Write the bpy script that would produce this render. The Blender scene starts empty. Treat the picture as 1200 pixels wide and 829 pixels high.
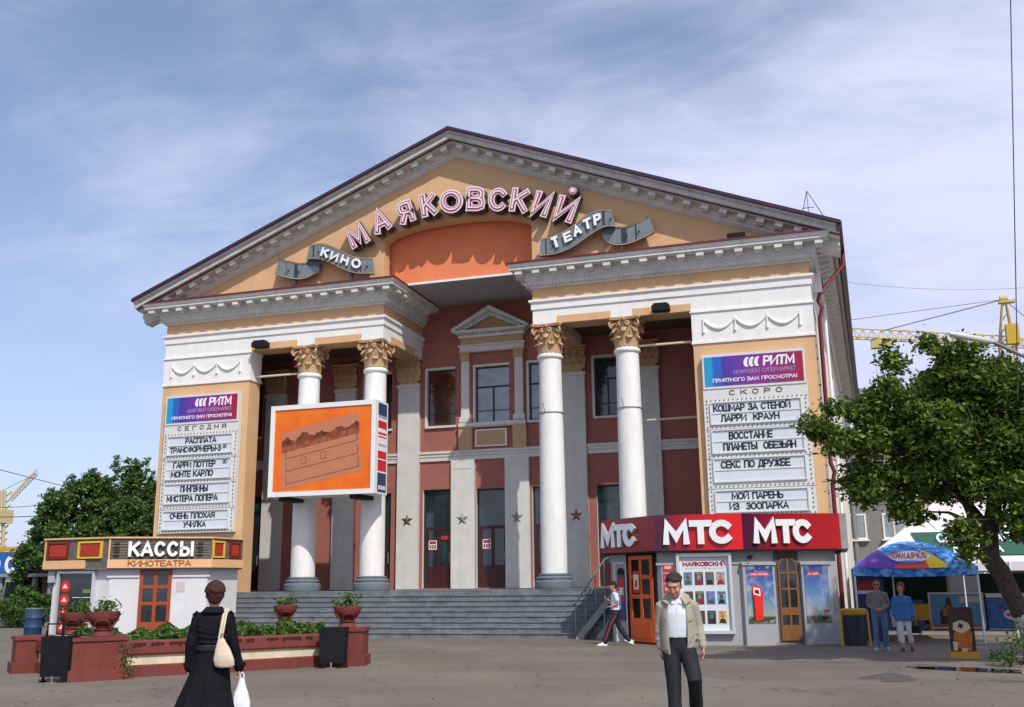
import bpy, bmesh, math, random
import numpy as np
from mathutils import Vector, Matrix
S = bpy.context.scene
COL = S.collection
R = math.radians
# ------------------------------------------------------------------ camera
CAMP = (12.486, -33.21, 1.65)
th, pi_, ro = R(17.302), R(13.046), R(-0.662)
r_ = Vector((math.cos(th), math.sin(th), 0)); fh = Vector((-math.sin(th), math.cos(th), 0)); up = Vector((0, 0, 1))
fw = fh*math.cos(pi_) + up*math.sin(pi_); vv = up*math.cos(pi_) - fh*math.sin(pi_)
r2 = r_*math.cos(ro) + vv*math.sin(ro); v2 = vv*math.cos(ro) - r_*math.sin(ro)
cd = bpy.data.cameras.new("camera"); cam = bpy.data.objects.new("camera", cd); COL.objects.link(cam)
cd.lens = 34.879; cd.sensor_width = 36; cd.clip_end = 3000; cd.clip_start = .1
cam.matrix_world = Matrix(((r2.x, v2.x, -fw.x, CAMP[0]), (r2.y, v2.y, -fw.y, CAMP[1]), (r2.z, v2.z, -fw.z, CAMP[2]), (0, 0, 0, 1)))
S.camera = cam
# ------------------------------------------------------------------ light
sv = Vector((.87, -1., 1.4)).normalized()          # towards the sun
ld = bpy.data.lights.new("sun", 'SUN'); sun = bpy.data.objects.new("sun", ld); COL.objects.link(sun)
ld.energy = 3.4; ld.angle = R(.6); ld.color = (1., .95, .86)
sun.rotation_euler = (-sv).to_track_quat('-Z', 'Y').to_euler(); sun.location = (20, -30, 40)
W = bpy.data.worlds.new("World"); S.world = W; W.use_nodes = True
nt = W.node_tree; nt.nodes.clear()
wo = nt.nodes.new('ShaderNodeOutputWorld'); bg = nt.nodes.new('ShaderNodeBackground'); sky = nt.nodes.new('ShaderNodeTexSky')
sky.sky_type = 'NISHITA'; sky.sun_disc = False
sky.sun_elevation = math.asin(sv.z); sky.sun_rotation = math.atan2(sv.x, sv.y)
sky.air_density = 1.0; sky.dust_density = .6; sky.ozone_density = 2.5
tc = nt.nodes.new('ShaderNodeTexCoord'); sp = nt.nodes.new('ShaderNodeSeparateXYZ'); nt.links.new(tc.outputs['Generated'], sp.inputs[0])
def mth(op, a, b=None, c=None):
    n = nt.nodes.new('ShaderNodeMath'); n.operation = op
    for i, x in enumerate((a, b, c)):
        if x is None: continue
        if isinstance(x, (int, float)): n.inputs[i].default_value = x
        else: nt.links.new(x, n.inputs[i])
    return n.outputs[0]
zc = mth('ADD', mth('MAXIMUM', sp.outputs[2], 0.), .22)
cb = nt.nodes.new('ShaderNodeCombineXYZ')
nt.links.new(mth('DIVIDE', sp.outputs[0], zc), cb.inputs[0]); nt.links.new(mth('DIVIDE', sp.outputs[1], zc), cb.inputs[1])
mp = nt.nodes.new('ShaderNodeMapping'); mp.inputs['Rotation'].default_value = (0, 0, R(-24)); mp.inputs['Scale'].default_value = (.6, 1.05, 1); mp.inputs['Location'].default_value = (2.1, 3.3, 0)
nt.links.new(cb.outputs[0], mp.inputs[0])
def noise(sc, det, rough, dist):
    n = nt.nodes.new('ShaderNodeTexNoise'); n.inputs['Scale'].default_value = sc; n.inputs['Detail'].default_value = det
    n.inputs['Roughness'].default_value = rough; n.inputs['Distortion'].default_value = dist; nt.links.new(mp.outputs[0], n.inputs['Vector']); return n.outputs['Fac']
n1 = noise(1.25, 9, .55, .5); n2 = noise(4.5, 7, .62, .8)
# cloud cover: thicker towards the right of the view (east), thin veil elsewhere
side = mth('MULTIPLY', mth('ADD', sp.outputs[0], .38), .34)
f = mth('ADD', mth('ADD', mth('MULTIPLY', n1, .76), mth('MULTIPLY', n2, .32)), side)
mr = nt.nodes.new('ShaderNodeMapRange'); mr.interpolation_type = 'SMOOTHSTEP'
nt.links.new(f, mr.inputs[0]); mr.inputs[1].default_value = .42; mr.inputs[2].default_value = .80; mr.inputs[3].default_value = .10; mr.inputs[4].default_value = .88
mix = nt.nodes.new('ShaderNodeMix'); mix.data_type = 'RGBA'
nt.links.new(mr.outputs[0], mix.inputs[0]); nt.links.new(sky.outputs[0], mix.inputs[6]); mix.inputs[7].default_value = (5.9, 6.1, 7.8, 1)
hz = mth('MULTIPLY', mth('POWER', mth('SUBTRACT', 1., mth('MINIMUM', mth('MAXIMUM', sp.outputs[2], 0.), 1.)), 5.), .85)
mix2 = nt.nodes.new('ShaderNodeMix'); mix2.data_type = 'RGBA'; nt.links.new(hz, mix2.inputs[0]); nt.links.new(mix.outputs[2], mix2.inputs[6]); mix2.inputs[7].default_value = (3.9, 4.1, 6.0, 1)
nt.links.new(mix2.outputs[2], bg.inputs[0]); bg.inputs[1].default_value = .135
nt.links.new(bg.outputs[0], wo.inputs[0])
S.view_settings.view_transform = 'Standard'; S.view_settings.look = 'None'; S.view_settings.exposure = .13; S.view_settings.gamma = 1
S.render.resolution_x = 1024; S.render.resolution_y = 707
# ------------------------------------------------------------------ materials
MATS = {}
def mat(name, col, rough=.75, var=0., vscale=3., bump=0., bscale=20., metal=0., streak=0., spec=.4, col2=None, trans=0.):
    if name in MATS: return MATS[name]
    m = bpy.data.materials.new(name); m.use_nodes = True; t = m.node_tree; b = t.nodes['Principled BSDF']
    b.inputs['Roughness'].default_value = rough; b.inputs['Metallic'].default_value = metal; b.inputs['Specular IOR Level'].default_value = spec
    b.inputs['Base Color'].default_value = (*col, 1)
    g = t.nodes.new('ShaderNodeNewGeometry')
    if var or streak or col2:
        n = t.nodes.new('ShaderNodeTexNoise'); n.inputs['Scale'].default_value = vscale; n.inputs['Detail'].default_value = 7; n.inputs['Roughness'].default_value = .65
        t.links.new(g.outputs['Position'], n.inputs['Vector'])
        mx = t.nodes.new('ShaderNodeMix'); mx.data_type = 'RGBA'
        mr = t.nodes.new('ShaderNodeMapRange'); mr.inputs[1].default_value = .3; mr.inputs[2].default_value = .7
        t.links.new(n.outputs['Fac'], mr.inputs[0]); t.links.new(mr.outputs[0], mx.inputs[0])
        c2 = col2 or tuple(min(1, c*(1+var)) for c in col)
        mx.inputs[6].default_value = (*[c*(1-var) for c in col], 1); mx.inputs[7].default_value = (*c2, 1)
        out = mx.outputs[2]
        if streak:
            mpn = t.nodes.new('ShaderNodeMapping'); mpn.inputs['Scale'].default_value = (1, 1, .12)
            t.links.new(g.outputs['Position'], mpn.inputs[0])
            n2 = t.nodes.new('ShaderNodeTexNoise'); n2.inputs['Scale'].default_value = 3.2; n2.inputs['Detail'].default_value = 8; n2.inputs['Roughness'].default_value = .7
            t.links.new(mpn.outputs[0], n2.inputs['Vector'])
            mr2 = t.nodes.new('ShaderNodeMapRange'); mr2.inputs[1].default_value = .48; mr2.inputs[2].default_value = .75; mr2.inputs[3].default_value = 0; mr2.inputs[4].default_value = streak
            t.links.new(n2.outputs['Fac'], mr2.inputs[0])
            mx2 = t.nodes.new('ShaderNodeMix'); mx2.data_type = 'RGBA'; t.links.new(mr2.outputs[0], mx2.inputs[0]); t.links.new(out, mx2.inputs[6])
            mx2.inputs[7].default_value = (.16, .14, .12, 1); out = mx2.outputs[2]
        t.links.new(out, b.inputs['Base Color'])
    if bump:
        n3 = t.nodes.new('ShaderNodeTexNoise'); n3.inputs['Scale'].default_value = bscale; n3.inputs['Detail'].default_value = 6
        t.links.new(g.outputs['Position'], n3.inputs['Vector'])
        bp = t.nodes.new('ShaderNodeBump'); bp.inputs['Strength'].default_value = bump; bp.inputs['Distance'].default_value = .02
        t.links.new(n3.outputs['Fac'], bp.inputs['Height']); t.links.new(bp.outputs[0], b.inputs['Normal'])
    MATS[name] = m
    return m
def leafmat(name, c1, c2, c3):
    m = bpy.data.materials.new(name); m.use_nodes = True; t = m.node_tree; b = t.nodes['Principled BSDF']
    g = t.nodes.new('ShaderNodeNewGeometry'); cr = t.nodes.new('ShaderNodeValToRGB')
    cr.color_ramp.elements[0].color = (*c1, 1); cr.color_ramp.elements[1].color = (*c3, 1); e = cr.color_ramp.elements.new(.55); e.color = (*c2, 1)
    t.links.new(g.outputs['Random Per Island'], cr.inputs[0]); t.links.new(cr.outputs[0], b.inputs['Base Color'])
    b.inputs['Roughness'].default_value = .55; b.inputs['Specular IOR Level'].default_value = .3
    tr = t.nodes.new('ShaderNodeBsdfTranslucent'); t.links.new(cr.outputs[0], tr.inputs[0])
    ms = t.nodes.new('ShaderNodeMixShader'); ms.inputs[0].default_value = .3
    t.links.new(b.outputs[0], ms.inputs[1]); t.links.new(tr.outputs[0], ms.inputs[2]); t.links.new(ms.outputs[0], t.nodes['Material Output'].inputs[0])
    return m
def gradmat(name, stops, p0, p1, rough=.35):
    """printed colour gradient between two world points"""
    m = bpy.data.materials.new(name); m.use_nodes = True; t = m.node_tree; b = t.nodes['Principled BSDF']; b.inputs['Roughness'].default_value = rough
    g = t.nodes.new('ShaderNodeNewGeometry'); p0 = Vector(p0); p1 = Vector(p1); d = p1-p0; L2 = d.length_squared
    s = t.nodes.new('ShaderNodeVectorMath'); s.operation = 'SUBTRACT'; s.inputs[1].default_value = p0; t.links.new(g.outputs['Position'], s.inputs[0])
    q = t.nodes.new('ShaderNodeVectorMath'); q.operation = 'DOT_PRODUCT'; q.inputs[1].default_value = d/L2; t.links.new(s.outputs[0], q.inputs[0])
    cr = t.nodes.new('ShaderNodeValToRGB'); els = cr.color_ramp.elements
    els[0].position = stops[0][0]; els[0].color = (*stops[0][1], 1); els[1].position = stops[-1][0]; els[1].color = (*stops[-1][1], 1)
    for ps, c in stops[1:-1]: e = els.new(ps); e.color = (*c, 1)
    t.links.new(q.outputs['Value'], cr.inputs[0]); t.links.new(cr.outputs[0], b.inputs['Base Color'])
    return m
WHITE = mat('white_plaster', (.80, .79, .76), .8, .05, 1.6, .2, 16, streak=.12)
WALLW = mat('pale_grey_plaster', (.62, .61, .575), .85, .09, 2.2, .2, 22, streak=.16)
CORN = mat('grey_cornice_plaster', (.66, .66, .62), .85, .1, 2.5, .2, 22, streak=.25)
RAKE = mat('weathered_grey_cornice', (.52, .51, .48), .85, .14, 1.8, .3, 14, streak=.45)
ORNG = mat('ochre_plaster', (.66, .41, .215), .85, .08, .9, .2, 18, streak=.13)
ORND = mat('ochre_capital', (.50, .32, .17), .85, .08, 4, .1, 30)
RED = mat('terracotta_plaster', (.33, .118, .092), .85, .1, .9, .2, 18, streak=.12)
CORAL = mat('coral_panel', (.78, .225, .095), .8, .08, 1.0, .12, 18, streak=.1)
ROOF = mat('maroon_roof_metal', (.05, .018, .04), .35, .15, 2)
FLASH = mat('dark_red_flashing', (.13, .02, .02), .5)
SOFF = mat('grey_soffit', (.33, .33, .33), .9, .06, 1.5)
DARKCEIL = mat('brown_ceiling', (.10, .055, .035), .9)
BASE = mat('blue_grey_base_paint', (.15, .18, .21), .6, .12, 5, .1, 30)
def glassmat(name, col, rough=.06):
    return mat(name, col, rough, spec=.9, var=.6, vscale=1.4, bump=.3, bscale=1.3)
GL = glassmat('dark_window_glass', (.02, .026, .032)); GLC = mat('painted_reflection_glass', (.27, .31, .33), .1, .3, 2.2, spec=.9, streak=.3)  # pale panes: a sky reflection is painted into their base colour
DFR = mat('dark_metal_frame', (.02, .02, .028), .5)
MAR = mat('maroon_door_paint', (.05, .010, .011), .45)
STEEL = mat('grey_steel', (.3, .3, .3), .4, metal=.6)
BLACK = mat('black_paint', (.010, .010, .012), .6, .2, 8, spec=.2)
DARK = mat('dark_void', (.01, .01, .012), .95)
WFR = mat('white_frame_paint', (.78, .78, .76), .5, .04, 5)
ASPH = None
# ------------------------------------------------------------------ object helpers
def wl(o):
    v = Vector((0, 0, 0))
    while o is not None: v += o.location; o = o.parent
    return v
def setp(o, label=None, cat=None, group=None, kind=None):
    if label: o['label'] = label
    if cat: o['category'] = cat
    if group: o['group'] = group
    if kind: o['kind'] = kind
    return o
def thing(name, label, cat, loc=(0, 0, 0), group=None):
    o = bpy.data.objects.new(name, None); COL.objects.link(o); o.location = loc; o.empty_display_size = .2
    return setp(o, label, cat, group)
def inst(name, mesh, parent, loc=(0, 0, 0), rot=None, scale=None, label=None, kind=None):
    o = bpy.data.objects.new(name, mesh); COL.objects.link(o)
    p = wl(parent) if parent else Vector((0, 0, 0)); o.parent = parent; o.location = Vector(loc)-p
    if rot: o.rotation_euler = rot
    if scale: o.scale = scale
    return setp(o, label, kind=kind)
def skew(mb):
    mb.v = [(x+.041*y if x > 11.9 and y > .1 else x, y, z) for x, y, z in mb.v]; return mb
class MB:
    def __init__(s): s.v = []; s.f = []; s.m = []; s.sm = []; s.T = None
    def add(s, vs, fs, m=0, sm=False):
        b = len(s.v)
        if s.T: vs = [s.T(*p) for p in vs]
        s.v += [tuple(p) for p in vs]; s.f += [tuple(b+i for i in f) for f in fs]; s.m += [m]*len(fs); s.sm += [sm]*len(fs)
        return s
    def box(s, x0, y0, z0, x1, y1, z1, m=0):
        return s.add([(x, y, z) for z in (z0, z1) for y in (y0, y1) for x in (x0, x1)], [(0, 2, 3, 1), (4, 5, 7, 6), (0, 1, 5, 4), (2, 6, 7, 3), (0, 4, 6, 2), (1, 3, 7, 5)], m)
    def quad(s, a, b, c, d, m=0): return s.add([a, b, c, d], [(0, 1, 2, 3)], m)
    def prism(s, pts, y0, y1, m=0):
        """polygon in x,z extruded along y"""
        n = len(pts)
        return s.add([(x, y0, z) for x, z in pts]+[(x, y1, z) for x, z in pts], [tuple(range(n)), tuple(range(2*n-1, n-1, -1))]+[(i, i+n, (i+1) % n+n, (i+1) % n) for i in range(n)], m)
    def slab(s, pts, z0, z1, m=0):
        n = len(pts)
        return s.add([(x, y, z0) for x, y in pts]+[(x, y, z1) for x, y in pts], [tuple(range(n-1, -1, -1)), tuple(range(n, 2*n))]+[(i, (i+1) % n, (i+1) % n+n, i+n) for i in range(n)], m)
    def lathe(s, prof, cx=0, cy=0, n=24, m=0, sm=True, a0=0, sq=None):
        vs = []; fs = []
        for r, z in prof:
            for k in range(n):
                a = 2*math.pi*k/n+a0; vs.append((cx+r*math.cos(a), cy+r*math.sin(a), z))
        L = len(prof)
        for i in range(L-1):
            for k in range(n): fs.append((i*n+k, i*n+(k+1) % n, (i+1)*n+(k+1) % n, (i+1)*n+k))
        s.add(vs, fs, m, sm)
        b = len(s.v)-len(vs)
        s.f += [tuple(b+k for k in range(n-1, -1, -1)), tuple(b+(L-1)*n+k for k in range(n))]; s.m += [m, m]; s.sm += [False, False]
        return s
    def tube(s, path, r, n=8, m=0, sm=True):
        path = [Vector(p) for p in path]; rs = r if isinstance(r, (list, tuple)) else [r]*len(path)
        vs = []; fs = []; pu = None
        for i, p in enumerate(path):
            d = (path[min(i+1, len(path)-1)]-path[max(i-1, 0)]).normalized()
            u = (pu - d*pu.dot(d)) if pu is not None else (Vector((0, 0, 1)) if abs(d.z) < .9 else Vector((1, 0, 0))); u = (u-d*u.dot(d)).normalized(); w = d.cross(u); pu = u
            for k in range(n): a = 2*math.pi*k/n; vs.append(tuple(p+(u*math.cos(a)+w*math.sin(a))*rs[i]))
        L = len(path)
        for i in range(L-1):
            for k in range(n): fs.append((i*n+k, i*n+(k+1) % n, (i+1)*n+(k+1) % n, (i+1)*n+k))
        fs += [tuple(range(n-1, -1, -1)), tuple((L-1)*n+k for k in range(n))]
        return s.add(vs, fs, m, sm)
    def sweep(s, path, prof, m=0, ms=None, close=True):
        """profile (outward d, z) along a plan path; outward = left of travel"""
        P = [Vector(p) for p in path]; N = []
        for i in range(len(P)):
            ns = []
            if i > 0: d = (P[i]-P[i-1]).normalized(); ns.append(Vector((-d.y, d.x)))
            if i < len(P)-1: d = (P[i+1]-P[i]).normalized(); ns.append(Vector((-d.y, d.x)))
            N.append(ns[0] if len(ns) == 1 else (ns[0]+ns[1])/(1+ns[0].dot(ns[1])))
        vs = []; k = len(prof)
        for p, n in zip(P, N):
            for d, z in prof: q = p+n*d; vs.append((q.x, q.y, z))
        fs = []; mm = []
        for i in range(len(P)-1):
            for j in range(k if close else k-1):
                fs.append((i*k+j, (i+1)*k+j, (i+1)*k+(j+1) % k, i*k+(j+1) % k)); mm.append(ms[j] if ms else m)
        s.add(vs, fs, m); s.m[-len(fs):] = mm
        if close: s.add([], [], m); b = len(s.v)-len(vs); s.f += [tuple(b+j for j in range(k)), tuple(b+(len(P)-1)*k+j for j in range(k-1, -1, -1))]; s.m += [m, m]; s.sm += [False]*2
        return s
    def mirror(s):
        o = MB(); o.v = [(-x, y, z) for x, y, z in s.v]; o.f = [tuple(reversed(f)) for f in s.f]; o.m = list(s.m); o.sm = list(s.sm); return o
    def merge(s, o): b = len(s.v); s.v += o.v; s.f += [tuple(b+i for i in f) for f in o.f]; s.m += o.m; s.sm += o.sm; return s
    def mesh(s, name, mats, off=(0, 0, 0), fix=True):
        me = bpy.data.meshes.new(name); ox, oy, oz = off
        me.from_pydata([(x-ox, y-oy, z-oz) for x, y, z in s.v], [], s.f)
        for mt in (mats if isinstance(mats, (list, tuple)) else [mats]): me.materials.append(mt)
        me.polygons.foreach_set('material_index', s.m); me.polygons.foreach_set('use_smooth', s.sm)
        if fix:
            bm = bmesh.new(); bm.from_mesh(me); bmesh.ops.recalc_face_normals(bm, faces=bm.faces); bm.to_mesh(me); bm.free()
        if any(s.sm): me.set_sharp_from_angle(angle=R(45))
        me.update(); return me
    def build(s, name, mats, parent=None, label=None, cat=None, group=None, kind=None, fix=True):
        off = wl(parent) if parent else (0, 0, 0)
        o = bpy.data.objects.new(name, s.mesh(name, mats, off, fix)); COL.objects.link(o); o.parent = parent
        return setp(o, label, cat, group, kind)
def frame(P0, P1, inset=0, base=0):
    """local (u, out, v) -> world on a vertical face from P0 to P1 whose outside is on the right of travel"""
    P0 = Vector((*P0, base)); P1 = Vector((*P1, base)); u = (P1-P0).normalized(); n = Vector((u.y, -u.x, 0)); P0 = P0-n*inset
    return lambda a, w, b: P0+u*a-n*w+Vector((0, 0, b))      # w positive = inwards (like +Y)
def el_(x0, y0, x1, y1, a0=0, a1=360, n=18):
    return [((x0+x1)/2+(x1-x0)/2*math.cos(R(a0+(a1-a0)*k/n)), (y0+y1)/2+(y1-y0)/2*math.sin(R(a0+(a1-a0)*k/n))) for k in range(n+1)]
_b = [(.62, 1), (.9, .9), (.93, .77), (.9, .63), (.62, .53)]
GLY = {  # letter: (width, strokes)
 'А': (.8, [[(0, 0), (.5, 1), (1, 0)], [(.2, .3), (.8, .3)]]), 'Б': (.7, [[(.9, 1), (0, 1), (0, 0), (.62, 0), (.93, .08), (1, .28), (.93, .48), (.62, .56), (0, .56)]]),
 'В': (.7, [[(0, 0), (0, 1)]+_b+[(0, .53)], [(.62, .53), (.93, .46), (1, .27), (.93, .08), (.62, 0), (0, 0)]]), 'Г': (.6, [[(0, 0), (0, 1), (1, 1)]]),
 'Д': (.85, [[(0, -.14), (0, .05), (1, .05), (1, -.14)], [(.15, .05), (.32, 1), (.85, 1), (.85, .05)]]), 'Е': (.62, [[(1, 1), (0, 1), (0, 0), (1, 0)], [(0, .5), (.88, .5)]]),
 'Ё': (.62, [[(1, 1), (0, 1), (0, 0), (1, 0)], [(0, .5), (.88, .5)]]), 'Ж': (1., [[(.5, 0), (.5, 1)], [(0, 1), (.5, .5), (1, 1)], [(0, 0), (.5, .52), (1, 0)]]),
 'З': (.66, [[(.05, .86), (.25, .97), (.5, 1), (.85, .93), (.93, .76), (.85, .6), (.4, .53)], [(.5, .53), (.9, .45), (1, .26), (.88, .07), (.5, 0), (.2, .03), (0, .15)]]),
 'И': (.75, [[(0, 1), (0, 0), (1, 1), (1, 0)]]), 'Й': (.75, [[(0, 1), (0, 0), (1, 1), (1, 0)], [(.25, 1.27), (.5, 1.17), (.75, 1.27)]]),
 'К': (.72, [[(0, 0), (0, 1)], [(1, 1), (.03, .42)], [(.32, .6), (1, 0)]]), 'Л': (.75, [[(0, 0), (.15, .05), (.3, 1), (1, 1), (1, 0)]]), 'М': (.92, [[(0, 0), (.05, 1), (.5, .22), (.95, 1), (1, 0)]]),
 'Н': (.72, [[(0, 0), (0, 1)], [(1, 0), (1, 1)], [(0, .5), (1, .5)]]), 'О': (.82, [el_(0, 0, 1, 1)]), 'П': (.72, [[(0, 0), (0, 1), (1, 1), (1, 0)]]),
 'Р': (.68, [[(0, 0), (0, 1)], [(0, 1), (.62, 1), (.92, .92), (1, .72), (.92, .52), (.62, .44), (0, .44)]]), 'С': (.78, [el_(0, 0, 1, 1, 42, 318)]), 'Т': (.7, [[(0, 1), (1, 1)], [(.5, 1), (.5, 0)]]),
 'У': (.72, [[(0, 1), (.52, .33)], [(1, 1), (.42, .06), (.3, 0), (.1, 0)]]), 'Ф': (.9, [[(.5, 0), (.5, 1)], el_(0, .2, 1, .86)]), 'Х': (.75, [[(0, 0), (1, 1)], [(0, 1), (1, 0)]]),
 'Ц': (.8, [[(0, 1), (0, .04), (.86, .04), (.86, 1)], [(.86, .04), (1, .04), (1, -.14)]]), 'Ч': (.7, [[(0, 1), (0, .62), (.12, .48), (.4, .43), (1, .43)], [(1, 1), (1, 0)]]),
 'Ш': (1., [[(0, 1), (0, 0), (1, 0), (1, 1)], [(.5, 0), (.5, 1)]]), 'Ы': (.95, [[(0, 1), (0, 0), (.42, 0), (.6, .08), (.66, .28), (.6, .48), (.42, .56), (0, .56)], [(1, 0), (1, 1)]]),
 'Ь': (.66, [[(0, 1), (0, 0), (.62, 0), (.93, .08), (1, .28), (.93, .48), (.62, .56), (0, .56)]]), 'Я': (.7, [[(1, 0), (1, 1), (.38, 1), (.08, .92), (0, .72), (.08, .52), (.38, .44), (1, .44)], [(.4, .44), (0, 0)]]),
 '3': (.6, [[(.05, .86), (.25, .97), (.5, 1), (.85, .93), (.93, .76), (.85, .6), (.4, .53)], [(.5, .53), (.9, .45), (1, .26), (.88, .07), (.5, 0), (.2, .03), (0, .15)]]),
 'D': (.7, [[(0, 0), (0, 1), (.5, 1), (.9, .8), (1, .5), (.9, .2), (.5, 0), (0, 0)]]), '-': (.35, [[(0, .45), (1, .45)]]), '!': (.1, [[(.5, .3), (.5, 1)], [(.5, 0), (.5, .12)]]), ' ': (.4, [])}
def put_text(mb, s, fn, w0, w1, m=0, bold=0., box0=None, mside=None, th=None):
    """stroke-drawn lettering; fn(s,t) maps the unit box of the whole text to (x,z); front at y=w0, back at y=w1; th = stroke / letter height"""
    th = th if th is not None else .115+bold*2.; gap = .2
    tot = sum(GLY[c][0] for c in s)+gap*(len(s)-1); x = 0; mside = m if mside is None else mside
    a = Vector(fn(0, 0)); H = (Vector(fn(0, 1))-a).length; Wd = (Vector(fn(1, 0))-a).length; t = th*H; ix = t/2/Wd; iy = t/2/H; q = 0
    for ch in s:
        w, st = GLY[ch]
        for pl in st:
            P = [Vector(fn(ix+(1-2*ix)*(x+px*w)/tot, iy+(1-2*iy)*py)) for px, py in pl]; closed = (P[0]-P[-1]).length < 1e-6
            if closed: P = P[:-1]
            n = len(P); L = []; Rr = []
            for i in range(n):
                ns = []
                for j in (i-1, i):
                    if closed or 0 <= j < n-1:
                        d = P[(j+1) % n]-P[j % n]
                        if d.length > 1e-9: d.normalize(); ns.append(Vector((-d.y, d.x)))
                nn = ns[0] if len(ns) == 1 else (ns[0]+ns[1])/max(.18, 1+ns[0].dot(ns[1]))
                if nn.length > 1.9: nn = nn.normalized()*1.9
                L.append(P[i]+nn*t/2); Rr.append(P[i]-nn*t/2)
            if not closed:
                for e, o in ((0, 1), (-1, -2)):
                    d = (P[e]-P[o]).normalized(); ext = t/2 if abs(d.y) < .25 or abs(d.x) < .25 else t*.4; L[e] = L[e]+d*ext; Rr[e] = Rr[e]+d*ext
            y = w0+.0007*(q % 4); q += 1; yb = w1 if w1 is not None else w0+.01
            vs = [(v.x, y, v.y) for v in L]+[(v.x, y, v.y) for v in Rr]; N = len(P); ks = range(N if closed else N-1)
            mb.add(vs, [(k, (k+1) % N, (k+1) % N+N, k+N) for k in ks], m)
            vb = vs+[(v.x, yb, v.y) for v in L]+[(v.x, yb, v.y) for v in Rr]
            fs = []
            for k in ks: l = (k+1) % N; fs += [(k, k+2*N, l+2*N, l), (k+N, l+N, l+3*N, k+3*N)]
            if not closed: fs += [(0, N, 3*N, 2*N), (N-1, 3*N-1, 4*N-1, 2*N-1)]
            mb.add(vb, fs, mside)
        x += w+gap
def rect(x0, z0, x1, z1, sh=0.): return lambda s, t: (x0+(x1-x0)*s+sh*t, z0+(z1-z0)*t)
def quadf(q):
    (a, b, c, d) = q
    def f(s, t):
        x = (a[0]*(1-s)+b[0]*s)*(1-t)+(d[0]*(1-s)+c[0]*s)*t; z = (a[1]*(1-s)+b[1]*s)*(1-t)+(d[1]*(1-s)+c[1]*s)*t
        return (x, z)
    return f
def remesh(parts, voxel, smooth=3):
    """join closed MB shapes into one continuous skin"""
    me = parts.mesh('tmp', [BLACK]); o = bpy.data.objects.new('tmp', me); COL.objects.link(o)
    md = o.modifiers.new('r', 'REMESH'); md.mode = 'VOXEL'; md.voxel_size = voxel; md.use_smooth_shade = True
    if smooth: ms = o.modifiers.new('s', 'SMOOTH'); ms.iterations = smooth; ms.factor = .5
    dg = bpy.context.evaluated_depsgraph_get(); out = bpy.data.meshes.new_from_object(o.evaluated_get(dg))
    bpy.data.objects.remove(o); bpy.data.meshes.remove(me); out.materials.clear()
    return out
# ------------------------------------------------------------------ ground
def asphalt():
    m = bpy.data.materials.new('worn_asphalt'); m.use_nodes = True; t = m.node_tree; b = t.nodes['Principled BSDF']; g = t.nodes.new('ShaderNodeNewGeometry')
    def nz(sc, det=6, rough=.6, dist=0):
        n = t.nodes.new('ShaderNodeTexNoise'); n.inputs['Scale'].default_value = sc; n.inputs['Detail'].default_value = det; n.inputs['Roughness'].default_value = rough; n.inputs['Distortion'].default_value = dist
        t.links.new(g.outputs['Position'], n.inputs['Vector']); return n.outputs['Fac']
    def mr(x, a, b_, c, d):
        n = t.nodes.new('ShaderNodeMapRange'); t.links.new(x, n.inputs[0])
        for i, v in enumerate((a, b_, c, d)): n.inputs[i+1].default_value = v
        return n.outputs[0]
    def mx(f, a, b_):
        n = t.nodes.new('ShaderNodeMix'); n.data_type = 'RGBA'; t.links.new(f, n.inputs[0])
        for i, v in ((6, a), (7, b_)):
            if isinstance(v, tuple): n.inputs[i].default_value = (*v, 1)
            else: t.links.new(v, n.inputs[i])
        return n.outputs[2]
    c = mx(mr(nz(.35, 5), .35, .65, 0, 1), (.16, .132, .108), (.235, .197, .162))
    c = mx(mr(nz(38, 4, .7), .4, .68, 0, .8), c, (.09, .076, .062)); c = mx(mr(nz(95, 3, .6), .55, .7, 0, .6), c, (.30, .265, .225))
    c = mx(mr(nz(9, 5, .7), .6, .75, 0, .35), c, (.28, .245, .21))
    c = mx(mr(nz(.8, 8, .7, 1.2), .6, .68, 0, .45), c, (.10, .084, .07))
    vp = t.nodes.new('ShaderNodeTexVoronoi'); vp.distance = 'CHEBYCHEV'; vp.inputs['Scale'].default_value = .22; t.links.new(g.outputs['Position'], vp.inputs['Vector'])
    sx = t.nodes.new('ShaderNodeSeparateColor'); t.links.new(vp.outputs['Color'], sx.inputs[0])
    c = mx(mr(sx.outputs[0], .55, .6, 0, .3), c, (.125, .108, .092)); c = mx(mr(nz(14, 4, .75), .66, .72, 0, .5), c, (.05, .04, .034))
    v = t.nodes.new('ShaderNodeTexVoronoi'); v.feature = 'DISTANCE_TO_EDGE'; v.inputs['Scale'].default_value = .28; v.inputs['Randomness'].default_value = 1
    dn = t.nodes.new('ShaderNodeVectorMath'); dn.operation = 'ADD'; nn = t.nodes.new('ShaderNodeTexNoise'); nn.inputs['Scale'].default_value = 1.5; nn.inputs['Detail'].default_value = 5
    t.links.new(g.outputs['Position'], nn.inputs['Vector']); t.links.new(nn.outputs['Color'], dn.inputs[0]); t.links.new(g.outputs['Position'], dn.inputs[1]); t.links.new(dn.outputs[0], v.inputs['Vector'])
    c = mx(mr(v.outputs['Distance'], 0, .008, .55, 0), c, (.035, .03, .027))
    t.links.new(c, b.inputs['Base Color']); b.inputs['Roughness'].default_value = .85; b.inputs['Specular IOR Level'].default_value = .3
    bp = t.nodes.new('ShaderNodeBump'); bp.inputs['Strength'].default_value = .6; bp.inputs['Distance'].default_value = .015; t.links.new(nz(45, 5, .7), bp.inputs['Height']); t.links.new(bp.outputs[0], b.inputs['Normal'])
    return m
ASPH = asphalt()
mb = MB(); mb.quad((-900, -300, 0), (900, -300, 0), (900, 1500, 0), (-900, 1500, 0)); mb.build('ground', ASPH, kind='structure')
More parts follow.
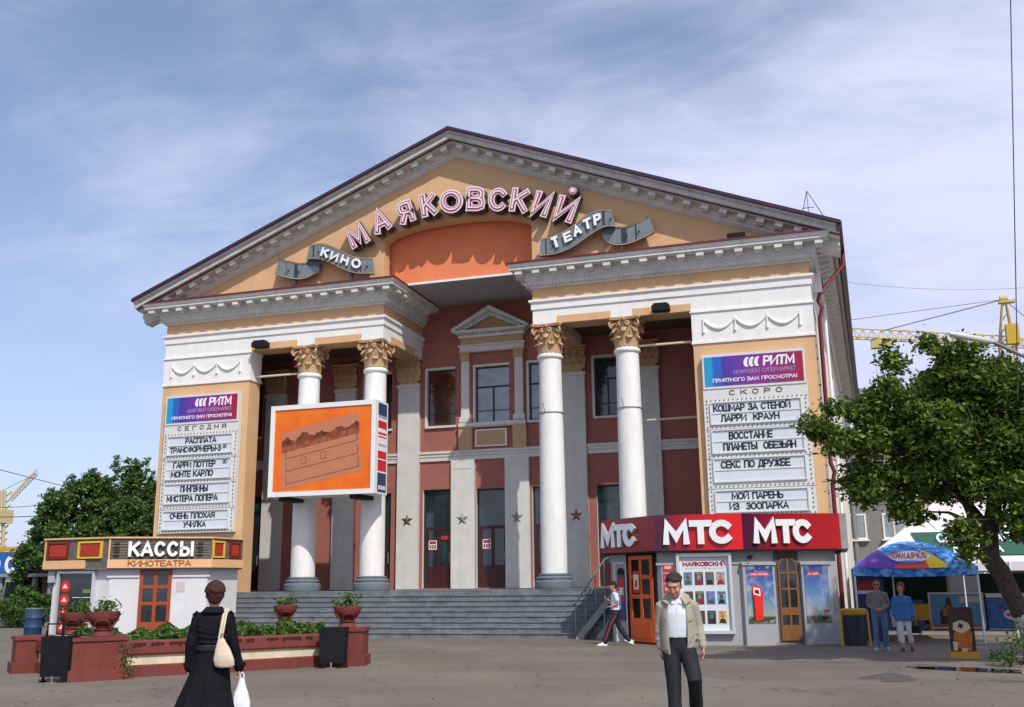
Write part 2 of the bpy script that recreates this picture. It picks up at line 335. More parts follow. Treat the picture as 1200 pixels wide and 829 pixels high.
# ------------------------------------------------------------------ cinema
B = thing('cinema_building', 'ochre and terracotta columned theatre with grey pediment, arched coral recess and broad front steps', 'cinema', (0, 0, 0))
XO, XI, XP, YB = 12.57, 2.94, 8.61, 3.84
# pillars
for s in (1, -1):
    mb = MB(); a, b = sorted((s*XP, s*XO)); mb.box(a, 0, 0, b, .76, 9.5); mb.build('pillar', ORNG, B)
    mb = MB(); mb.box(a-.05, -.05, 9.5, b+.05, .81, 9.57); mb.box(a-.02, -.02, 9.57, b+.02, .78, 10.6); mb.box(a-.07, -.07, 10.6, b+.07, .8, 10.64); mb.box(a-.04, -.04, 10.64, b+.04, .78, 10.7)
    mb.build('pillar_block', WHITE, B)
    g = MB()
    for i in range(3):
        c0 = s*8.99+s*1.055*i if s > 0 else -12.2+1.055*i; c1 = c0+1.055
        pts = []
        for k in range(11):
            u = k/10; pts.append((c0+(c1-c0)*u, -.05, 10.33-.34*math.sin(math.pi*u)**.8))
        g.tube(pts, [.022+.03*math.sin(math.pi*k/10) for k in range(11)], 6)
    for i in range(4):
        c0 = 8.99+1.055*i if s > 0 else -12.2+1.055*i
        g.tube([(c0, -.05, 10.37), (c0, -.06, 10.1), (c0, -.05, 9.87)], [.03, .022, .05], 6)
    g.build('festoon', WHITE, B)
# entablature bodies
def entab(name, prof, mats, mirror=(1, -1), yend=38, side=True, **k):
    for s in mirror:
        mb = MB(); mb.sweep([(XO, yend), (XO, 0), (XI, 0), (XI, YB)], prof, **k)
        mb = mb.mirror() if s < 0 else skew(mb)
        mb.build(name, mats, B)
entab('architrave', [(-.9, 10.7), (0, 10.7), (0, 11.22), (.05, 11.25), (.05, 11.47), (.12, 11.52), (.12, 11.6), (-.9, 11.6)], [WHITE, ORND], ms=[1, 0, 0, 0, 0, 0, 0, 0])
entab('frieze', [(-.9, 11.603), (0, 11.603), (0, 12.04), (-.9, 12.04)], ORNG)
entab('cornice', [(-.5, 12.04), (.06, 12.04), (.1, 12.1), (.1, 12.12), (.17, 12.12), (.17, 12.24), (.2, 12.3), (.24, 12.36), (.24, 12.4), (.27, 12.42), (.27, 12.62), (.66, 12.62), (.66, 12.7), (.7, 12.72), (.74, 12.8), (.74, 12.82), (-.5, 12.82)], CORN)
entab('cornice_flashing', [(-.5, 12.823), (.77, 12.823), (.77, 12.89), (.0, 12.95), (-.5, 12.95)], FLASH)
# orange insets between capitals
for s in (1, -1):
    for a, b in ((3.84, 5.8), (6.57, 8.59)):
        mb = MB(); x0, x1 = sorted((s*a, s*b)); mb.box(x0, -.014, 10.693, x1, .1, 10.96); mb.build('architrave_inset', ORNG, B)
    mb = MB(); x = s*(XI); mb.box(min(x, x-s*.014), .7, 10.693, max(x, x-s*.014), 3.0, 10.96); mb.build('architrave_inset', ORNG, B)
# modillions and dentils
mo = MB(); mo.box(-.13, -.34, -.16, .13, 0, -.0); mo.box(-.11, -.2, -.2, .11, 0, -.16); MOD = mo.mesh('modillion', CORN)
def modil(x, y, z, rz=0, ry=0, m=MOD): inst('modillion', m, B, (x, y, z), (0, ry, rz))
n = 17
for s in (1, -1):
    for i in range(n): modil(s*(XI-.35+(XO-XI+.72)*i/(n-1)), -.27, 12.618)
    for i in range(6): modil(s*(XI-.27), .1+.62*i, 12.618, -s*math.pi/2)
for i in range(60): modil(XO+.27+.041*(.1+.62*i), .1+.62*i, 12.618, math.pi/2)
dn = MB()
for s in (1, -1):
    x = XI-.2
    while x < XO+.2: dn.box(s*x-.04, -.235, 12.12, s*x+.04, -.16, 12.215); x += .135
    y = -.15
    while y < 3.7:
        a, b = sorted((s*(XI-.235), s*(XI-.16))); dn.box(a, y, 12.12, b, y+.08, 12.215); y += .135
dn.build('dentil_row', CORN, B, kind='stuff')
# pediment
SL = (18.48-13.06)/13.61; AN = math.atan(SL)
def zr(x, off): return 18.48-SL*abs(x)-off
def arch(x): return 14.47+.62*math.sqrt(max(0, 1-(x/2.97)**2)) if abs(x) < 2.97 else 14.47
XT = (17.66-12.85)/SL
pts = [(-XT, 12.85), (-2.95, 12.85)]+[(-2.95+5.9*k/24, arch(-2.95+5.9*k/24)) for k in range(25)]+[(2.95, 12.85), (XT, 12.85), (0, 17.7)]
mb = MB(); mb.prism(pts, 0, .5); mb.build('tympanum', ORNG, B)
mb = MB(); mb.box(-3.1, .62, 12.93, 3.1, .75, 15.3); mb.build('recess_panel', CORAL, B)
mb = MB(); mb.box(-2.94, .56, 12.86, 2.94, YB, 12.93); mb.build('recess_soffit', SOFF, B)
mb = MB(); mb.box(-2.25, .53, 12.855, 2.25, .56, 12.94); mb.build('soffit_edge', WFR, B)
def rake(prof, name, mats, ms=None):
    """prof: (outward, vertical offset under the roof line)"""
    for s in (1, -1):
        mb = MB(); vs = []
        for x in (0, 13.61):
            for d, o in prof: vs.append((s*x, -d, zr(x, o)))
        k = len(prof); fs = [(j, k+j, k+(j+1) % k, (j+1) % k) for j in range(k)]+[tuple(range(k)), tuple(range(2*k-1, k-1, -1))]
        mb.add(vs, fs); mb.m = (ms or [0]*k)+[0, 0]
        mb.build(name, mats, B)
rake([(-.4, .13), (.9, .13), (.88, .2), (.8, .24), (.8, .4), (-.4, .4)], 'raking_corona', RAKE)
rake([(-.4, .4), (.66, .4), (.66, .425), (-.4, .425)], 'raking_flashing', FLASH)
rake([(-.4, .425), (.58, .425), (.58, .46), (.24, .48), (.24, .66), (.2, .7), (.16, .74), (.16, .78), (.08, .84), (.04, .88), (-.4, .9)], 'raking_cornice', CORN)
for s in (1, -1):
    for i in range(21):
        x = .35+.6*i
        inst('modillion', MOD, B, (s*x, -.24, zr(x, .475)), (0, s*AN, 0))
# roof
mb = MB()
for s in (1, -1):
    mb.add([(0, -.98, 18.48), (s*13.66, -.98, 13.04), (s*13.66, 38, 13.04), (0, 38, 18.48), (0, -.98, 18.36), (s*13.66, -.98, 12.92), (s*13.66, 38, 12.92), (0, 38, 18.36)], [(0, 1, 2, 3), (4, 5, 6, 7), (0, 1, 5, 4), (1, 2, 6, 5), (2, 3, 7, 6)])
skew(mb); mb.build('roof', ROOF, B)
mb = MB(); mb.box(13.52, -.9, 12.72, 13.7, 38, 13.03); skew(mb).build('gutter', ROOF, B)
mb = MB()
for s in (1, -1):
    for i in range(60): y = .2+.63*i; mb.add([(s*.1, y, 18.46), (s*13.6, y, 13.08), (s*13.6, y+.03, 13.08), (s*.1, y+.03, 18.46), (s*.1, y, 18.5), (s*13.6, y, 13.12), (s*13.6, y+.03, 13.12), (s*.1, y+.03, 18.5)], [(0, 1, 5, 4), (1, 2, 6, 5), (2, 3, 7, 6), (4, 5, 6, 7)])
skew(mb).build('roof_seam', ROOF, B, kind='stuff')
# eave box on the sides (tall weathered soffit above the cornice)
for s in (1, -1):
    mb = MB(); mb.box(12.6, 0.2, 12.86, 13.5, 38, 12.99)
    mb = mb.mirror() if s < 0 else skew(mb)
    mb.build('eave_board', RAKE, B)
# side walls
SIDE = mat('weathered_side_plaster', (.36, .32, .27), .9, .12, 1.5, .3, 12, streak=.5)
mb = MB(); mb.box(12.2, .76, 0, 12.55, 38, 10.72); skew(mb).build('side_wall', SIDE, B)
mb = MB(); mb.box(-12.55, .76, 0, -12.2, 38, 10.72); mb.build('side_wall', SIDE, B)
mb = MB(); mb.box(-12.2, 37.6, 0, 13.8, 38, 13); mb.build('rear_wall', SIDE, B)
q = MB()
for i in range(6): q.box(12.55, 3+5.6*i, .2, 12.68, 3.8+5.6*i, 10.7)
skew(q).build('side_pilaster', CORN, B)
k = MB(); random.seed(4)
for i in range(14): k.box(12.5, .1+.0*i, 9.2-.44*i, 12.61+random.random()*.05, .5+.2*random.random(), 9.56-.44*i)
k.build('quoin', SIDE, B)
# porch ceilings
for s in (1, -1):
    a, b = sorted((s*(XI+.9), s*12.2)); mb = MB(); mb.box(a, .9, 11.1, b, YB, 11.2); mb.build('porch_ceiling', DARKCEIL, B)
# back wall with openings
def wall_holes(x0, x1, z0, z1, holes, y, t, jm=1):
    mb = MB(); xs = sorted({x0, x1, *[h[0] for h in holes], *[h[1] for h in holes]}); zs = sorted({z0, z1, *[h[2] for h in holes], *[h[3] for h in holes]})
    for i in range(len(xs)-1):
        for j in range(len(zs)-1):
            cx = (xs[i]+xs[i+1])/2; cz = (zs[j]+zs[j+1])/2
            if any(h[0] < cx < h[1] and h[2] < cz < h[3] for h in holes): continue
            mb.quad((xs[i], y, zs[j]), (xs[i+1], y, zs[j]), (xs[i+1], y, zs[j+1]), (xs[i], y, zs[j+1]))
    for a, b, c, d in holes:
        for q in (((a, c), (a, d)), ((a, d), (b, d)), ((b, d), (b, c)), ((b, c), (a, c))):
            (xa, za), (xb, zb) = q; mb.quad((xa, y, za), (xa, y+t, za), (xb, y+t, zb), (xb, y, zb), jm)
    return mb
WIN = [(-.62, .84, 7.9, 10.2), (-2.7, -1.47, 7.88, 10.2), (1.63, 2.86, 7.88, 10.2), (4.28, 5.5, 7.88, 10.2), (-5.5, -4.28, 7.88, 10.2), (10.35, 11.6, 7.88, 10.2), (-11.6, -10.35, 7.88, 10.2)]
DOOR = [(-2.86, -1.62, 1.5, 5.34), (-.6, .66, 1.5, 5.3), (1.69, 2.92, 1.5, 5.3), (4.24, 5.5, 1.5, 5.26), (-5.5, -4.24, 1.5, 5.26), (10.35, 11.6, 1.5, 5.26), (-11.6, -10.2, 1.5, 5.35)]
mb = wall_holes(-12.2, 12.2, 1.4, 12.9, WIN+DOOR, YB, .32)
mb.box(-12.2, YB+.6, 1.4, 12.2, YB+.7, 12.9)
mb.build('facade_wall', [RED, WFR], B, fix=False)
# window reveals frame, panes
CURT = mat('pale_curtain', (.42, .43, .42), .9, .15, 6)
for i, (a, b, c, d) in enumerate(WIN):
    y = YB+.12; w = MB(); t = .06; W_ = b-a; H = d-c
    w.box(a, y, c, a+t, y+.06, d); w.box(b-t, y, c, b, y+.06, d); w.box(a+t, y, d-t, b-t, y+.06, d); w.box(a+t, y, c, b-t, y+.06, c+t)
    zt = c+H*.64; w.box(a+t, y+.005, zt-.035, b-t, y+.055, zt+.035)
    xm = (a+b)/2 if i == 0 else a+W_*.42; w.box(xm-.035, y+.008, c+t, xm+.035, y+.05, zt-.035)
    zl = c+H*.22; w.box(a+t, y+.012, zl-.018, b-t, y+.045, zl+.018)
    wf = w.build('window', DFR, B)
    for (p, q_, r, s_) in ((a+t, b-t, zt+.035, d-t), (a+t, xm-.035, c+t, zt-.035), (xm+.035, b-t, c+t, zt-.035)):
        pm = MB(); yy = y+.03+.002*random.random(); pm.box(p, yy, r, q_, yy+.01, s_); pm.build('pane', GLC if i in (0, 2) else glassmat('painted_red_reflection_glass', (.09, .025, .015)) if i == 1 else GL, wf)  # second window has a red reflection put into its glass colour
    sl = MB(); sl.box(a-.05, YB-.1, c-.09, b+.05, YB+.12, c-.003); sl.build('sill', [WALLW], wf) if i else None
    tr = MB(); tr.box(a-.09, YB-.025, c-.0, a, YB+.02, d+.09); tr.box(a, YB-.025, d, b+.0, YB+.02, d+.09); tr.build('window_trim', WALLW, B)
DG = glassmat('door_glass', (.012, .03, .035))
PAPER = mat('white_paper', (.75, .72, .7), .7)
def star(cx, cz, y, r, col):
    m = MB(); pts = [(cx+(r if k % 2 == 0 else r*.42)*math.sin(math.pi*k/5), cz+(r if k % 2 == 0 else r*.42)*math.cos(math.pi*k/5)) for k in range(10)]
    vs = [(x, y, z) for x, z in pts]+[(cx, y-.08, cz)]
    m.add(vs, [(i, (i+1) % 10, 10) for i in range(10)]+[tuple(range(9, -1, -1))]); return m
for i, (a, b, c, d) in enumerate(DOOR):
    y = YB+.14; w = MB(); t = .07; zt = 3.8
    w.box(a, y, c, a+t, y+.08, d, 1); w.box(b-t, y, c, b, y+.08, d, 1); w.box(a+t, y, d-t, b-t, y+.08, d, 1); w.box(a+t, y+.004, zt-.06, b-t, y+.076, zt+.06, 0)
    # leaf frame
    mid = (a+b)/2
    w.box(a+t, y+.002, c, b-t, y+.07, c+.85); w.box(a+t, y+.002, c+.85, a+t+.13, y+.07, zt-.06); w.box(b-t-.1, y+.002, c+.85, b-t, y+.07, zt-.06); w.box(mid-.06, y+.002, c+.85, mid+.06, y+.07, zt-.06)
    dr = w.build('door', [MAR, DFR], B)
    p = MB(); p.box(a+t, y+.03, zt+.06, b-t, y+.04, d-t); p.build('pane', DG, dr)
    for xa, xb in ((a+t+.13, mid-.06), (mid+.06, b-t-.1)):
        p = MB(); p.box(xa, y+.03, c+.85, xb, y+.04, zt-.06); p.build('pane', DG, dr)
    h = MB(); h.tube([(b-t-.05, y, c+.95), (b-t-.05, y-.08, c+1.0), (b-t-.05, y-.08, c+1.35), (b-t-.05, y, c+1.4)], .02, 6); h.build('handle', STEEL, dr)
    if i in (0, 1, 3):
        s_ = MB(); s_.box(a+.22, y-.012, 2.98, a+.56, y-.002, 3.34, 0); s_.box(a+.25, y-.016, 3.2, a+.53, y-.012, 3.31, 1)
        for k in range(3): s_.box(a+.26+.1*k, y-.016, 3.02, a+.33+.1*k, y-.012, 3.16, 1)
        s_.build('door_notice', [PAPER, mat('print_maroon', (.3, .03, .05), .7)], dr)
    if i == 0: s_ = MB(); s_.box(mid+.12, y-.012, 3.36, b-.1, y-.002, 3.5); s_.build('door_sticker', mat('sticker_red', (.6, .02, .02), .5), dr)
# string course
def seg(a, b): m = MB(); m.box(a, YB-.14, 6.74, b, YB+.02, 6.83); m.box(a, YB-.1, 6.62, b, YB+.02, 6.74); m.box(a, YB-.07, 6.45, b, YB+.02, 6.62); m.build('string_course', WALLW, B)
for a, b in ((-12.2, -10.12), (-9.13, -6.78), (-5.87, -3.94), (-2.98, 2.98), (3.94, 5.87), (6.78, 9.13), (10.12, 12.2)): seg(a, b)
# tall pilasters with capitals
def pil(cx, w=.93, top=9.66, cap=True, z0=1.47, name='pilaster'):
    m = MB(); m.box(cx-w/2, YB-.16, z0, cx+w/2, YB+.02, top)
    if cap: m.box(cx-w/2-.05, YB-.21, top-.14, cx+w/2+.05, YB-.16, top)
    o = m.build(name, WALLW, B)
    return o
# acanthus capital
def leaf(mb, base, out, h, w, curl, seg=5):
    """a curled leaf rising from base, bending outward; base Vector, out unit Vector"""
    side = Vector((-out.y, out.x, 0)); rows = []
    for k in range(seg+1):
        u = k/seg; z = h*math.sin(min(1, u*1.15)*math.pi/2)*(1 if u < .85 else 1-(u-.85)*1.6); o = curl*(u**2.6)+.02
        ww = w*(.75+.45*math.sin(math.pi*u*.8))*(1-.55*u**4)
        c = Vector(base)+out*o+Vector((0, 0, z))
        rows.append((c-side*ww/2-out*.02, c+out*.025, c+side*ww/2-out*.02))
    vs = [p for r in rows for p in r]; fs = []
    for k in range(seg):
        for j in range(2): fs.append((k*3+j, k*3+j+1, k*3+j+4, k*3+j+3))
    back = [p-out*.035 for p in vs]; n_ = len(vs)
    mb.add([tuple(p) for p in vs+back], fs+[tuple(i+n_ for i in reversed(f)) for f in fs]+[(k*3, k*3+3, k*3+3+n_, k*3+n_) for k in range(seg)]+[(k*3+2, k*3+2+n_, k*3+5+n_, k*3+5) for k in range(seg)], 0, True)
def volute(mb, c, d, r=.12):
    """spiral scroll in the vertical plane of direction d"""
    d = Vector(d).normalized(); pts = []
    for k in range(15):
        a = -math.pi*.5+k*.62; rr = r*(1-.055*k); pts.append(Vector(c)+d*(rr*math.cos(a))+Vector((0, 0, rr*math.sin(a))))
    mb.tube(pts, [.045-.0018*k for k in range(15)], 6)
CAPM = MB(); H = 1.04
CAPM.lathe([(.40, 0), (.39, .3), (.4, .6), (.46, .8), (.5, .9)], n=20)
for k in range(8):
    a = math.pi*k/4+math.pi/8; o = Vector((math.cos(a), math.sin(a), 0)); leaf(CAPM, o*.4, o, .36, .28, .17)
    a = math.pi*k/4; o = Vector((math.cos(a), math.sin(a), 0)); leaf(CAPM, o*.4, o, .66, .26, .2)
for k in range(4):
    a = math.pi*k/2+math.pi/4; o = Vector((math.cos(a), math.sin(a), 0)); leaf(CAPM, o*.42+Vector((0, 0, .35)), o, .5, .2, .22)
    volute(CAPM, o*.62+Vector((0, 0, .8)), o, .13)
    a2 = math.pi*k/2; o2 = Vector((math.cos(a2), math.sin(a2), 0)); sd = Vector((-o2.y, o2.x, 0))
    for q in (-1, 1): volute(CAPM, o2*.47+sd*q*.1+Vector((0, 0, .82)), sd*q, .085)
    CAPM.lathe([(.0, -.0), (.07, .02), (.07, .1), (0, .14)], o2.x*.53, o2.y*.53, 8)
    for vi in range(len(CAPM.v)-32, len(CAPM.v)): x, y, z = CAPM.v[vi]; CAPM.v[vi] = (x, y, z+.9)
# abacus with concave sides
ab = []
for k in range(4):
    a = math.pi*k/2+math.pi/4; c = Vector((math.cos(a), math.sin(a)))*.74; sd = Vector((-c.y, c.x)).normalized()
    ab += [tuple(c-sd*.07), tuple(c+sd*.07)]
    a2 = a+math.pi/4
    for da, rr in ((-.42, .535), (-.2, .485), (0, .47), (.2, .485), (.42, .535)): ab.append((math.cos(a2+da)*rr, math.sin(a2+da)*rr))
CAPM.slab(ab, .94, .985); CAPM.slab([(x*1.04, y*1.04) for x, y in ab], .985, 1.045)
CAPMESH = CAPM.mesh('capital', ORND)
ph = MB(); ph.box(-.42, -.02, 0, .42, .14, 1.02); ph.box(-.6, -.14, .96, .6, .14, 1.04)
for i in range(3):
    for z, s2 in ((0, .34), (.02, .0)): pass
    leaf(ph, Vector((-.3+.3*i, -.02, 0)), Vector((0, -1, 0)), .38, .28, .12)
for i in range(4): leaf(ph, Vector((-.42+.28*i, -.02, .1)), Vector((0, -1, 0)), .56, .26, .14)
for q in (-1, 1): volute(ph, (q*.44, -.1, .8), (q, -.2, 0), .13); volute(ph, (q*.12, -.06, .82), (q, 0, 0), .08)
PCAP = ph.mesh('pilaster_capital', ORND)
for cx in (3.46, -3.46, 6.33, -6.33, 9.62, -9.62):
    o = pil(cx); c = inst('capital', PCAP, o, (cx, YB-.17, 9.66))
    c.scale = (.95, 1, 1)
for cx in (-1.12, 1.12):
    m = MB(); m.box(cx-.49, YB-.14, 1.47, cx+.49, YB+.02, 6.45); m.box(cx-.38, YB-.155, 6.1, cx+.38, YB-.14, 6.13); m.build('pilaster', WALLW, B)
BR = mat('aged_bronze', (.16, .1, .05), .45, .3, 12, metal=.5); GS = mat('tarnished_silver_star', (.3, .32, .26), .45, .35, 14, metal=.4); CS = mat('copper_star', (.42, .2, .12), .4, .25, 12, metal=.5)
for x, y0, mm, lb in ((-3.46, YB-.165, BR, 'brown bronze star'), (-1.12, YB-.145, GS, 'greenish silver star'), (1.12, YB-.145, GS, 'greenish silver star'), (3.46, YB-.165, CS, 'copper star')):
    star(x, 4.13, y0, .27, None).build('star', mm, B, label=lb)
# small upper pediment over the middle window
cx = .13; yb = YB-.2
for s in (1, -1):
    m = MB(); m.box(cx+s*1.13-.17, yb+.02, 7.9, cx+s*1.13+.17, YB, 10.45); m.box(cx+s*1.13-.23, yb-.03, 7.93, cx+s*1.13+.23, YB, 8.15); m.build('window_pilaster', WALLW, B)
for s in (1, -1):
    m = MB(); m.box(cx+s*1.13-.2, yb-.04, 10.45, cx+s*1.13+.2, YB, 10.8); m.box(cx+s*1.13-.25, yb-.07, 10.74, cx+s*1.13+.25, YB, 10.8)
    m.build('window_capital', ORND, B)
m = MB(); m.box(cx-1.36, yb, 10.8, cx+1.36, YB, 11.08); m.box(cx-1.42, yb-.05, 11.03, cx+1.42, YB-.01, 11.1); m.build('window_lintel', WALLW, B)
m = MB(); m.box(cx-1.33, yb+.02, 11.08, cx+1.33, YB, 11.38); m.build('window_frieze', ORND, B)
m = MB(); m.box(cx-1.4, yb-.08, 11.38, cx+1.4, YB, 11.5); m.box(cx-1.52, yb-.28, 11.56, cx+1.52, YB, 11.66)
for s in (1, -1):
    m.add([(cx, yb-.3, 12.62), (cx+s*1.62, yb-.3, 11.73), (cx+s*1.62, yb-.3, 11.6), (cx, yb-.3, 12.42), (cx, YB, 12.62), (cx+s*1.62, YB, 11.73), (cx+s*1.62, YB, 11.6), (cx, YB, 12.42)], [(0, 1, 2, 3), (4, 5, 6, 7), (0, 1, 5, 4), (3, 2, 6, 7), (1, 2, 6, 5)])
    m.add([(cx, yb-.12, 12.42), (cx+s*1.45, yb-.12, 11.67), (cx+s*1.2, yb-.12, 11.66), (cx, yb-.12, 12.25), (cx, YB, 12.42), (cx+s*1.45, YB, 11.67), (cx+s*1.2, YB, 11.66), (cx, YB, 12.25)], [(0, 1, 2, 3), (4, 5, 6, 7), (0, 1, 5, 4), (3, 2, 6, 7)])
m.build('window_pediment', CORN, B)
m = MB()
x = cx-1.4
while x < cx+1.42: m.box(x, yb-.2, 11.5, x+.06, yb-.06, 11.56); x += .12
for s in (1, -1):
    for i in range(12):
        x = .06+.12*i; z = 12.42-x*.52; m.box(cx+s*x-.03, yb-.22, z-.08, cx+s*x+.03, yb-.12, z)
m.build('dentil_row', CORN, B, kind='stuff')
m = MB(); m.prism([(cx-1.2, 11.66), (cx+1.2, 11.66), (cx, 12.28)], YB-.05, YB+.01); m.build('window_tympanum', ORND, B)
m = MB(); m.box(cx-1.4, yb-.04, 7.76, cx+1.4, YB, 7.9); m.box(cx-1.38, yb, 7.72, cx+1.38, YB, 7.76); m.build('window_ledge', WALLW, B)
for s in (1, -1):
    m = MB(); m.box(cx+s*1.13-.28, yb+.03, 6.83, cx+s*1.13+.28, YB, 7.72)
    m.build('window_pedestal', ORND, B)
m = MB(); m.box(-.62, YB-.05, 6.95, .7, YB+.01, 7.0); m.box(-.62, YB-.05, 7.58, .7, YB+.01, 7.64); m.box(-.62, YB-.05, 7.0, -.56, YB+.01, 7.58); m.box(.64, YB-.05, 7.0, .7, YB+.01, 7.58); m.build('panel_frame', WFR, B)
m = MB(); m.box(-.56, YB-.03, 7.0, .64, YB+.01, 7.58); m.build('panel', ORND, B)
# columns
cm = MB(); prof = [(.45, 1.95)]
for k in range(1, 13): u = k/12; prof.append((.455-.055*u**1.6, 1.95+7.5*u))
prof += [(.42, 9.46), (.46, 9.5), (.475, 9.55), (.46, 9.6), (.42, 9.63), (.41, 9.66)]
cm.lathe(prof, n=40); COLM = cm.mesh('column', mat('column_paint', (.79, .78, .75), .75, .05, 2.5, .3, 9, streak=.2))
bs = MB(); bs.lathe([(.66, 1.46), (.68, 1.5), (.68, 1.7), (.64, 1.73), (.61, 1.735), (.6, 1.76), (.63, 1.79), (.63, 1.83), (.58, 1.86), (.54, 1.88), (.56, 1.91), (.56, 1.95), (.47, 1.97)], n=40); BSM = bs.mesh('column_base', BASE)
wr = MB()
for k in range(24): pass
wr.lathe([(.445, 0), (.452, .0), (.452, .025), (.445, .025)], n=32)
wr.tube([(-.1, -.43, .01), (-.18, -.5, .34)], .014, 5); wr.tube([(-.1, -.43, .01), (-.42, -.42, -.16)], .006, 4); wr.tube([(.42, -.1, .01), (.56, -.12, .01)], .02, 5)
WRM = wr.mesh('wire_band', STEEL)
for cx in (3.43, -3.43, 6.245, -6.245):
    o = inst('column', COLM, B, (cx, .46, 0)); inst('capital', CAPMESH, o, (cx, .46, 9.66)); inst('column_base', BSM, o, (cx, .46, 0))
    inst('wire_band', WRM, o, (cx, .46, 7.5), None)
for s in (1, -1):
    m = MB(); a, b = sorted((s*6.6, s*8.6)); m.tube([(a, .4, 9.7), (b, .4, 9.7)], .045, 6); m.build('cross_rod', mat('cream_rod_paint', (.62, .55, .4), .5), B)
m = MB(); m.tube([(6.6, 1.9, 7.3), (8.65, 1.9, 7.33)], .04, 6); m.build('cross_rod', mat('cream_rod_paint', (.62, .55, .4), .5), B)
# floodlights under the architrave
for x in (-8.05, 7.6):
    m = MB(); m.box(x-.3, -.42, 10.72, x+.3, -.06, 10.92); m.box(x-.24, -.4, 10.92, x+.24, -.1, 10.98); m.box(x-.05, -.1, 10.75, x+.05, .02, 10.85); m.build('floodlight', BLACK, None, 'black flood lamp fixed to the %s architrave' % ('left' if x < 0 else 'right'), 'flood lamp', 'flood lamps on the architraves')
m = MB(); m.box(10.0, -.62, 12.9, 10.6, -.2, 13.12); m.box(10.25, -.3, 12.87, 10.35, -.2, 12.92); m.build('floodlight', BLACK, None, 'dark flood lamp sitting on the right cornice below the roof edge', 'flood lamp')
# podium and steps
STEP = mat('grey_granite_step', (.12, .137, .155), .7, .22, 2.2, .2, 15, streak=.2, col2=(.215, .23, .24))
m = MB(); m.box(-12.1, -.39, 0, 12.1, YB+.6, 1.45); m.build('podium', STEP, B)
ST = thing('entrance_steps', 'wide flight of worn grey granite steps below the columns', 'steps', (-1.5, -2.9, 0))
random.seed(2)
for k in range(9):
    z0 = .161*k; y0 = -2.9+.3125*k
    x = -8.5; row = 0
    while x < 6.6:
        w = min(random.uniform(1.1, 2.0), 6.6-x)
        if 6.6-x-w < .5: w = 6.6-x
        m = MB(); dy = random.uniform(-.008, .008); dz = random.uniform(-.006, .004)
        m.box(x+.006, y0+dy+.025, z0-.02, x+w-.006, min(y0+.36, -.4), z0+.125); m.box(x+.004, y0+dy-.005, z0+.125, x+w-.004, min(y0+.36, -.4), z0+.161+dz); m.build('step_stone', STEP, ST); x += w
m = MB(); m.box(-8.5, -2.6, -.05, 6.6, -.4, .1)
for k in range(9): m.box(-8.5, -2.9+.3125*k+.06, .161*k-.05, 6.6, -.395, .161*(k+1)-.03)
m.build('core', mat('step_joint', (.05, .05, .05), .9), ST)
# pipes, gutter and vent on the right side wall
PIPE = mat('maroon_downpipe', (.16, .015, .02), .45); GP = mat('galvanised_pipe', (.35, .36, .37), .4, metal=.7)
m = MB(); m.tube([(13.72, 1.6, 12.95), (13.72, 1.6, 12.3), (12.85, 1.2, 11.2), (12.78, 1.1, 10.95), (12.9, 1.1, 10.7), (12.78, 1.1, 10.3), (12.75, 1.1, 5.4), (12.85, 1.1, 5.1), (12.75, 1.1, 4.7), (12.75, 1.1, .3)], .07, 8); m.build('downpipe', PIPE, B, label='maroon downpipe at the front corner')
m = MB(); m.tube([(13.8, 30, 13.0), (13.8, 30, 12.2), (13.6, 30, 11.6), (12.9, 30, 10.9), (12.8, 30, 10.2), (12.8, 30, .3)], .17, 10); skew(m).build('downpipe', GP, B, label='galvanised downpipe further back on the side wall')
m = MB(); m.tube([(12.8, 5.5, 12.0), (12.8, 5.5, .3)], .06, 8); skew(m).build('downpipe', WFR, B, label='white downpipe in the middle of the side wall')
m = MB(); m.box(12.62, 1.1, 11.25, 12.9, 1.75, 11.95, 0); m.box(12.9, 1.17, 11.32, 12.92, 1.68, 11.88, 1); skew(m).build('vent_box', [WFR, DARK], B)
m = MB()
for x, y in ((12.7, -.3), (-12.6, 1.5)):
    z = zr(x, 0)
    m.tube([(x, y, z), (x-.1*0, y, z+1.0), (x+.6, y+.3, z-.1)], .018, 5); m.tube([(x-.25, y, z), (x, y, z+1.0)], .018, 5); m.tube([(x-.2, y, z+.4), (x+.2, y, z+.4)], .015, 5)
m.build('roof_bracket', STEEL, B)
# ------------------------------------------------------------------ neon title sign
NW = mat('neon_white_tube', (.8, .66, .68), .35); NM = mat('neon_maroon_paint', (.26, .03, .10), .4); NS = mat('sign_side_grey', (.05, .055, .06), .5, .2, 9)
TS = thing('neon_title_sign', 'arched row of outlined white and maroon neon letters across the pediment', 'neon sign', (0, -.2, 15.0))
MAIN = [("М", [(-4.06, 14.17), (-3.27, 14.41), (-3.74, 15.36), (-4.49, 15.01)]), ("А", [(-3.11, 14.64), (-2.38, 14.87), (-2.81, 15.75), (-3.3, 15.6)]), ("Я", [(-2.05, 14.92), (-1.4, 15.04), (-1.72, 15.96), (-2.32, 15.85)]),
        ("К", [(-1.19, 15.11), (-.53, 15.17), (-.68, 16.1), (-1.35, 16.07)]), ("О", [(-.46, 15.18), (.49, 15.13), (.43, 16.08), (-.53, 16.14)]), ("В", [(.56, 15.17), (1.33, 15.06), (1.33, 16.05), (.61, 16.14)]),
        ("С", [(1.41, 15.07), (2.16, 14.92), (2.27, 15.85), (1.48, 15.99)]), ("К", [(2.23, 14.96), (2.92, 14.75), (3.08, 15.7), (2.4, 15.87)]), ("И", [(3.01, 14.72), (3.64, 14.49), (4.05, 15.38), (3.3, 15.67)]), ("И", [(3.87, 14.44), (4.56, 14.15), (5.0, 15.05), (4.15, 15.4)])]
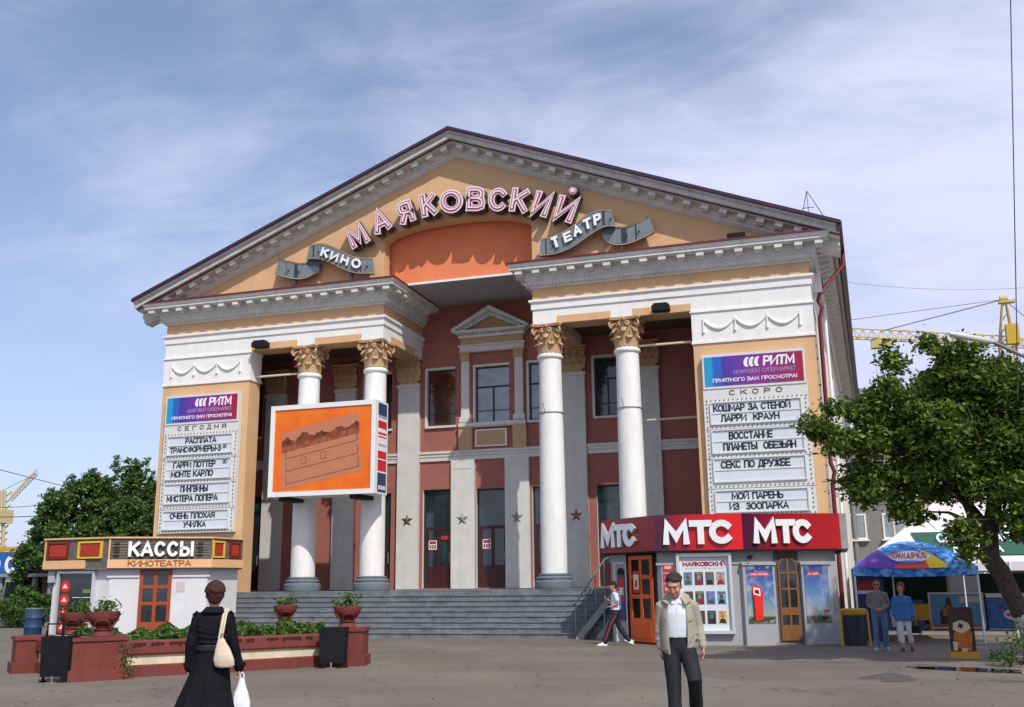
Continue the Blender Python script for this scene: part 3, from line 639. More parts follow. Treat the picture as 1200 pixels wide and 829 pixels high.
for ch, q in MAIN:
    m = MB(); f = quadf(q)
    put_text(m, ch, f, -.50, -.12, 0, th=.29, mside=2)
    put_text(m, ch, f, -.515, -.50, 1, th=.26)
    L = m.build('letter', [NM, NW, NS], TS)
    for b_, y_, mm in ((.155, -.53, NM), (.07, -.545, NW)):
        m = MB(); f2 = (lambda f, e: lambda s, t: f(e+(1-2*e)*s, e+(1-2*e)*t))(f, (.29-b_)/2); put_text(m, ch, f2, y_, y_+.012, 0, th=b_/(1-(.29-b_))); m.build('neon_tube', mm, L)
m = MB(); m.lathe([(.2, 0), (.2, .3)], n=24); m.v = [(x+4.65, -.12-z, 15.47+y) for x, y, z in m.v]; L = m.build('letter_dot', NS, TS)
for r0, y_, mm in ((.19, -.43, NM), (.14, -.44, NW), (.11, -.45, NM), (.085, -.46, NW)):
    m = MB(); m.lathe([(r0, 0), (r0, .01)], n=24); m.v = [(x+4.65, y_-z, 15.47+y) for x, y, z in m.v]; m.build('ring', mm, L)
# film strip signs
FS = mat('film_strip_grey', (.17, .205, .225), .45, .12, 6); FD = mat('film_strip_dark', (.035, .04, .045), .5); LW = mat('white_letter_face', (.85, .85, .85), .3); LS = mat('letter_side_grey', (.35, .35, .36), .4)
PERF = mat('film_hole', (.5, .38, .25), .8); FB = mat('film_strip_back', (.09, .11, .125), .5)
def resample(p, n):
    p = [Vector(q) for q in p]; L = [0]
    for i in range(1, len(p)): L.append(L[-1]+(p[i]-p[i-1]).length)
    out = []
    for k in range(n+1):
        t = L[-1]*k/n; i = max(j for j in range(len(p)-1) if L[j] <= t+1e-9); u = (t-L[i])/(L[i+1]-L[i])
        # catmull-rom
        a, b, c, d = p[max(i-1, 0)], p[i], p[i+1], p[min(i+2, len(p)-1)]
        out.append(.5*((2*b)+(c-a)*u+(2*a-5*b+4*c-d)*u*u+(3*b-a-3*c+d)*u**3))
    return out
def ribbon(par, top, bot, y0, y1, lines, holes=True, ys=0.):
    n = 24; t = resample(top, n); b = resample(bot, n); m = MB()
    yy = [y0+ys*math.sin(math.pi*2*k/n) for k in range(n+1)]
    vs = [(p.x, yy[k], p.y) for k, p in enumerate(t)]+[(p.x, yy[k], p.y) for k, p in enumerate(b)]+[(p.x, y1, p.y) for p in t]+[(p.x, y1, p.y) for p in b]; N = n+1
    fs = []
    for k in range(n): fs += [(k, k+1, N+k+1, N+k), (2*N+k, 3*N+k, 3*N+k+1, 2*N+k+1), (k, 2*N+k, 2*N+k+1, k+1), (N+k, N+k+1, 3*N+k+1, 3*N+k)]
    fs += [(0, N, 3*N, 2*N), (n, 2*N+n, 3*N+n, N+n)]
    m.add(vs, fs); rb = m.build('strip', FS, par)
    h = MB()
    for a, b_ in ((0, .11), (.89, 1.)):
        e = MB()
        for k in range(n):
            q = [(t[k].lerp(b[k], a), yy[k]), (t[k+1].lerp(b[k+1], a), yy[k+1]), (t[k+1].lerp(b[k+1], b_), yy[k+1]), (t[k].lerp(b[k], b_), yy[k])]
            e.add([(p.x, y-.006, p.y) for p, y in q]+[(p.x, y, p.y) for p, y in q], [(0, 1, 2, 3), (0, 1, 5, 4), (3, 2, 6, 7)])
            if holes:
                cc = a+.055 if a == 0 else .945
                for u in (.25, .75):
                    c = t[k].lerp(t[k+1], u).lerp(b[k].lerp(b[k+1], u), cc); y = yy[k]-.01; h.box(c.x-.022, y-.004, c.y-.02, c.x+.022, y, c.y+.02)
        e.build('strip_edge', FD, rb)
    if holes: h.build('film_holes', PERF, rb, kind='stuff')
    l = MB()
    for u in lines:
        i = min(int(u*n), n-1); a = t[i].lerp(b[i], .12); c = t[i].lerp(b[i], .88); l.box(min(a.x, c.x), yy[i]-.007, c.y, max(a.x, c.x)+.012, yy[i]-.001, a.y)
        d = t[min(i+2, n)].lerp(b[min(i+2, n)], .55); l.tube([(d.x, yy[i], d.y), (d.x, yy[i]-.09, d.y)], .03, 6)
    l.build('frame_line', FD, rb)
def strip_letters(par, items, y, d=.12):
    for ch, q in items:
        m = MB(); put_text(m, ch, quadf(q), y, y+d, 0, th=.23, mside=1); m.build('letter', [LW, LS], par)
K = thing('film_strip_sign', 'grey film strip sign with white letters КИНО on the left of the pediment', 'film strip sign', (-5.3, -.2, 13.4))
ribbon(K, [(-7.29, 14.22), (-6.9, 14.09), (-6.5, 13.96), (-6.15, 13.9)], [(-7.46, 13.6), (-7.03, 13.41), (-6.42, 13.26), (-6.02, 13.29), (-5.72, 13.42)], -.40, -.3, (.3, .62))
m = MB(); m.prism([(-6.2, 13.94), (-6.01, 14.07), (-5.56, 14.02), (-5.55, 13.82), (-5.6, 13.48), (-5.76, 13.44)], -.3, -.2); m.build('strip_fold', FB, K)
ribbon(K, [(-5.95, 14.56), (-5.7, 14.63), (-5.31, 14.59), (-4.91, 14.42), (-4.51, 14.19), (-4.12, 13.98), (-3.73, 13.86), (-3.28, 13.8)], [(-6.05, 14.01), (-5.78, 14.02), (-5.43, 13.94), (-5.03, 13.76), (-4.64, 13.54), (-4.25, 13.34), (-3.81, 13.2), (-3.19, 13.13)], -.46, -.32, (.1, .86))
strip_letters(K, [("К", [(-5.42, 14.08), (-5.1, 13.93), (-5.03, 14.29), (-5.31, 14.43)]), ("И", [(-5.0, 13.89), (-4.69, 13.72), (-4.59, 14.06), (-4.92, 14.23)]), ("Н", [(-4.56, 13.7), (-4.25, 13.53), (-4.15, 13.87), (-4.45, 14.04)]), ("О", [(-4.1, 13.49), (-3.72, 13.34), (-3.63, 13.72), (-4.02, 13.86)])], -.56)
m = MB(); m.box(-6.7, -.38, 12.93, -6.55, -.25, 13.35); m.box(-4.2, -.38, 12.93, -4.1, -.25, 13.4); m.build('bracket', NS, K)
K = thing('film_strip_sign', 'grey film strip sign with white letters ТЕАТР right of the coral recess', 'film strip sign', (5.3, -.2, 13.4))
ribbon(K, [(3.42, 13.78), (3.78, 13.8), (4.26, 13.95), (4.74, 14.21), (5.22, 14.52), (5.61, 14.61), (6.03, 14.54)], [(3.37, 13.11), (3.92, 13.1), (4.48, 13.24), (4.95, 13.49), (5.43, 13.77), (5.82, 13.92), (6.16, 13.88)], -.46, -.32, (.1, .88))
m = MB(); m.prism([(5.57, 13.86), (5.79, 13.96), (6.14, 13.93), (6.2, 13.9), (5.81, 13.41), (5.7, 13.55)], -.3, -.2); m.build('strip_fold', FB, K)
ribbon(K, [(6.22, 13.89), (6.58, 13.89), (6.96, 14.0), (7.35, 14.19)], [(5.83, 13.34), (6.17, 13.2), (6.63, 13.21), (7.08, 13.35), (7.54, 13.53)], -.40, -.3, (.3, .62))
strip_letters(K, [("Т", [(3.95, 13.3), (4.15, 13.36), (4.08, 13.8), (3.78, 13.7)]), ("Е", [(4.34, 13.46), (4.62, 13.56), (4.55, 13.92), (4.25, 13.82)]), ("А", [(4.68, 13.64), (4.99, 13.76), (4.87, 14.14), (4.62, 14.04)]), ("Т", [(5.06, 13.84), (5.36, 13.94), (5.28, 14.34), (5.0, 14.24)]), ("Р", [(5.42, 13.98), (5.68, 14.06), (5.68, 14.46), (5.38, 14.38)])], -.56)
m = MB(); m.box(6.3, -.38, 12.93, 6.4, -.25, 13.35); m.build('bracket', NS, K)
# ------------------------------------------------------------------ marquee boards
BW = mat('board_white', (.66, .66, .64), .5, .05, 4, streak=.05); PNL = mat('board_panel_white', (.62, .66, .70), .4, .04, 3); BLK = mat('board_letter_black', (.02, .02, .03), .5); BRN = mat('board_letter_brown', (.13, .045, .03), .5)
BLB = mat('bulb_dark', (.12, .11, .1), .4); PRW = mat('print_white', (.82, .8, .82), .5); PRG = mat('print_faded_violet', (.42, .3, .45), .5)
def board(x0, label, word, boxes, fr):
    x1 = x0+3.36; T = 9.05; Z = lambda d: T-d
    K = thing('marquee_board', label, 'marquee board', ((x0+x1)/2, -.15, 3.67))
    m = MB(); m.box(x0, -.2, Z(5.38), x1, -.02, Z(1.17)); m.box(x0+.02, -.23, Z(1.17), x1-.02, -.02, Z(0)); m.build('backing', BW, K)
    gm = gradmat('poster_gradient_'+fr, [(0, (.01, .30, .55)), (.07, (.01, .30, .55)), (.09, (.015, .12, .5)), (.16, (.02, .1, .45)), (.19, (.05, .03, .3)), (.35, (.13, .03, .32)), (.6, (.22, .02, .2)), (.93, (.28, .01, .1)), (.96, (.34, .005, .03)), (1, (.34, .005, .03))], (x0+.1, 0, 0), (x1-.1, 0, 0))
    m = MB(); m.box(x0+.09, -.245, Z(1.08), x1-.09, -.23, Z(.09)); pn = m.build('header_poster', gm, K)
    m = MB(); put_text(m, 'РИТМ', rect(x0+2.0, Z(.5), x1-.35, Z(.17), .03), -.255, -.245, 0, th=.2); m.build('header_title', PRW, pn)
    for k in range(3):
        m = MB()
        cx = x0+1.5+.17*k; pts = [(cx+.13*math.cos(a)*.9, Z(.34)+.17*math.sin(a)) for a in [math.pi*(.55+.9*j/8) for j in range(9)]]; inn = [(cx+.07+.07*math.cos(a), Z(.34)+.14*math.sin(a)) for a in [math.pi*(1.45-.9*j/8) for j in range(9)]]
        m.prism([(x+.12*(z-Z(.34)), z) for x, z in pts+inn], -.255, -.245); m.build('logo_arc', PRW, pn)
    m = MB(); put_text(m, 'ПРИЯТНОГО ВАМ ПРОСМОТРА!', rect(x0+.35, Z(.97), x1-.3, Z(.84)), -.255, -.245, 0, .025); m.build('header_print', PRW, pn)
    m = MB(); put_text(m, 'ЦИФРОВОЙ СУПЕРМАРКЕТ', rect(x0+1.05, Z(.72), x1-.32, Z(.58)), -.255, -.245, 0, .0); m.build('header_subtitle', PRG, pn)
    n_ = len(word); a, b = (x0+.62, x1-.55) if n_ > 5 else (x0+.85, x1-.8); w_ = (b-a)/(n_-.45)
    for i, ch in enumerate(word): m = MB(); put_text(m, ch, rect(a+w_*i, Z(1.41), a+w_*i+w_*.55, Z(1.24)), -.215, -.2, 0, .02); m.build('heading_letter', BRN, K)
    bl = MB(); ic = MB(); ic.lathe([(.0, -.02), (.024, -.01), (.024, .01), (0, .02)], n=6, sm=False); base = ic.v
    rows = [1.56, 2.45, 3.41, 4.4, 5.31]; tops = [1.66, 2.58, 3.52, 4.56]; bots = [2.34, 3.30, 4.24, 5.22]
    def bulb(x, z): b_ = len(bl.v); bl.v += [(x+a*1., -.22+c*.8, z+b2) for a, b2, c in base]; bl.f += [tuple(b_+i for i in f) for f in ic.f]; bl.m += [0]*len(ic.f); bl.sm += [False]*len(ic.f)
    for z in rows:
        x = x0+.1
        while x < x1-.05: bulb(x, Z(z)); x += .145
    for t, b_ in zip(tops, bots):
        z = t
        while z < b_+.02:
            for x in (x0+.1, x1-.1): bulb(x, Z(z))
            z += .145
    bl.build('bulb_row', BLB, K, kind='stuff')
    m = MB()
    for z in (2.45, 3.41, 4.4): m.box(x0-.02, -.21, Z(z+.085), x1+.02, -.195, Z(z+.07))
    m.build('board_joint', mat('joint_grey', (.2, .2, .2), .7), K)
    for (t, b_, ln) in zip(tops, bots, boxes):
        a, c = x0+.24, x1-.26; h = (b_-t)/2
        m = MB(); m.box(a, -.212, Z(b_), c, -.2, Z(t)); tp = m.build('title_box', PNL, K)
        m = MB(); m.box(a-.04, -.26, Z(b_)-.04, c+.04, -.2, Z(b_)); m.box(a-.04, -.26, Z(t), c+.04, -.2, Z(t)+.04); m.box(a-.04, -.26, Z(b_), a, -.2, Z(t)); m.box(c, -.26, Z(b_), c+.04, -.2, Z(t)); m.box(a, -.235, Z(t+h)-.018, c, -.212, Z(t+h)+.018); m.build('title_frame', BW, tp)
        m = MB()
        for i, l in enumerate(ln):
            if not l: continue
            if m.v: m.build('title_letters', BLK, tp); m = MB()
            txt, u0, u1 = l[:3]; zz0 = Z(t+h*i+h*.86); zz1 = Z(t+h*i+h*.16)
            put_text(m, txt, rect(a+(c-a)*u0, zz0, a+(c-a)*u1, zz1), -.222, -.212, 0, th=.19)
            if len(l) > 3: m.build('title_letters', BLK, tp); m = MB(); put_text(m, l[3], rect(a+(c-a)*l[4], zz0+.1, a+(c-a)*l[5], zz1), -.222, -.212, 0, .022)
        if m.v: m.build('title_letters', BLK, tp)
board(-12.23, 'tall white cinema board headed СЕГОДНЯ on the left pillar, listing ТРАНСФОРМЕРЫ', 'СЕГОДНЯ', [[('РАСПЛАТА', .27, .76), ('ТРАНСФОРМЕРЫ-3', .03, .84, '3D', .86, .93)], [('ГАРРИ ПОТТЕР', .1, .77, '3D', .87, .95), ('МОНТЕ КАРЛО', .07, .74)], [('ПИНГВИНЫ', .24, .67), ('МИСТЕРА ПОПЕРА', .03, .83)], [('ОЧЕНЬ ПЛОХАЯ', .1, .8), ('УЧИЛКА', .32, .67)]], 'left')
board(8.87, 'tall white cinema board headed СКОРО on the right pillar, listing ЛАРРИ КРАУН', 'СКОРО', [[('КОШМАР ЗА СТЕНОЙ', .02, .89), ('ЛАРРИ  КРАУН', .1, .76)], [('ВОССТАНИЕ', .18, .67), ('ПЛАНЕТЫ  ОБЕЗЬЯН', .11, .92)], [('СЕКС ПО ДРУЖБЕ', .07, .84), None], [('МОЙ ПАРЕНЬ', .17, .74), ('ИЗ  ЗООПАРКА', .14, .79)]], 'right')
# ------------------------------------------------------------------ orange advertising screen
SC = thing('advertising_screen', 'big white framed orange screen mounted in front of the two left columns', 'billboard', (-4.74, -.6, 4.8))
x0, x1, z0, z1, y0, y1 = -6.87, -2.61, 4.8, 8.15, -1.2, -.16
m = MB(); m.box(x0, y0+.06, z0, x1, y1, z1); m.build('cabinet', WFR, SC)
f = MB(); b_ = .17; f.box(x0, y0, z0, x1, y0+.06, z0+b_); f.box(x0, y0, z1-b_, x1, y0+.06, z1); f.box(x0, y0, z0+b_, x0+b_, y0+.06, z1-b_); f.box(x1-b_, y0, z0+b_, x1, y0+.06, z1-b_); f.build('frame', WFR, SC)
OR = mat('orange_print', (.82, .12, .008), .4, .12, .8, col2=(.85, .2, .008))
m = MB(); m.box(x0+b_, y0+.04, z0+b_, x1-b_, y0+.06, z1-b_); op = m.build('orange_print', OR, SC)
pc = [(-6.3, 5.05), (-3.15, 5.62), (-3.32, 7.75), (-6.4, 7.13)]; Q = quadf(pc)
def pq(s0, t0, s1, t1, y, m_, mb): a, b, c, d = Q(s0, t0), Q(s1, t0), Q(s1, t1), Q(s0, t1); mb.add([(a[0], y, a[1]), (b[0], y, b[1]), (c[0], y, c[1]), (d[0], y, d[1])], [(0, 1, 2, 3)], m_)
m = MB(); pq(0, 0, 1, 1, y0+.036, 0, m)
pq(0, .64, 1, .79, y0+.032, 1, m); random.seed(5)
tl = [(0, .74)]+[(k/120, .80+.03*math.sin(k*.23)+.022*abs(math.sin(k*.41+1))+.07*math.exp(-((k-36)/14)**2)+.05*math.exp(-((k-8)/7)**2)+random.uniform(-.004, .004)) for k in range(121)]+[(1, .74)]
tl = [Q(*p) for p in tl]; m.add([(x, y0+.03, z) for x, z in tl], [tuple(range(len(tl)))], 2)
for a, b, c in ((.03, .66, .52), (.03, .46, .3), (.03, .26, .08)):
    for s_, t_, s2, t2 in ((.05, c, .97, c+.006), (.05, c, .056, b), (.964, c, .97, b)): pq(s_, t_, s2, t2, y0+.028, 3, m)
for a in (.25, .5): pq(a, .52-.16, a+.06, .526-.16, y0+.027, 3, m); pq(a, .48, a+.06, .484, y0+.027, 3, m); pq(a, .36, a+.004, .48, y0+.027, 3, m); pq(a+.06, .36, a+.064, .48, y0+.027, 3, m)
m.build('picture_print', [mat('faded_pink_print', (.5, .19, .10), .5, .06, 5), mat('brown_print', (.22, .05, .014), .5, .45, 5, col2=(.45, .13, .05)), mat('dark_brown_print', (.07, .016, .006), .5, .4, 4, col2=(.30, .08, .025)), mat('line_print', (.1, .03, .02), .5)], op)
m = MB(); sx = x1; pr = [(.0, .16, 0), (.16, .2, 3), (.2, .23, 2), (.23, .33, 1), (.33, .38, 2), (.38, .41, 1), (.41, .43, 2), (.43, .45, 1), (.45, .53, 2), (.53, .56, 3), (.56, .62, 2), (.62, .72, 1), (.72, .735, 2), (.735, .88, 1), (.88, .9, 2), (.9, 1.14, 0)]
H_ = 3.2
for a, b, c in pr: m.box(sx, y0+.22, z1-.08-a*2.8, sx+.012, y1-.12, z1-.08-b*2.8, c)
for k in range(3): m.box(sx+.012, y0+.3+.2*k, z0+.16, sx+.016, y0+.44+.2*k, z0+.3, 2)
m.build('side_print', [mat('navy_print', (.03, .05, .12), .5), mat('red_print', (.6, .02, .03), .5), PRW, mat('grey_print', (.4, .42, .48), .5)], SC)
for x in (-6.3, -3.45):
    m = MB(); m.box(x-.22, -1.0, 4.66, x+.22, .1, 4.8); m.build('bracket', BLACK, SC)
# ------------------------------------------------------------------ red phone shop kiosk
KG = mat('kiosk_grey_plaster', (.36, .36, .37), .85, .08, 2, .15, 25, streak=.2); KW = mat('kiosk_white_plaster', (.62, .62, .63), .85, .06, 2, .15, 25, streak=.1)
KR = [(6.2, -4.5), (8.05, -6.2), (10.32, -5.85), (12.8, -4.7)]
def inset_poly(P, d, back):
    out = []
    for i in range(len(P)):
        ns = []
        for j in (i-1, i):
            if 0 <= j < len(P)-1: u = (Vector(P[j+1])-Vector(P[j])).normalized(); ns.append(Vector((u.y, -u.x)))
        n = ns[0] if len(ns) == 1 else (ns[0]+ns[1])/(1+ns[0].dot(ns[1]))
        p = Vector(P[i])-n*d; out.append((p.x, p.y))
    return out
wk = inset_poly(KR, .25, 0)
MK = thing('phone_shop_kiosk', 'grey angular kiosk with red МТС fascia in front of the right pillar', 'kiosk', (9.4, -3.5, 0))
wk[0] = (6.42, -4.35); wk[3] = (12.62, -4.5)
m = MB(); m.slab(wk+[(12.62, -.42), (6.42, -.42)], 0, 2.5); m.build('wall', KG, MK)
m = MB(); m.slab([(6.25, -.45), (6.25, -4.48), (8.06, -6.14), (10.3, -5.78), (12.75, -4.65), (12.75, -.45)], 3.3, 3.38); m.build('roof', mat('grey_roofing', (.25, .25, .26), .8), MK)
MW = mat('brushed_white_letter', (.80, .80, .82), .35)
for i in range(3):
    P0, P1 = KR[i], KR[i+1]; fr = frame(P0, P1); L = (Vector(P1)-Vector(P0)).length
    st = [(0, (.30, .01, .015)), (1, (.24, .008, .012))] if i == 0 else [(0, (.05, .008, .035)), (.12, (.10, .006, .03)), (.45, (.5, .006, .012)), (1, (.74, .008, .01))] if i == 1 else [(0, (.05, .008, .035)), (.1, (.10, .006, .03)), (.4, (.34, .006, .012)), (1, (.40, .006, .01))]  # purple-to-red print; shade on the side faces is put in as darker reds
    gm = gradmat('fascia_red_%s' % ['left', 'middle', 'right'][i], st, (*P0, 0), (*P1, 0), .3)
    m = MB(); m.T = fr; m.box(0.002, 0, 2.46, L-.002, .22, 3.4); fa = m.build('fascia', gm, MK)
    spans = [((.07, .75), (.72, 1.2), (1.15, 1.72)), ((.2, .9), (.9, 1.5), (1.42, 2.07)), ((.26, .92), (.9, 1.45), (1.36, 1.92))][i]
    for ch, (a, b) in zip('МТС', spans):
        m = MB(); m.T = fr; put_text(m, ch, rect(a, 2.61, b, 3.24), -.09, 0, 0, th=.27, mside=1); m.build('letter', [MW, LS], fa)
m = MB(); m.slab([(6.2, -4.5), (8.05, -6.2), (10.32, -5.85), (12.8, -4.7), (12.8, -.45), (6.2, -.45)], 2.42, 2.455); m.build('fascia_soffit', DARK, MK)
SR = mat('side_banner_grey', (.36, .33, .34), .6, .2, 3)
m = MB(); m.box(12.8, -4.66, 2.46, 12.98, -.45, 3.4); m.build('side_fascia', SR, MK)
m = MB(); m.box(6.2, -4.46, 2.46, 6.38, -.45, 3.4); m.build('side_fascia', SR, MK)
# door in the left face
OD = mat('orange_door_paint', (.62, .10, .015), .45, .08, 4); PG = glassmat('grey_door_glass', (.09, .11, .115), .1)
fr = frame(KR[0], KR[1], .25)
def door(fr, a, b, h, mt, par, cols=2, rows=3, solid=.62, z0=.06, rail=.11, gl=PG, w=-.06):
    m = MB(); m.T = fr; m.box(a, w, z0, b, w+.08, z0+solid); W2 = (b-a-rail)/cols; H2 = (h-solid-rail)/rows
    for c in range(cols+1): m.box(a+W2*c, w, z0+solid, a+W2*c+rail, w+.08, h+z0)
    for r in range(1, rows+1):
        for c in range(cols): m.box(a+W2*c+rail, w, z0+solid+H2*r-.0, a+W2*(c+1), w+.08, z0+solid+H2*r+rail)
    m.box(a+rail, w-.015, z0+.12, b-rail, w, z0+solid-.1)
    d = m.build('door', mt, par)
    for r in range(rows):
        for c in range(cols):
            m = MB(); m.T = fr; m.box(a+W2*c+rail, w+.03, z0+solid+(H2*r+(rail if r else 0)), a+W2*(c+1), w+.045, z0+solid+H2*(r+1)); m.build('pane', gl, d)
    return d
m = MB(); m.T = fr; m.box(.85, -.03, .02, 2.2, .05, 2.42); m.build('door_surround', DARK, MK)
d = door(fr, 1.0, 2.05, 2.3, OD, MK)
RP = mat('red_notice', (.62, .02, .015), .5); YP = mat('pale_print', (.75, .68, .5), .5)
m = MB(); m.T = fr; m.box(1.2, -.075, 1.35, 1.5, -.066, 1.95, 0); m.box(1.24, -.08, 1.45, 1.46, -.075, 1.85, 1); m.box(1.3, -.083, 1.5, 1.4, -.08, 1.7, 0); m.build('door_poster', [RP, YP], d)
m = MB(); m.T = fr; m.tube([tuple(fr(0, 0, 0)-fr(0, 0, 0)) for _ in range(0)] or [(1.02, -.06, 1.0), (1.02, -.14, 1.02), (1.02, -.14, 1.3), (1.02, -.06, 1.32)], .015, 5); m.build('handle', BLACK, d)
m = MB(); m.T = fr; m.box(.25, -.04, .02, .32, .02, 2.15); m.box(.8, -.04, .02, .84, .02, 2.15); m.box(.25, -.05, 2.15, .84, .02, 2.2); m.build('doorway_trim', WALLW, MK)
m = MB(); m.T = fr; m.box(.38, -.012, .6, .72, -.002, 2.0, 0); m.box(.42, -.016, 1.1, .68, -.012, 1.75, 1); m.box(.45, -.02, 1.3, .65, -.016, 1.5, 2)
m.add([(.55+.17*math.cos(math.pi*k/12), -.014, 1.86+.2*math.sin(math.pi*k/12)) for k in range(13)], [tuple(range(13))], 3); m.build('poster', [mat('violet_poster', (.06, .05, .14), .4), RP, YP, BLACK], MK, label='dark violet poster left of the orange door')
# middle face
fr = frame(KR[1], KR[2], .25)
m = MB(); m.T = fr; m.box(-.02, -.03, 2.08, 2.33, .02, 2.14); m.build('ledge_moulding', KG, MK)
m = MB(); m.T = fr
for k in range(6): m.box(.16, -.02, 1.92-.28*k, .42, -.006, 2.14-.28*k, 0 if k != 3 else 1); m.box(.2, -.024, 1.98-.28*k, .38, -.02, 2.06-.28*k, 2)
m.build('notice_strip', [RP, mat('plum_print', (.2, .02, .03), .5), mat('pink_print', (.75, .4, .38), .5)], MK)
PC = thing('poster_case', 'white glazed poster case of film posters on the kiosk front beneath the middle МТС', 'poster case', tuple(fr(1.24, 0, .32)))
m = MB(); m.T = fr; a, b, c, e = .52, 1.97, .3, 2.38; t = .08
m.box(a, -.16, c, b, -.003, c+t); m.box(a, -.16, e-t, b, -.003, e); m.box(a, -.16, c+t, a+t, -.003, e-t); m.box(b-t, -.16, c+t, b, -.003, e-t); m.build('case_frame', mat('aluminium_frame', (.62, .64, .66), .35, metal=.3), PC)
m = MB(); m.T = fr; m.box(a+t, -.06, c+t, b-t, -.003, e-t); bk = m.build('case_sheet', mat('poster_sheet_white', (.66, .69, .74), .5), PC)
m = MB(); m.T = fr; put_text(m, 'МАЯКОВСКИЙ', rect(.68, 2.04, 1.82, 2.16), -.068, -.06, 0, th=.24); m.build('case_title', mat('dark_red_print', (.32, .01, .03), .5), bk)
m = MB(); m.T = fr; put_text(m, 'СМОТРИТЕ В КИНО', rect(.75, 1.97, 1.75, 2.0), -.066, -.06, 0, 0); m.build('case_subtitle', mat('grey_ink', (.3, .3, .35), .5), bk)
FC = [(.1, .25, .4), (.03, .035, .03), (.12, .11, .1), (.35, .33, .3), (.05, .04, .04), (.01, .06, .03), (.05, .15, .5), (.07, .3, .45), (.02, .03, .06), (.03, .02, .02), (.55, .38, .08), (.4, .1, .05)]
random.seed(9)
for i in range(12):
    r, cc = divmod(i, 4); x = .70+.285*cc; z = 1.55-.5*r; cl = FC[[0, 1, 2, 3, 4, 5, 6, 7, 8, 1, 9, 10][i]]
    m = MB(); m.T = fr; m.box(x, -.066, z, x+.225, -.06, z+.34, 0)
    hx = x+.11; m.add([(hx+.05*math.cos(2*math.pi*k/10), -.068, z+.2+.065*math.sin(2*math.pi*k/10)) for k in range(10)], [tuple(range(10))], 1)
    m.add([(hx-.09, -.067, z+.02), (hx+.09, -.067, z+.02), (hx+.06, -.067, z+.13), (hx-.06, -.067, z+.13)], [(0, 1, 2, 3)], 2); m.box(x+.02, -.069, z+.28, x+.2, -.067, z+.31, 1)
    c1 = mat('film_print_a%d' % i, cl, .4, .5, 9, col2=tuple(min(1, c*1.6+.06) for c in cl)); c2 = mat('film_print_b%d' % i, random.choice([(.3, .2, .15), (.08, .16, .15), (.25, .25, .24), (.16, .06, .05)]), .4); c3 = mat('film_print_c%d' % i, random.choice([(.02, .02, .03), (.3, .02, .02), (.1, .08, .05)]), .4)
    m.build('film_poster', [c1, c2, c3], bk)
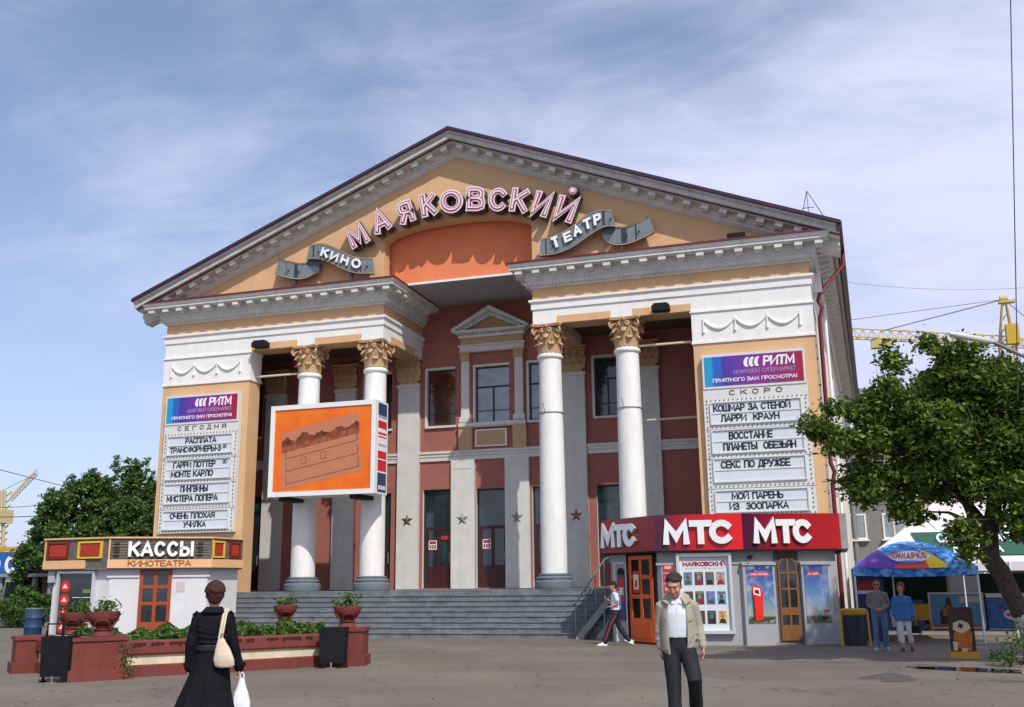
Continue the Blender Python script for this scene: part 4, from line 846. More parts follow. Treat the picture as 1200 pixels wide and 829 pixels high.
# right face: two panels with sky posters and an arched door between them
fr = frame(KR[2], KR[3], .25)
for a, b in ((-.02, .86), (1.6, 2.42)):
    m = MB(); m.T = fr; m.box(a, -.14, 0, b, .0, 2.08); m.box(a-.03, -.18, 2.05, b+.03, 0, 2.12); m.build('wall_panel', KG, MK)
m = MB(); m.T = fr; m.box(.86, -.05, 0, 1.6, 0, .05); m.build('doorstep', STEP, MK)
def skyposter(a, b, label, phone):
    p0, p1 = fr(a, 0, .55), fr(a, 0, 2.03)
    gm = bpy.data.materials.new('sky_poster'); gm.use_nodes = True; t = gm.node_tree; bs = t.nodes['Principled BSDF']; bs.inputs['Roughness'].default_value = .3
    g = t.nodes.new('ShaderNodeNewGeometry'); sp_ = t.nodes.new('ShaderNodeSeparateXYZ'); t.links.new(g.outputs['Position'], sp_.inputs[0])
    mr_ = t.nodes.new('ShaderNodeMapRange'); t.links.new(sp_.outputs[2], mr_.inputs[0]); mr_.inputs[1].default_value = .55; mr_.inputs[2].default_value = 2.03
    cr = t.nodes.new('ShaderNodeValToRGB'); el = cr.color_ramp.elements; el[0].color = (.09, .09, .03, 1); el[1].color = (.02, .05, .22, 1)
    for ps, c in ((.1, (.05, .05, .02)), (.14, (.3, .36, .3)), (.4, (.13, .25, .42)), (.75, (.05, .13, .36))): e_ = el.new(ps); e_.color = (*c, 1)
    t.links.new(mr_.outputs[0], cr.inputs[0])
    n = t.nodes.new('ShaderNodeTexNoise'); n.inputs['Scale'].default_value = 3; n.inputs['Detail'].default_value = 6; n.inputs['Distortion'].default_value = 1.2; t.links.new(g.outputs['Position'], n.inputs['Vector'])
    m2 = t.nodes.new('ShaderNodeMapRange'); m2.inputs[1].default_value = .48; m2.inputs[2].default_value = .72; m2.inputs[4].default_value = .7; t.links.new(n.outputs['Fac'], m2.inputs[0])
    mx = t.nodes.new('ShaderNodeMix'); mx.data_type = 'RGBA'; t.links.new(m2.outputs[0], mx.inputs[0]); t.links.new(cr.outputs[0], mx.inputs[6]); mx.inputs[7].default_value = (.5, .55, .6, 1) if phone else (.4, .42, .46, 1); t.links.new(mx.outputs[2], bs.inputs['Base Color'])
    m = MB(); m.T = fr; m.box(a, -.152, .55, b, -.141, 2.03); o = m.build('poster', gm, MK, label=label)
    m = MB(); m.T = fr
    m.box(a+.1, -.158, 1.76, a+.1+(.52 if phone else .32), -.152, 1.86, 0); m.build('poster_headline', RP, o)
    m = MB(); m.T = fr
    if phone: put_text(m, 'ПРИЁМ ПЛАТЕЖЕЙ', rect(a+.12, 1.785, a+.6, 1.835), -.162, -.158, 0, .01)
    else: put_text(m, 'НА СВЯЗИ', rect(a+.12, 1.785, a+.4, 1.835), -.162, -.158, 0, .01)
    m.build('headline_letters', PRW, o)
    if phone:
        m = MB(); m.T = fr; m.prism([(a+.2, .62), (a+.4, .66), (a+.44, 1.25), (a+.38, 1.5), (a+.16, 1.52), (a+.12, 1.38), (a+.19, 1.2)], -.16, -.152, 0); m.prism([(a+.14, .66), (a+.2, .62), (a+.19, 1.2), (a+.12, 1.38)], -.162, -.152, 2); m.prism([(a+.17, 1.3), (a+.36, 1.25), (a+.35, 1.44), (a+.18, 1.48)], -.166, -.16, 1); m.prism([(a+.2, 1.33), (a+.33, 1.3), (a+.32, 1.4), (a+.21, 1.43)], -.17, -.166, 2)
        m.build('payment_terminal_print', [mat('phone_red', (.75, .03, .02), .4), PRW, mat('phone_dark', (.12, .03, .03), .4)], o)
    else:
        m = MB(); m.T = fr
        for k in range(7): m.prism([(a+.45, .72), (a+.452, .72), (a+.05+.09*k, 1.15+.04*k), (a+.045+.09*k, 1.15+.04*k)], -.158, -.152, 0)
        m.box(a+.5, -.16, .82, a+.62, -.153, .88, 1); m.box(a+.3, -.16, .72, a+.36, -.153, .75, 1); m.build('ray_print', [PRW, RP], o)
skyposter(.06, .8, 'blue sky poster with a red payment terminal left of the arched door', True)
skyposter(1.66, 2.34, 'pale sky poster right of the arched door', False)
WD = mat('varnished_brown_wood', (.20, .085, .025), .5, .2, 10); a, b = .98, 1.52
m = MB(); m.T = fr; m.box(.9, -.02, .02, 1.58, .0, 2.4); m.build('door_reveal', mat('dark_grey_recess', (.1, .1, .11), .9), MK)
m = MB(); m.T = fr; cx = (a+b)/2; r = (b-a)/2
m.box(a, -.06, .1, b, -.02, .5); m.box(a, -.055, .75, b, -.02, .95); m.box(a, -.06, .5, a+.05, -.02, 2.0); m.box(b-.05, -.06, .5, b, -.02, 2.0); m.box(cx-.03, -.062, .5, cx+.03, -.02, 2.22)
for z in (1.4, 1.82): m.box(a, -.058, z, b, -.02, z+.05)
o_ = [(cx+r*math.cos(math.pi*k/12), 2.0+r*1.0*math.sin(math.pi*k/12)) for k in range(13)]; i_ = [(cx+(r-.05)*math.cos(math.pi*k/12), 2.0+(r-.05)*math.sin(math.pi*k/12)) for k in range(13)]
for k in range(12): m.prism([o_[k], o_[k+1], i_[k+1], i_[k]], -.06, -.02)
ad = m.build('arched_door', WD, MK)
m = MB(); m.T = fr; m.add([(x, -.035, z) for x, z in i_]+[(a+.05, -.035, .5), (b-.05, -.035, .5)], [tuple(range(13))+(13, 14)]); m.build('pane', GL, ad)
m = MB(); m.T = fr; m.tube([(.15, -.16, 2.25), (.15, -.25, 2.22), (.2, -.25, 2.3)], .05, 6); m.build('wall_lamp', BLACK, MK)
# ------------------------------------------------------------------ ticket kiosk
KL = [(-12.5, -5.7), (-9.9, -5.75), (-7.1, -4.1), (-7.0, -2.4)]; wl_ = inset_poly(KL, .25, 0); wl_[0] = (-12.25, -5.45); wl_[3] = (-7.25, -2.3)
TK = thing('ticket_kiosk', 'white walled ticket kiosk with brown and orange КАССЫ fascia on the left', 'kiosk', (-9.6, -3.5, 0))
m = MB(); m.slab(wl_+[(-8.5, -.42), (-12.25, -.42)], 0, 2.35); m.build('wall', KW, TK)
BZ0, BZ1 = 2.28, 3.23
FBR = mat('brown_fascia_board', (.13, .115, .095), .6, .25, 5, .2, 10); PCH = mat('peach_fascia', (.72, .43, .22), .55, .06, 3, streak=.06); RDP = mat('red_fascia_panel', (.38, .035, .012), .45, .12, 6); YL = mat('yellow_trim', (.72, .48, .04), .5, .1, 12); DRD = mat('dark_red_trim', (.2, .02, .015), .5)
for i in range(3):
    P0, P1 = KL[i], KL[i+1]; fr = frame(P0, P1); L = (Vector(P1)-Vector(P0)).length
    m = MB(); m.T = fr; m.box(.002, .03, BZ0, L-.002, .22, BZ1, 0); m.box(-.02, -.04, BZ1, L+.02, .24, BZ1+.05, 1); m.box(-.01, -.02, BZ0, (L if i else 1.7), .03, BZ0+.27, 1)
    m.box(.0, 0, BZ0+.27, .05, .03, BZ1, 1); fa = m.build('fascia', [FBR, PCH], TK)
    m = MB(); m.T = fr
    if i == 1:
        for k in range(7): m.box(.06, .022, BZ0+.3+.09*k, L-.06, .03, BZ0+.312+.09*k, 0)
        m.build('board_groove', DARK, fa)
        for a in (.14, L-.5):
            m = MB(); m.T = fr
            for k in range(4): z = BZ0+.4+.13*k; m.tube([(a+.03*(k % 2), .0, z), (a+.12, -.03, z+.02), (a+.2, .0, z)], .02, 5)
            m.build('ornament', mat('dark_ornament', (.05, .035, .03), .5), fa)
    pan = [[(.14, .98, 'd'), (1.4, 2.35, 'y')], [], [(.0, .62, 'y'), (.95, 1.5, 'd')]][i]
    for (a, b, kd) in pan:
        zb, zt = BZ0+.32, BZ1-.08
        m = MB(); m.T = fr; m.box(a+.08, -.02, zb+.08, b-.08, .03, zt-.08); pn = m.build('red_panel', RDP, fa)
        m = MB(); m.T = fr; m.box(a, -.05, zb, b, .03, zb+.055); m.box(a, -.05, zt-.055, b, .03, zt); m.box(a, -.05, zb+.055, a+.055, .03, zt-.055); m.box(b-.055, -.05, zb+.055, b, .03, zt-.055); m.build('panel_trim', YL if kd == 'y' else DRD, pn)
fr = frame(KL[1], KL[2])
for ch, (a, b) in zip('КАССЫ', ((.62, .98), (1.0, 1.4), (1.42, 1.79), (1.82, 2.19), (2.22, 2.66))):
    m = MB(); m.T = fr; put_text(m, ch, rect(a, 2.64, b, 3.13), -.1, .02, 0, th=.2, mside=1); m.build('letter', [LW, LS], TK)
m = MB(); m.T = fr; put_text(m, 'КИНОТЕАТРА', rect(.62, 2.32, 2.6, 2.52), -.03, -.02, 0, .03); m.build('small_letters', mat('rust_letter', (.28, .07, .01), .5), TK)
m = MB(); m.slab([(-12.4, -.45), (-12.4, -5.6), (-9.9, -5.65), (-7.15, -4.05), (-7.05, -2.4), (-8.45, -.45)], 3.16, 3.22); m.build('roof', mat('grey_roofing', (.25, .25, .26), .8), TK)
m = MB(); m.slab([(-12.48, -5.69), (-9.9, -5.73), (-7.12, -4.09), (-7.02, -2.4), (-8.45, -.45), (-12.48, -.45)], 2.24, 2.277); m.build('fascia_soffit', mat('soffit_board', (.2, .18, .16), .8), TK)  # kiosk underside in one even grey-brown
fr = frame(KL[1], KL[2], .25)
OD2 = mat('orange_red_door_paint', (.30, .055, .016), .45, .08, 4)
door(fr, 1.0, 2.0, 2.2, OD2, TK, rows=3, solid=.5, gl=GL, w=-.05)
m = MB(); m.T = fr; m.box(2.14, -.012, 1.5, 2.42, -.002, 1.82, 0); m.build('wall_notice', mat('faded_notice', (.52, .45, .46), .7), TK)
m = MB(); m.T = fr; m.box(-.02, -.05, 1.98, .98, 0, 2.04); m.box(2.02, -.05, 1.98, 3.2, 0, 2.04); m.build('ledge_moulding', KW, TK)
fr = frame(KL[0], KL[1], .25)
m = MB(); m.T = fr; a, b, c, e, t = .52, 2.02, .1, 2.2, .07
m.box(a, -.16, c, b, -.003, c+t); m.box(a, -.16, e-t, b, -.003, e); m.box(a, -.16, c+t, a+t, -.003, e-t); m.box(b-t, -.16, c+t, b, -.003, e-t)
PK = thing('menu_case', 'dark glazed display case with round red prints on the ticket kiosk', 'poster case', tuple(fr(1.27, 0, .1)))
m.build('case_frame', mat('aluminium_frame', (.62, .64, .66), .35, metal=.3), PK)
m = MB(); m.T = fr; m.box(a+t, -.06, c+t, b-t, -.003, e-t); bk = m.build('case_sheet', GL, PK)
for k in range(4):
    z = 1.72-.43*k; m = MB(); m.T = fr; n = 18
    m.add([(.83+.19*math.cos(2*math.pi*j/n), -.075, z+.19*math.sin(2*math.pi*j/n)) for j in range(n)]+[(.83+.19*math.cos(2*math.pi*j/n), -.06, z+.19*math.sin(2*math.pi*j/n)) for j in range(n)], [tuple(range(n))]+[(j, (j+1) % n, (j+1) % n+n, j+n) for j in range(n)], 0)
    m.add([(.83+dx, -.079, z+dz) for dx, dz in ((-.12, -.06), (.12, -.06), (.06, .0), (.0, .1), (-.06, .02))], [(0, 1, 2, 3, 4)], 1); m.build('round_print', [mat('round_print_red', (.6, .02, .02), .4), mat('cream_print', (.8, .65, .55), .5)], bk)
m = MB(); m.T = fr
for k in range(3): m.box(1.15, -.068, 1.35-.4*k, 1.9, -.06, 1.37-.4*k, 0); m.box(1.55, -.068, 1.5-.4*k, 1.85, -.06, 1.62-.4*k, 1)
m.build('menu_print', [PRW, mat('green_print', (.12, .25, .05), .5)], bk)
m = MB(); m.T = fr; m.box(.12, -.12, 1.85, .38, .0, 2.22); m.build('meter_box', mat('grey_box', (.4, .42, .45), .5), TK)
def atd(px, py, D):   # a point seen in this direction at a distance, used to size far things
    return Vector((12.486, -33.21, 1.65))+(fw+r2*((px-600)/1162.63)-v2*((py-414.5)/1162.63))*D
# ------------------------------------------------------------------ vegetation
def leaves(rng, C_, n, size, flat=.35):
    """n leaf quads at centres C_; returns verts, faces arrays"""
    N = rng.normal(size=(n, 3)); N[:, 2] = np.abs(N[:, 2])+flat; N /= np.linalg.norm(N, axis=1)[:, None]
    A = rng.normal(size=(n, 3)); U = np.cross(N, A); U /= np.linalg.norm(U, axis=1)[:, None]; V = np.cross(N, U)
    s = size*rng.uniform(.5, 1.45, n)[:, None]
    v = np.stack([C_-U*s*.5, C_+V*s*.27-N*s*.05, C_+U*s*.55, C_-V*s*.27-N*s*.05], 1).reshape(-1, 3)
    return v, np.arange(4*n).reshape(-1, 4)
def leafmesh(name, v, f, m):
    me = bpy.data.meshes.new(name); me.vertices.add(len(v)); me.vertices.foreach_set('co', v.astype(np.float32).ravel())
    me.loops.add(f.size); me.loops.foreach_set('vertex_index', f.astype(np.int32).ravel()); me.polygons.add(len(f))
    me.polygons.foreach_set('loop_start', np.arange(0, f.size, 4, dtype=np.int32)); me.polygons.foreach_set('loop_total', np.full(len(f), 4, dtype=np.int32)); me.update(calc_edges=True); me.materials.append(m); return me
LM1 = leafmat('street_tree_leaf', (.05, .095, .015), (.10, .165, .024), (.24, .30, .05)); LM2 = leafmat('far_tree_leaf', (.06, .12, .03), (.09, .17, .04), (.16, .25, .065)); LM3 = leafmat('bush_leaf', (.04, .08, .015), (.06, .13, .02), (.12, .2, .04))
BARK = mat('grey_brown_bark', (.07, .05, .038), .95, .45, 14, 1., 14); LIMEW = mat('whitewashed_bark', (.5, .48, .43), .9, .25, 8, .4, 30)
def part_leaves(name, par, v, f, m):
    p = wl(par); v = v-np.array(p); o = bpy.data.objects.new(name, leafmesh(name, v, f, m)); COL.objects.link(o); o.parent = par; o['kind'] = 'stuff'; return o
def clumps(rng, cs, n_per, size):
    """cs: list of (centre, radius xyz); leaves gathered on twig tufts inside"""
    P = []
    for c, r in cs:
        r = np.array(r); k = max(3, int(n_per*(r.prod()**(1/3))**2/24)); tufts = rng.normal(size=(k, 3)); tufts /= np.linalg.norm(tufts, axis=1)[:, None]
        tufts = np.array(c)+tufts*r*rng.uniform(.35, 1.05, k)[:, None]
        L = np.repeat(tufts, 24, 0)+rng.normal(size=(k*24, 3))*np.array([.16, .16, .1])*min(1.6, max(.6, r.mean())); P.append(L)
    P = np.concatenate(P); return leaves(rng, P, len(P), size)
# near right tree
rng = np.random.default_rng(7)
T1 = thing('street_tree', 'leafy street tree with crooked whitewashed trunk overhanging the right edge', 'tree', (16.35, -10.6, 0))
m = MB(); tp = [(16.45, -10.6, 0), (16.25, -10.65, .45), (16.02, -10.8, .95), (15.85, -10.95, 1.35), (15.7, -11.1, 1.75), (15.5, -11.2, 2.05), (15.55, -11.2, 2.5), (15.7, -11.1, 3.0), (15.8, -11, 3.6), (15.9, -11, 4.4), (15.9, -11, 5.2)]
m.tube(tp[2:], [.19, .18, .185, .2, .165, .15, .13, .1, .06], 12); tr = m.build('trunk', BARK, T1)
m = MB(); m.tube(tp[:3]+[(16.0, -10.81, .98)], [.26, .215, .195, .188], 12); m.build('whitewashed_base', LIMEW, T1)
limbs = [[(15.52, -11.2, 2.1), (15.35, -11.35, 2.6), (15.1, -11.5, 3.1), (14.6, -11.8, 3.6), (13.9, -12.3, 4.1), (13.2, -12.6, 4.3)], [(15.6, -11.15, 2.6), (15.2, -11.0, 3.3), (14.6, -10.8, 4.3), (14.2, -10.6, 5.2)], [(15.8, -11, 3.4), (16.5, -11.3, 4.2), (17.4, -11.6, 5)],
         [(15.55, -11.2, 2.2), (15.3, -10.7, 2.75), (14.9, -10.3, 3.0), (14.3, -10.2, 3.05)], [(15.8, -11, 3.3), (15.5, -12, 4.2), (15.2, -12.8, 5)], [(13.9, -12.3, 4.1), (13.3, -12.9, 4.2), (12.7, -13.1, 4.15), (12.3, -13.1, 4.4)], [(15.7, -11, 3), (16.2, -10, 3.8), (16.8, -9, 4.5)], [(15.9, -11, 4.3), (15.2, -11.4, 5.2), (14.5, -12.2, 5.7)]]
for l in limbs:
    m = MB(); n = len(l); m.tube([(x+.05*math.sin(7*z), y+.05*math.cos(5*z), z) for x, y, z in l], [.085*(1-i/(n-1))**1.2+.008 for i in range(n)], 8); m.build('limb', BARK, T1)
cs = [((12.55, -13.0, 4.55), (.42, .4, .3)), ((12.9, -12.9, 4.2), (.45, .4, .22)), ((13.4, -12.7, 4.4), (.5, .5, .4)), ((13.2, -12.3, 3.5), (.5, .5, .5)), ((13.35, -12.5, 4.95), (.45, .4, .25)), ((13.9, -12.5, 5.1), (.45, .5, .5)), ((13.95, -12.3, 5.9), (.22, .25, .4)),
      ((14.3, -12.0, 4.3), (.75, .8, .6)), ((14.1, -11.8, 3.6), (.8, .8, .4)), ((14.9, -11.8, 4.9), (.8, .8, .55)), ((15.2, -12.1, 5.55), (.7, .7, .4)), ((15.15, -12.4, 6.0), (.45, .5, .22)), ((15.9, -11.6, 5.4), (.9, .9, .6)), ((15.0, -11.6, 3.9), (.8, .9, .55)),
      ((15.9, -11.4, 4.3), (1., 1.1, .7)), ((14.9, -11.2, 3.5), (.7, .7, .35)), ((15.8, -11.9, 3.35), (.7, .7, .35)), ((16.9, -11.4, 4.7), (1., 1., .9)), ((17.0, -11.2, 3.4), (.9, .9, .7)), ((14.2, -10.4, 4.7), (1., 1., .6)), ((16.2, -9.9, 4.7), (1.1, 1.1, 1.)), ((14.3, -10.3, 2.95), (.3, .3, .15)),
      ((16.6, -11.5, 2.7), (.7, .7, .45)), ((14.6, -12.6, 4.6), (.6, .5, .5)), ((17.6, -10.6, 4.4), (1., 1., .9)), ((15.4, -10.4, 5.6), (1., 1., .5)), ((13.95, -11.9, 3.0), (.3, .3, .3)), ((16.1, -11.9, 2.75), (.6, .5, .4)), ((15.1, -11.9, 2.2), (.22, .2, .25)), ((15.0, -12.0, 2.5), (.35, .3, .3)), ((12.75, -12.9, 4.95), (.25, .25, .15)), ((14.75, -12.3, 6.25), (.25, .25, .2))]
v, f = clumps(rng, cs, 7400, .115); part_leaves('crown', T1, v, f, LM1)
m = MB()
for k in range(60):
    c, r = cs[k % len(cs)]; a = Vector(c); b = a+Vector(rng.normal(size=3)*np.array(r)*.9); m.tube([tuple(a), tuple((a+b)/2+Vector((0, 0, .05))), tuple(b)], [.018, .012, .006], 4)
m.build('twigs', BARK, T1, kind='stuff')
T1['kind'] = 'thing' if False else T1.get('kind', ''); del T1['kind']
T2 = thing('street_tree', 'taller street tree standing just beyond the right edge of the view', 'tree', (21.0, -12.5, 0))
m = MB(); m.tube([(21.0, -12.5, 0), (20.9, -12.5, 2), (21.1, -12.4, 5), (21.0, -12.5, 9), (21.0, -12.5, 12)], [.28, .24, .2, .12, .04], 10); m.build('trunk', BARK, T2); c2 = []
for k in range(34):
    a = k*2.4; z = 5.5+7.5*k/34; q_ = 3.1*math.sin(math.pi*(.12+.8*k/34))*(.4+.6*((k*7) % 10)/10); c2.append(((21.0+q_*math.cos(a), -12.5+q_*math.sin(a), z), (.9, .9, .55)))
    m = MB(); m.tube([(21.0, -12.5, z-1.2), (21.0+q_*math.cos(a), -12.5+q_*math.sin(a), z)], [.06, .015], 5); m.build('limb', BARK, T2)
v, f = clumps(rng, c2, 4200, .15); part_leaves('crown', T2, v, f, LM1)
def bush(name, label, loc, cs, n, size, m=LM3, cat='bush', group=None):
    T = thing(name, label, cat, loc, group); v, f = clumps(rng, cs, n, size); part_leaves('foliage', T, v, f, m)
    s_ = MB()
    for c, r in cs[:6]: s_.tube([loc, (c[0], c[1], c[2])], [.03, .012], 5)
    s_.build('stem', BARK, T); return T
bush('low_bush', 'ragged low bush at the foot of the right street tree', (15.95, -10.9, 0), [((15.6, -11.3, .25), (.45, .4, .25)), ((15.95, -11.2, .45), (.4, .4, .3)), ((16.3, -11.0, .4), (.5, .5, .35)), ((15.45, -11.6, .18), (.3, .3, .18)), ((16.6, -11.4, .3), (.4, .4, .3))], 1500, .08)
bush('weed_tuft', 'small green weeds growing between ramp and steps', (5.4, -3.05, 0), [((5.45, -3.1, .1), (.14, .08, .12))], 2500, .05, cat='weeds')
bush('weed_tuft', 'weeds growing at the back corner of the phone kiosk', (12.95, -3.2, 0), [((12.98, -3.2, .2), (.15, .3, .25)), ((13.05, -2.4, .2), (.12, .3, .25))], 2000, .06, cat='weeds')
def fartree(label, x, y, h, w, seed, kind='far_tree', pointy=.5):
    rg = np.random.default_rng(seed); T = thing('tree', label, 'tree', (x, y, 0), 'trees behind the ticket kiosk'); m = MB(); m.tube([(x, y, 0), (x+.1, y, h*.3), (x-.1, y, h*.62), (x, y, h*.85)], [.22, .18, .1, .04], 8)
    for k in range(9):
        a = k*2.4; z = h*(.22+.06*k); m.tube([(x, y, z), (x+math.cos(a)*w*.2, y+math.sin(a)*w*.2, z+.4), (x+math.cos(a)*w*.3, y+math.sin(a)*w*.3, z+.9)], [.06, .04, .015], 6)
    m.build('trunk', BARK, T); cs = []
    for k in range(40):
        u = rg.uniform(0, 1); z = h*(.14+.8*u); rr = w*.5*math.sin(math.pi*min(1, (u*.85+.16)))**.8; a = rg.uniform(0, 6.28); q = rr*rg.uniform(.35, .95)
        cs.append(((x+math.cos(a)*q, y+math.sin(a)*q, z), (w*.14, w*.14, h*.08)))
    for k in range(7): a = rg.uniform(0, 6.28); q = w*.28*rg.uniform(0, 1); cs.append(((x+math.cos(a)*q, y+math.sin(a)*q, h*rg.uniform(.9, 1.0)), (w*.05, w*.05, h*.06)))
    v, f = clumps(rg, cs, 2000, .18); part_leaves('crown', T, v, f, LM2)
# ------------------------------------------------------------------ flower bed
BR_ = mat('oxblood_painted_concrete', (.16, .032, .024), .75, .16, 3, .3, 18, streak=.2); BWH = mat('chipped_cream_paint', (.62, .54, .38), .8, .15, 4, .3, 20, streak=.3)
FBd = thing('flower_bed', 'raised oxblood and cream walled flower bed in front of the ticket kiosk', 'flower bed', (-.5, -13.5, 0))
A_, Bc, Cc, Dc = (-.75, -17.1), (2.45, -13.2), (-.4, -9.9), (-3.3, -15.9)
def arcwall(p, q, sag, n=14):
    p = Vector(p); q = Vector(q); d = (q-p); nn = Vector((d.y, -d.x)).normalized(); return [tuple(p+d*(k/n)+nn*sag*4*(k/n)*(1-k/n)) for k in range(n+1)]
def wallrun(pts, par):
    # outward on the right of travel -> reverse for sweep (outward = left)
    P = list(reversed(pts))
    m = MB(); m.sweep(P, [(-.28, 0), (.05, 0), (.05, .2), (.02, .22), (-.28, .22)], 0); m.build('plinth', BR_, par)
    m = MB(); m.sweep(P, [(-.26, .22), (-.02, .22), (-.02, .40), (-.26, .40)], 0); m.build('cream_band', BWH, par)
    m = MB(); m.sweep(P, [(-.28, .40), (.03, .40), (.05, .43), (.05, .63), (.0, .66), (-.28, .66)], 0); m.build('coping', BR_, par)
wallrun(arcwall(A_, Bc, .09), FBd); wallrun(arcwall(Bc, Cc, 0), FBd); wallrun(arcwall(Dc, A_, .05), FBd); wallrun(arcwall(Cc, Dc, 0), FBd)
SOIL = mat('dark_soil', (.05, .035, .022), .95, .3, 6)
m = MB(); m.slab([(A_[0]+.1, A_[1]+.25), (Bc[0]-.25, Bc[1]), (Cc[0], Cc[1]-.2), (Dc[0]+.25, Dc[1]+.05)], .1, .5); m.build('soil', SOIL, FBd)
# worn openings along the coping top
m = MB(); w0 = arcwall(A_, Bc, .09, 60); random.seed(8)
for k in range(8, 52):
    if random.random() < .62: x, y = w0[k]; d = Vector(w0[k+1])-Vector(w0[k]); d.normalize(); n_ = Vector((d.y, -d.x)); c = Vector((x, y))+n_*.05; hh = random.uniform(.03, .07); q_ = [c-d*.035, c+d*.035]; m.add([(q_[0].x, q_[0].y, .62), (q_[1].x, q_[1].y, .62), (q_[1].x+n_.x*.012, q_[1].y+n_.y*.012, .62-hh), (q_[0].x+n_.x*.012, q_[0].y+n_.y*.012, .62-hh), (q_[0].x+n_.x*.014, q_[0].y+n_.y*.014, .625), (q_[1].x+n_.x*.014, q_[1].y+n_.y*.014, .625)], [(0, 1, 2, 3), (0, 4, 5, 1), (3, 2, 5, 4)])
m.build('chipped_edge', mat('chip_dark', (.03, .012, .01), .9), FBd, kind='stuff')
for (x, y), rz, (wx, wy, h) in ((A_, .88, (.95, .7, .76)), (Bc, .3, (.85, .8, .76)), (Cc, .88, (.6, .6, .72)), (Dc, .88, (.7, .6, .7))):
    m = MB(); m.box(-wx/2, -wy/2, .2, wx/2, wy/2, h); m.box(-wx/2-.05, -wy/2-.05, 0, wx/2+.05, wy/2+.05, .2); m.box(-wx/2-.03, -wy/2-.03, h-.06, wx/2+.03, wy/2+.03, h+.012)
    m.v = [(x+px*math.cos(rz)-py*math.sin(rz), y+px*math.sin(rz)+py*math.cos(rz), z) for px, py, z in m.v]; m.build('pedestal', BR_, FBd)
# planting
rg = np.random.default_rng(3); n = 26000; u, w_ = rg.uniform(.03, .97, n), rg.uniform(.03, .97, n)
def bil(a, b, c, d, u, w): return (np.outer((1-u)*(1-w), a)+np.outer(u*(1-w), b)+np.outer(u*w, c)+np.outer((1-u)*w, d))
P2 = bil((A_[0]+.1, A_[1]+.35), (Bc[0]-.3, Bc[1]+.05), (Cc[0], Cc[1]-.2), (Dc[0]+.3, Dc[1]+.1), u, w_)
hh = .62+.1*np.sin(P2[:, 0]*3.1)*np.cos(P2[:, 1]*2.7)+.06*np.sin(P2[:, 0]*9+P2[:, 1]*7)
P3 = np.column_stack([P2, .5+(hh-.5)*rg.uniform(.3, 1.15, n)+.08]); v, f = leaves(rg, P3, n, .11)
o = bpy.data.objects.new('bed_planting', leafmesh('bed_planting', v, f, LM3)); COL.objects.link(o); setp(o, 'low green bedding plants filling the raised flower bed', 'plants', kind='stuff')
nf = 46; q = rg.integers(0, n, nf); m = MB(); random.seed(6)
for i in q:
    x, y, z = P3[i]; z = max(z, .68)+.06
    for k in range(5): a = k*1.256; m.add([(x, y, z), (x+.035*math.cos(a-.5), y+.035*math.sin(a-.5), z+.012), (x+.05*math.cos(a), y+.05*math.sin(a), z), (x+.035*math.cos(a+.5), y+.035*math.sin(a+.5), z+.012)], [(0, 1, 2, 3)])
o = m.build('marigold_blossoms', mat('marigold_yellow', (.85, .45, .02), .6), None, 'small yellow blossoms dotted over the bedding plants', 'flowers', kind='stuff', fix=False)
# bowls
pm = MB(); pm.lathe([(.17, 0), (.19, .02), (.17, .08), (.13, .14), (.12, .2), (.16, .23), (.24, .27), (.285, .36), (.29, .45), (.275, .46), (.25, .43), (.0, .41)], n=24)
pm.lathe([(.175, .13), (.185, .14), (.175, .155)], n=24); pm.lathe([(.165, .17), (.172, .18), (.165, .19)], n=24)
for k in range(4):    # low arches under the rim
    a = math.pi*k/2+.6
    for rr_, zz_ in ((.0, 0), (.035, .02)):
        pts = [(math.cos(a+.62*math.cos(t))*(.215-rr_+.055*math.sin(t)), math.sin(a+.62*math.cos(t))*(.215-rr_+.055*math.sin(t)), .19-zz_+.12*math.sin(t)) for t in [math.pi*j/10 for j in range(11)]]; pm.tube(pts, .014, 5)
POT = pm.mesh('planter_bowl', BR_)
pots = [((-.62, -17.12), .76, 'oxblood stone planter bowl on the near left corner pedestal'), ((2.52, -13.3), .76, 'oxblood stone planter bowl on the right pedestal behind the black bin'), ((-.57, -10.55), .73, 'oxblood planter bowl farthest back before the steps'), ((-2.85, -15.3), .7, 'oxblood planter bowl behind the near left one')]
for i, ((x, y), z, lb) in enumerate(pots):
    t = thing('planter_bowl', lb, 'planter', (x, y, z), 'planter bowls around the flower bed'); inst('bowl', POT, t, (x, y, z), None, (1.0, 1.0, 1.0))
    rr = np.random.default_rng(20+i); v, f = clumps(rr, [((x+.04, y, z+.52), (.16, .16, .1)), ((x-.08, y, z+.5), (.12, .12, .08)), ((x+.1+.06*i*0, y, z+.6), (.08, .08, .1))], 1500, .085); part_leaves('plant', t, v, f, LM3)
bush('creeper', 'small green creeper hanging by the bed wall beside the left pedestal', (-.2, -16.95, 0), [((-.2, -16.98, .3), (.06, .05, .2)), ((-.14, -16.95, .1), (.08, .05, .08)), ((-.22, -16.97, .55), (.08, .05, .06))], 5000, .06, cat='creeper')
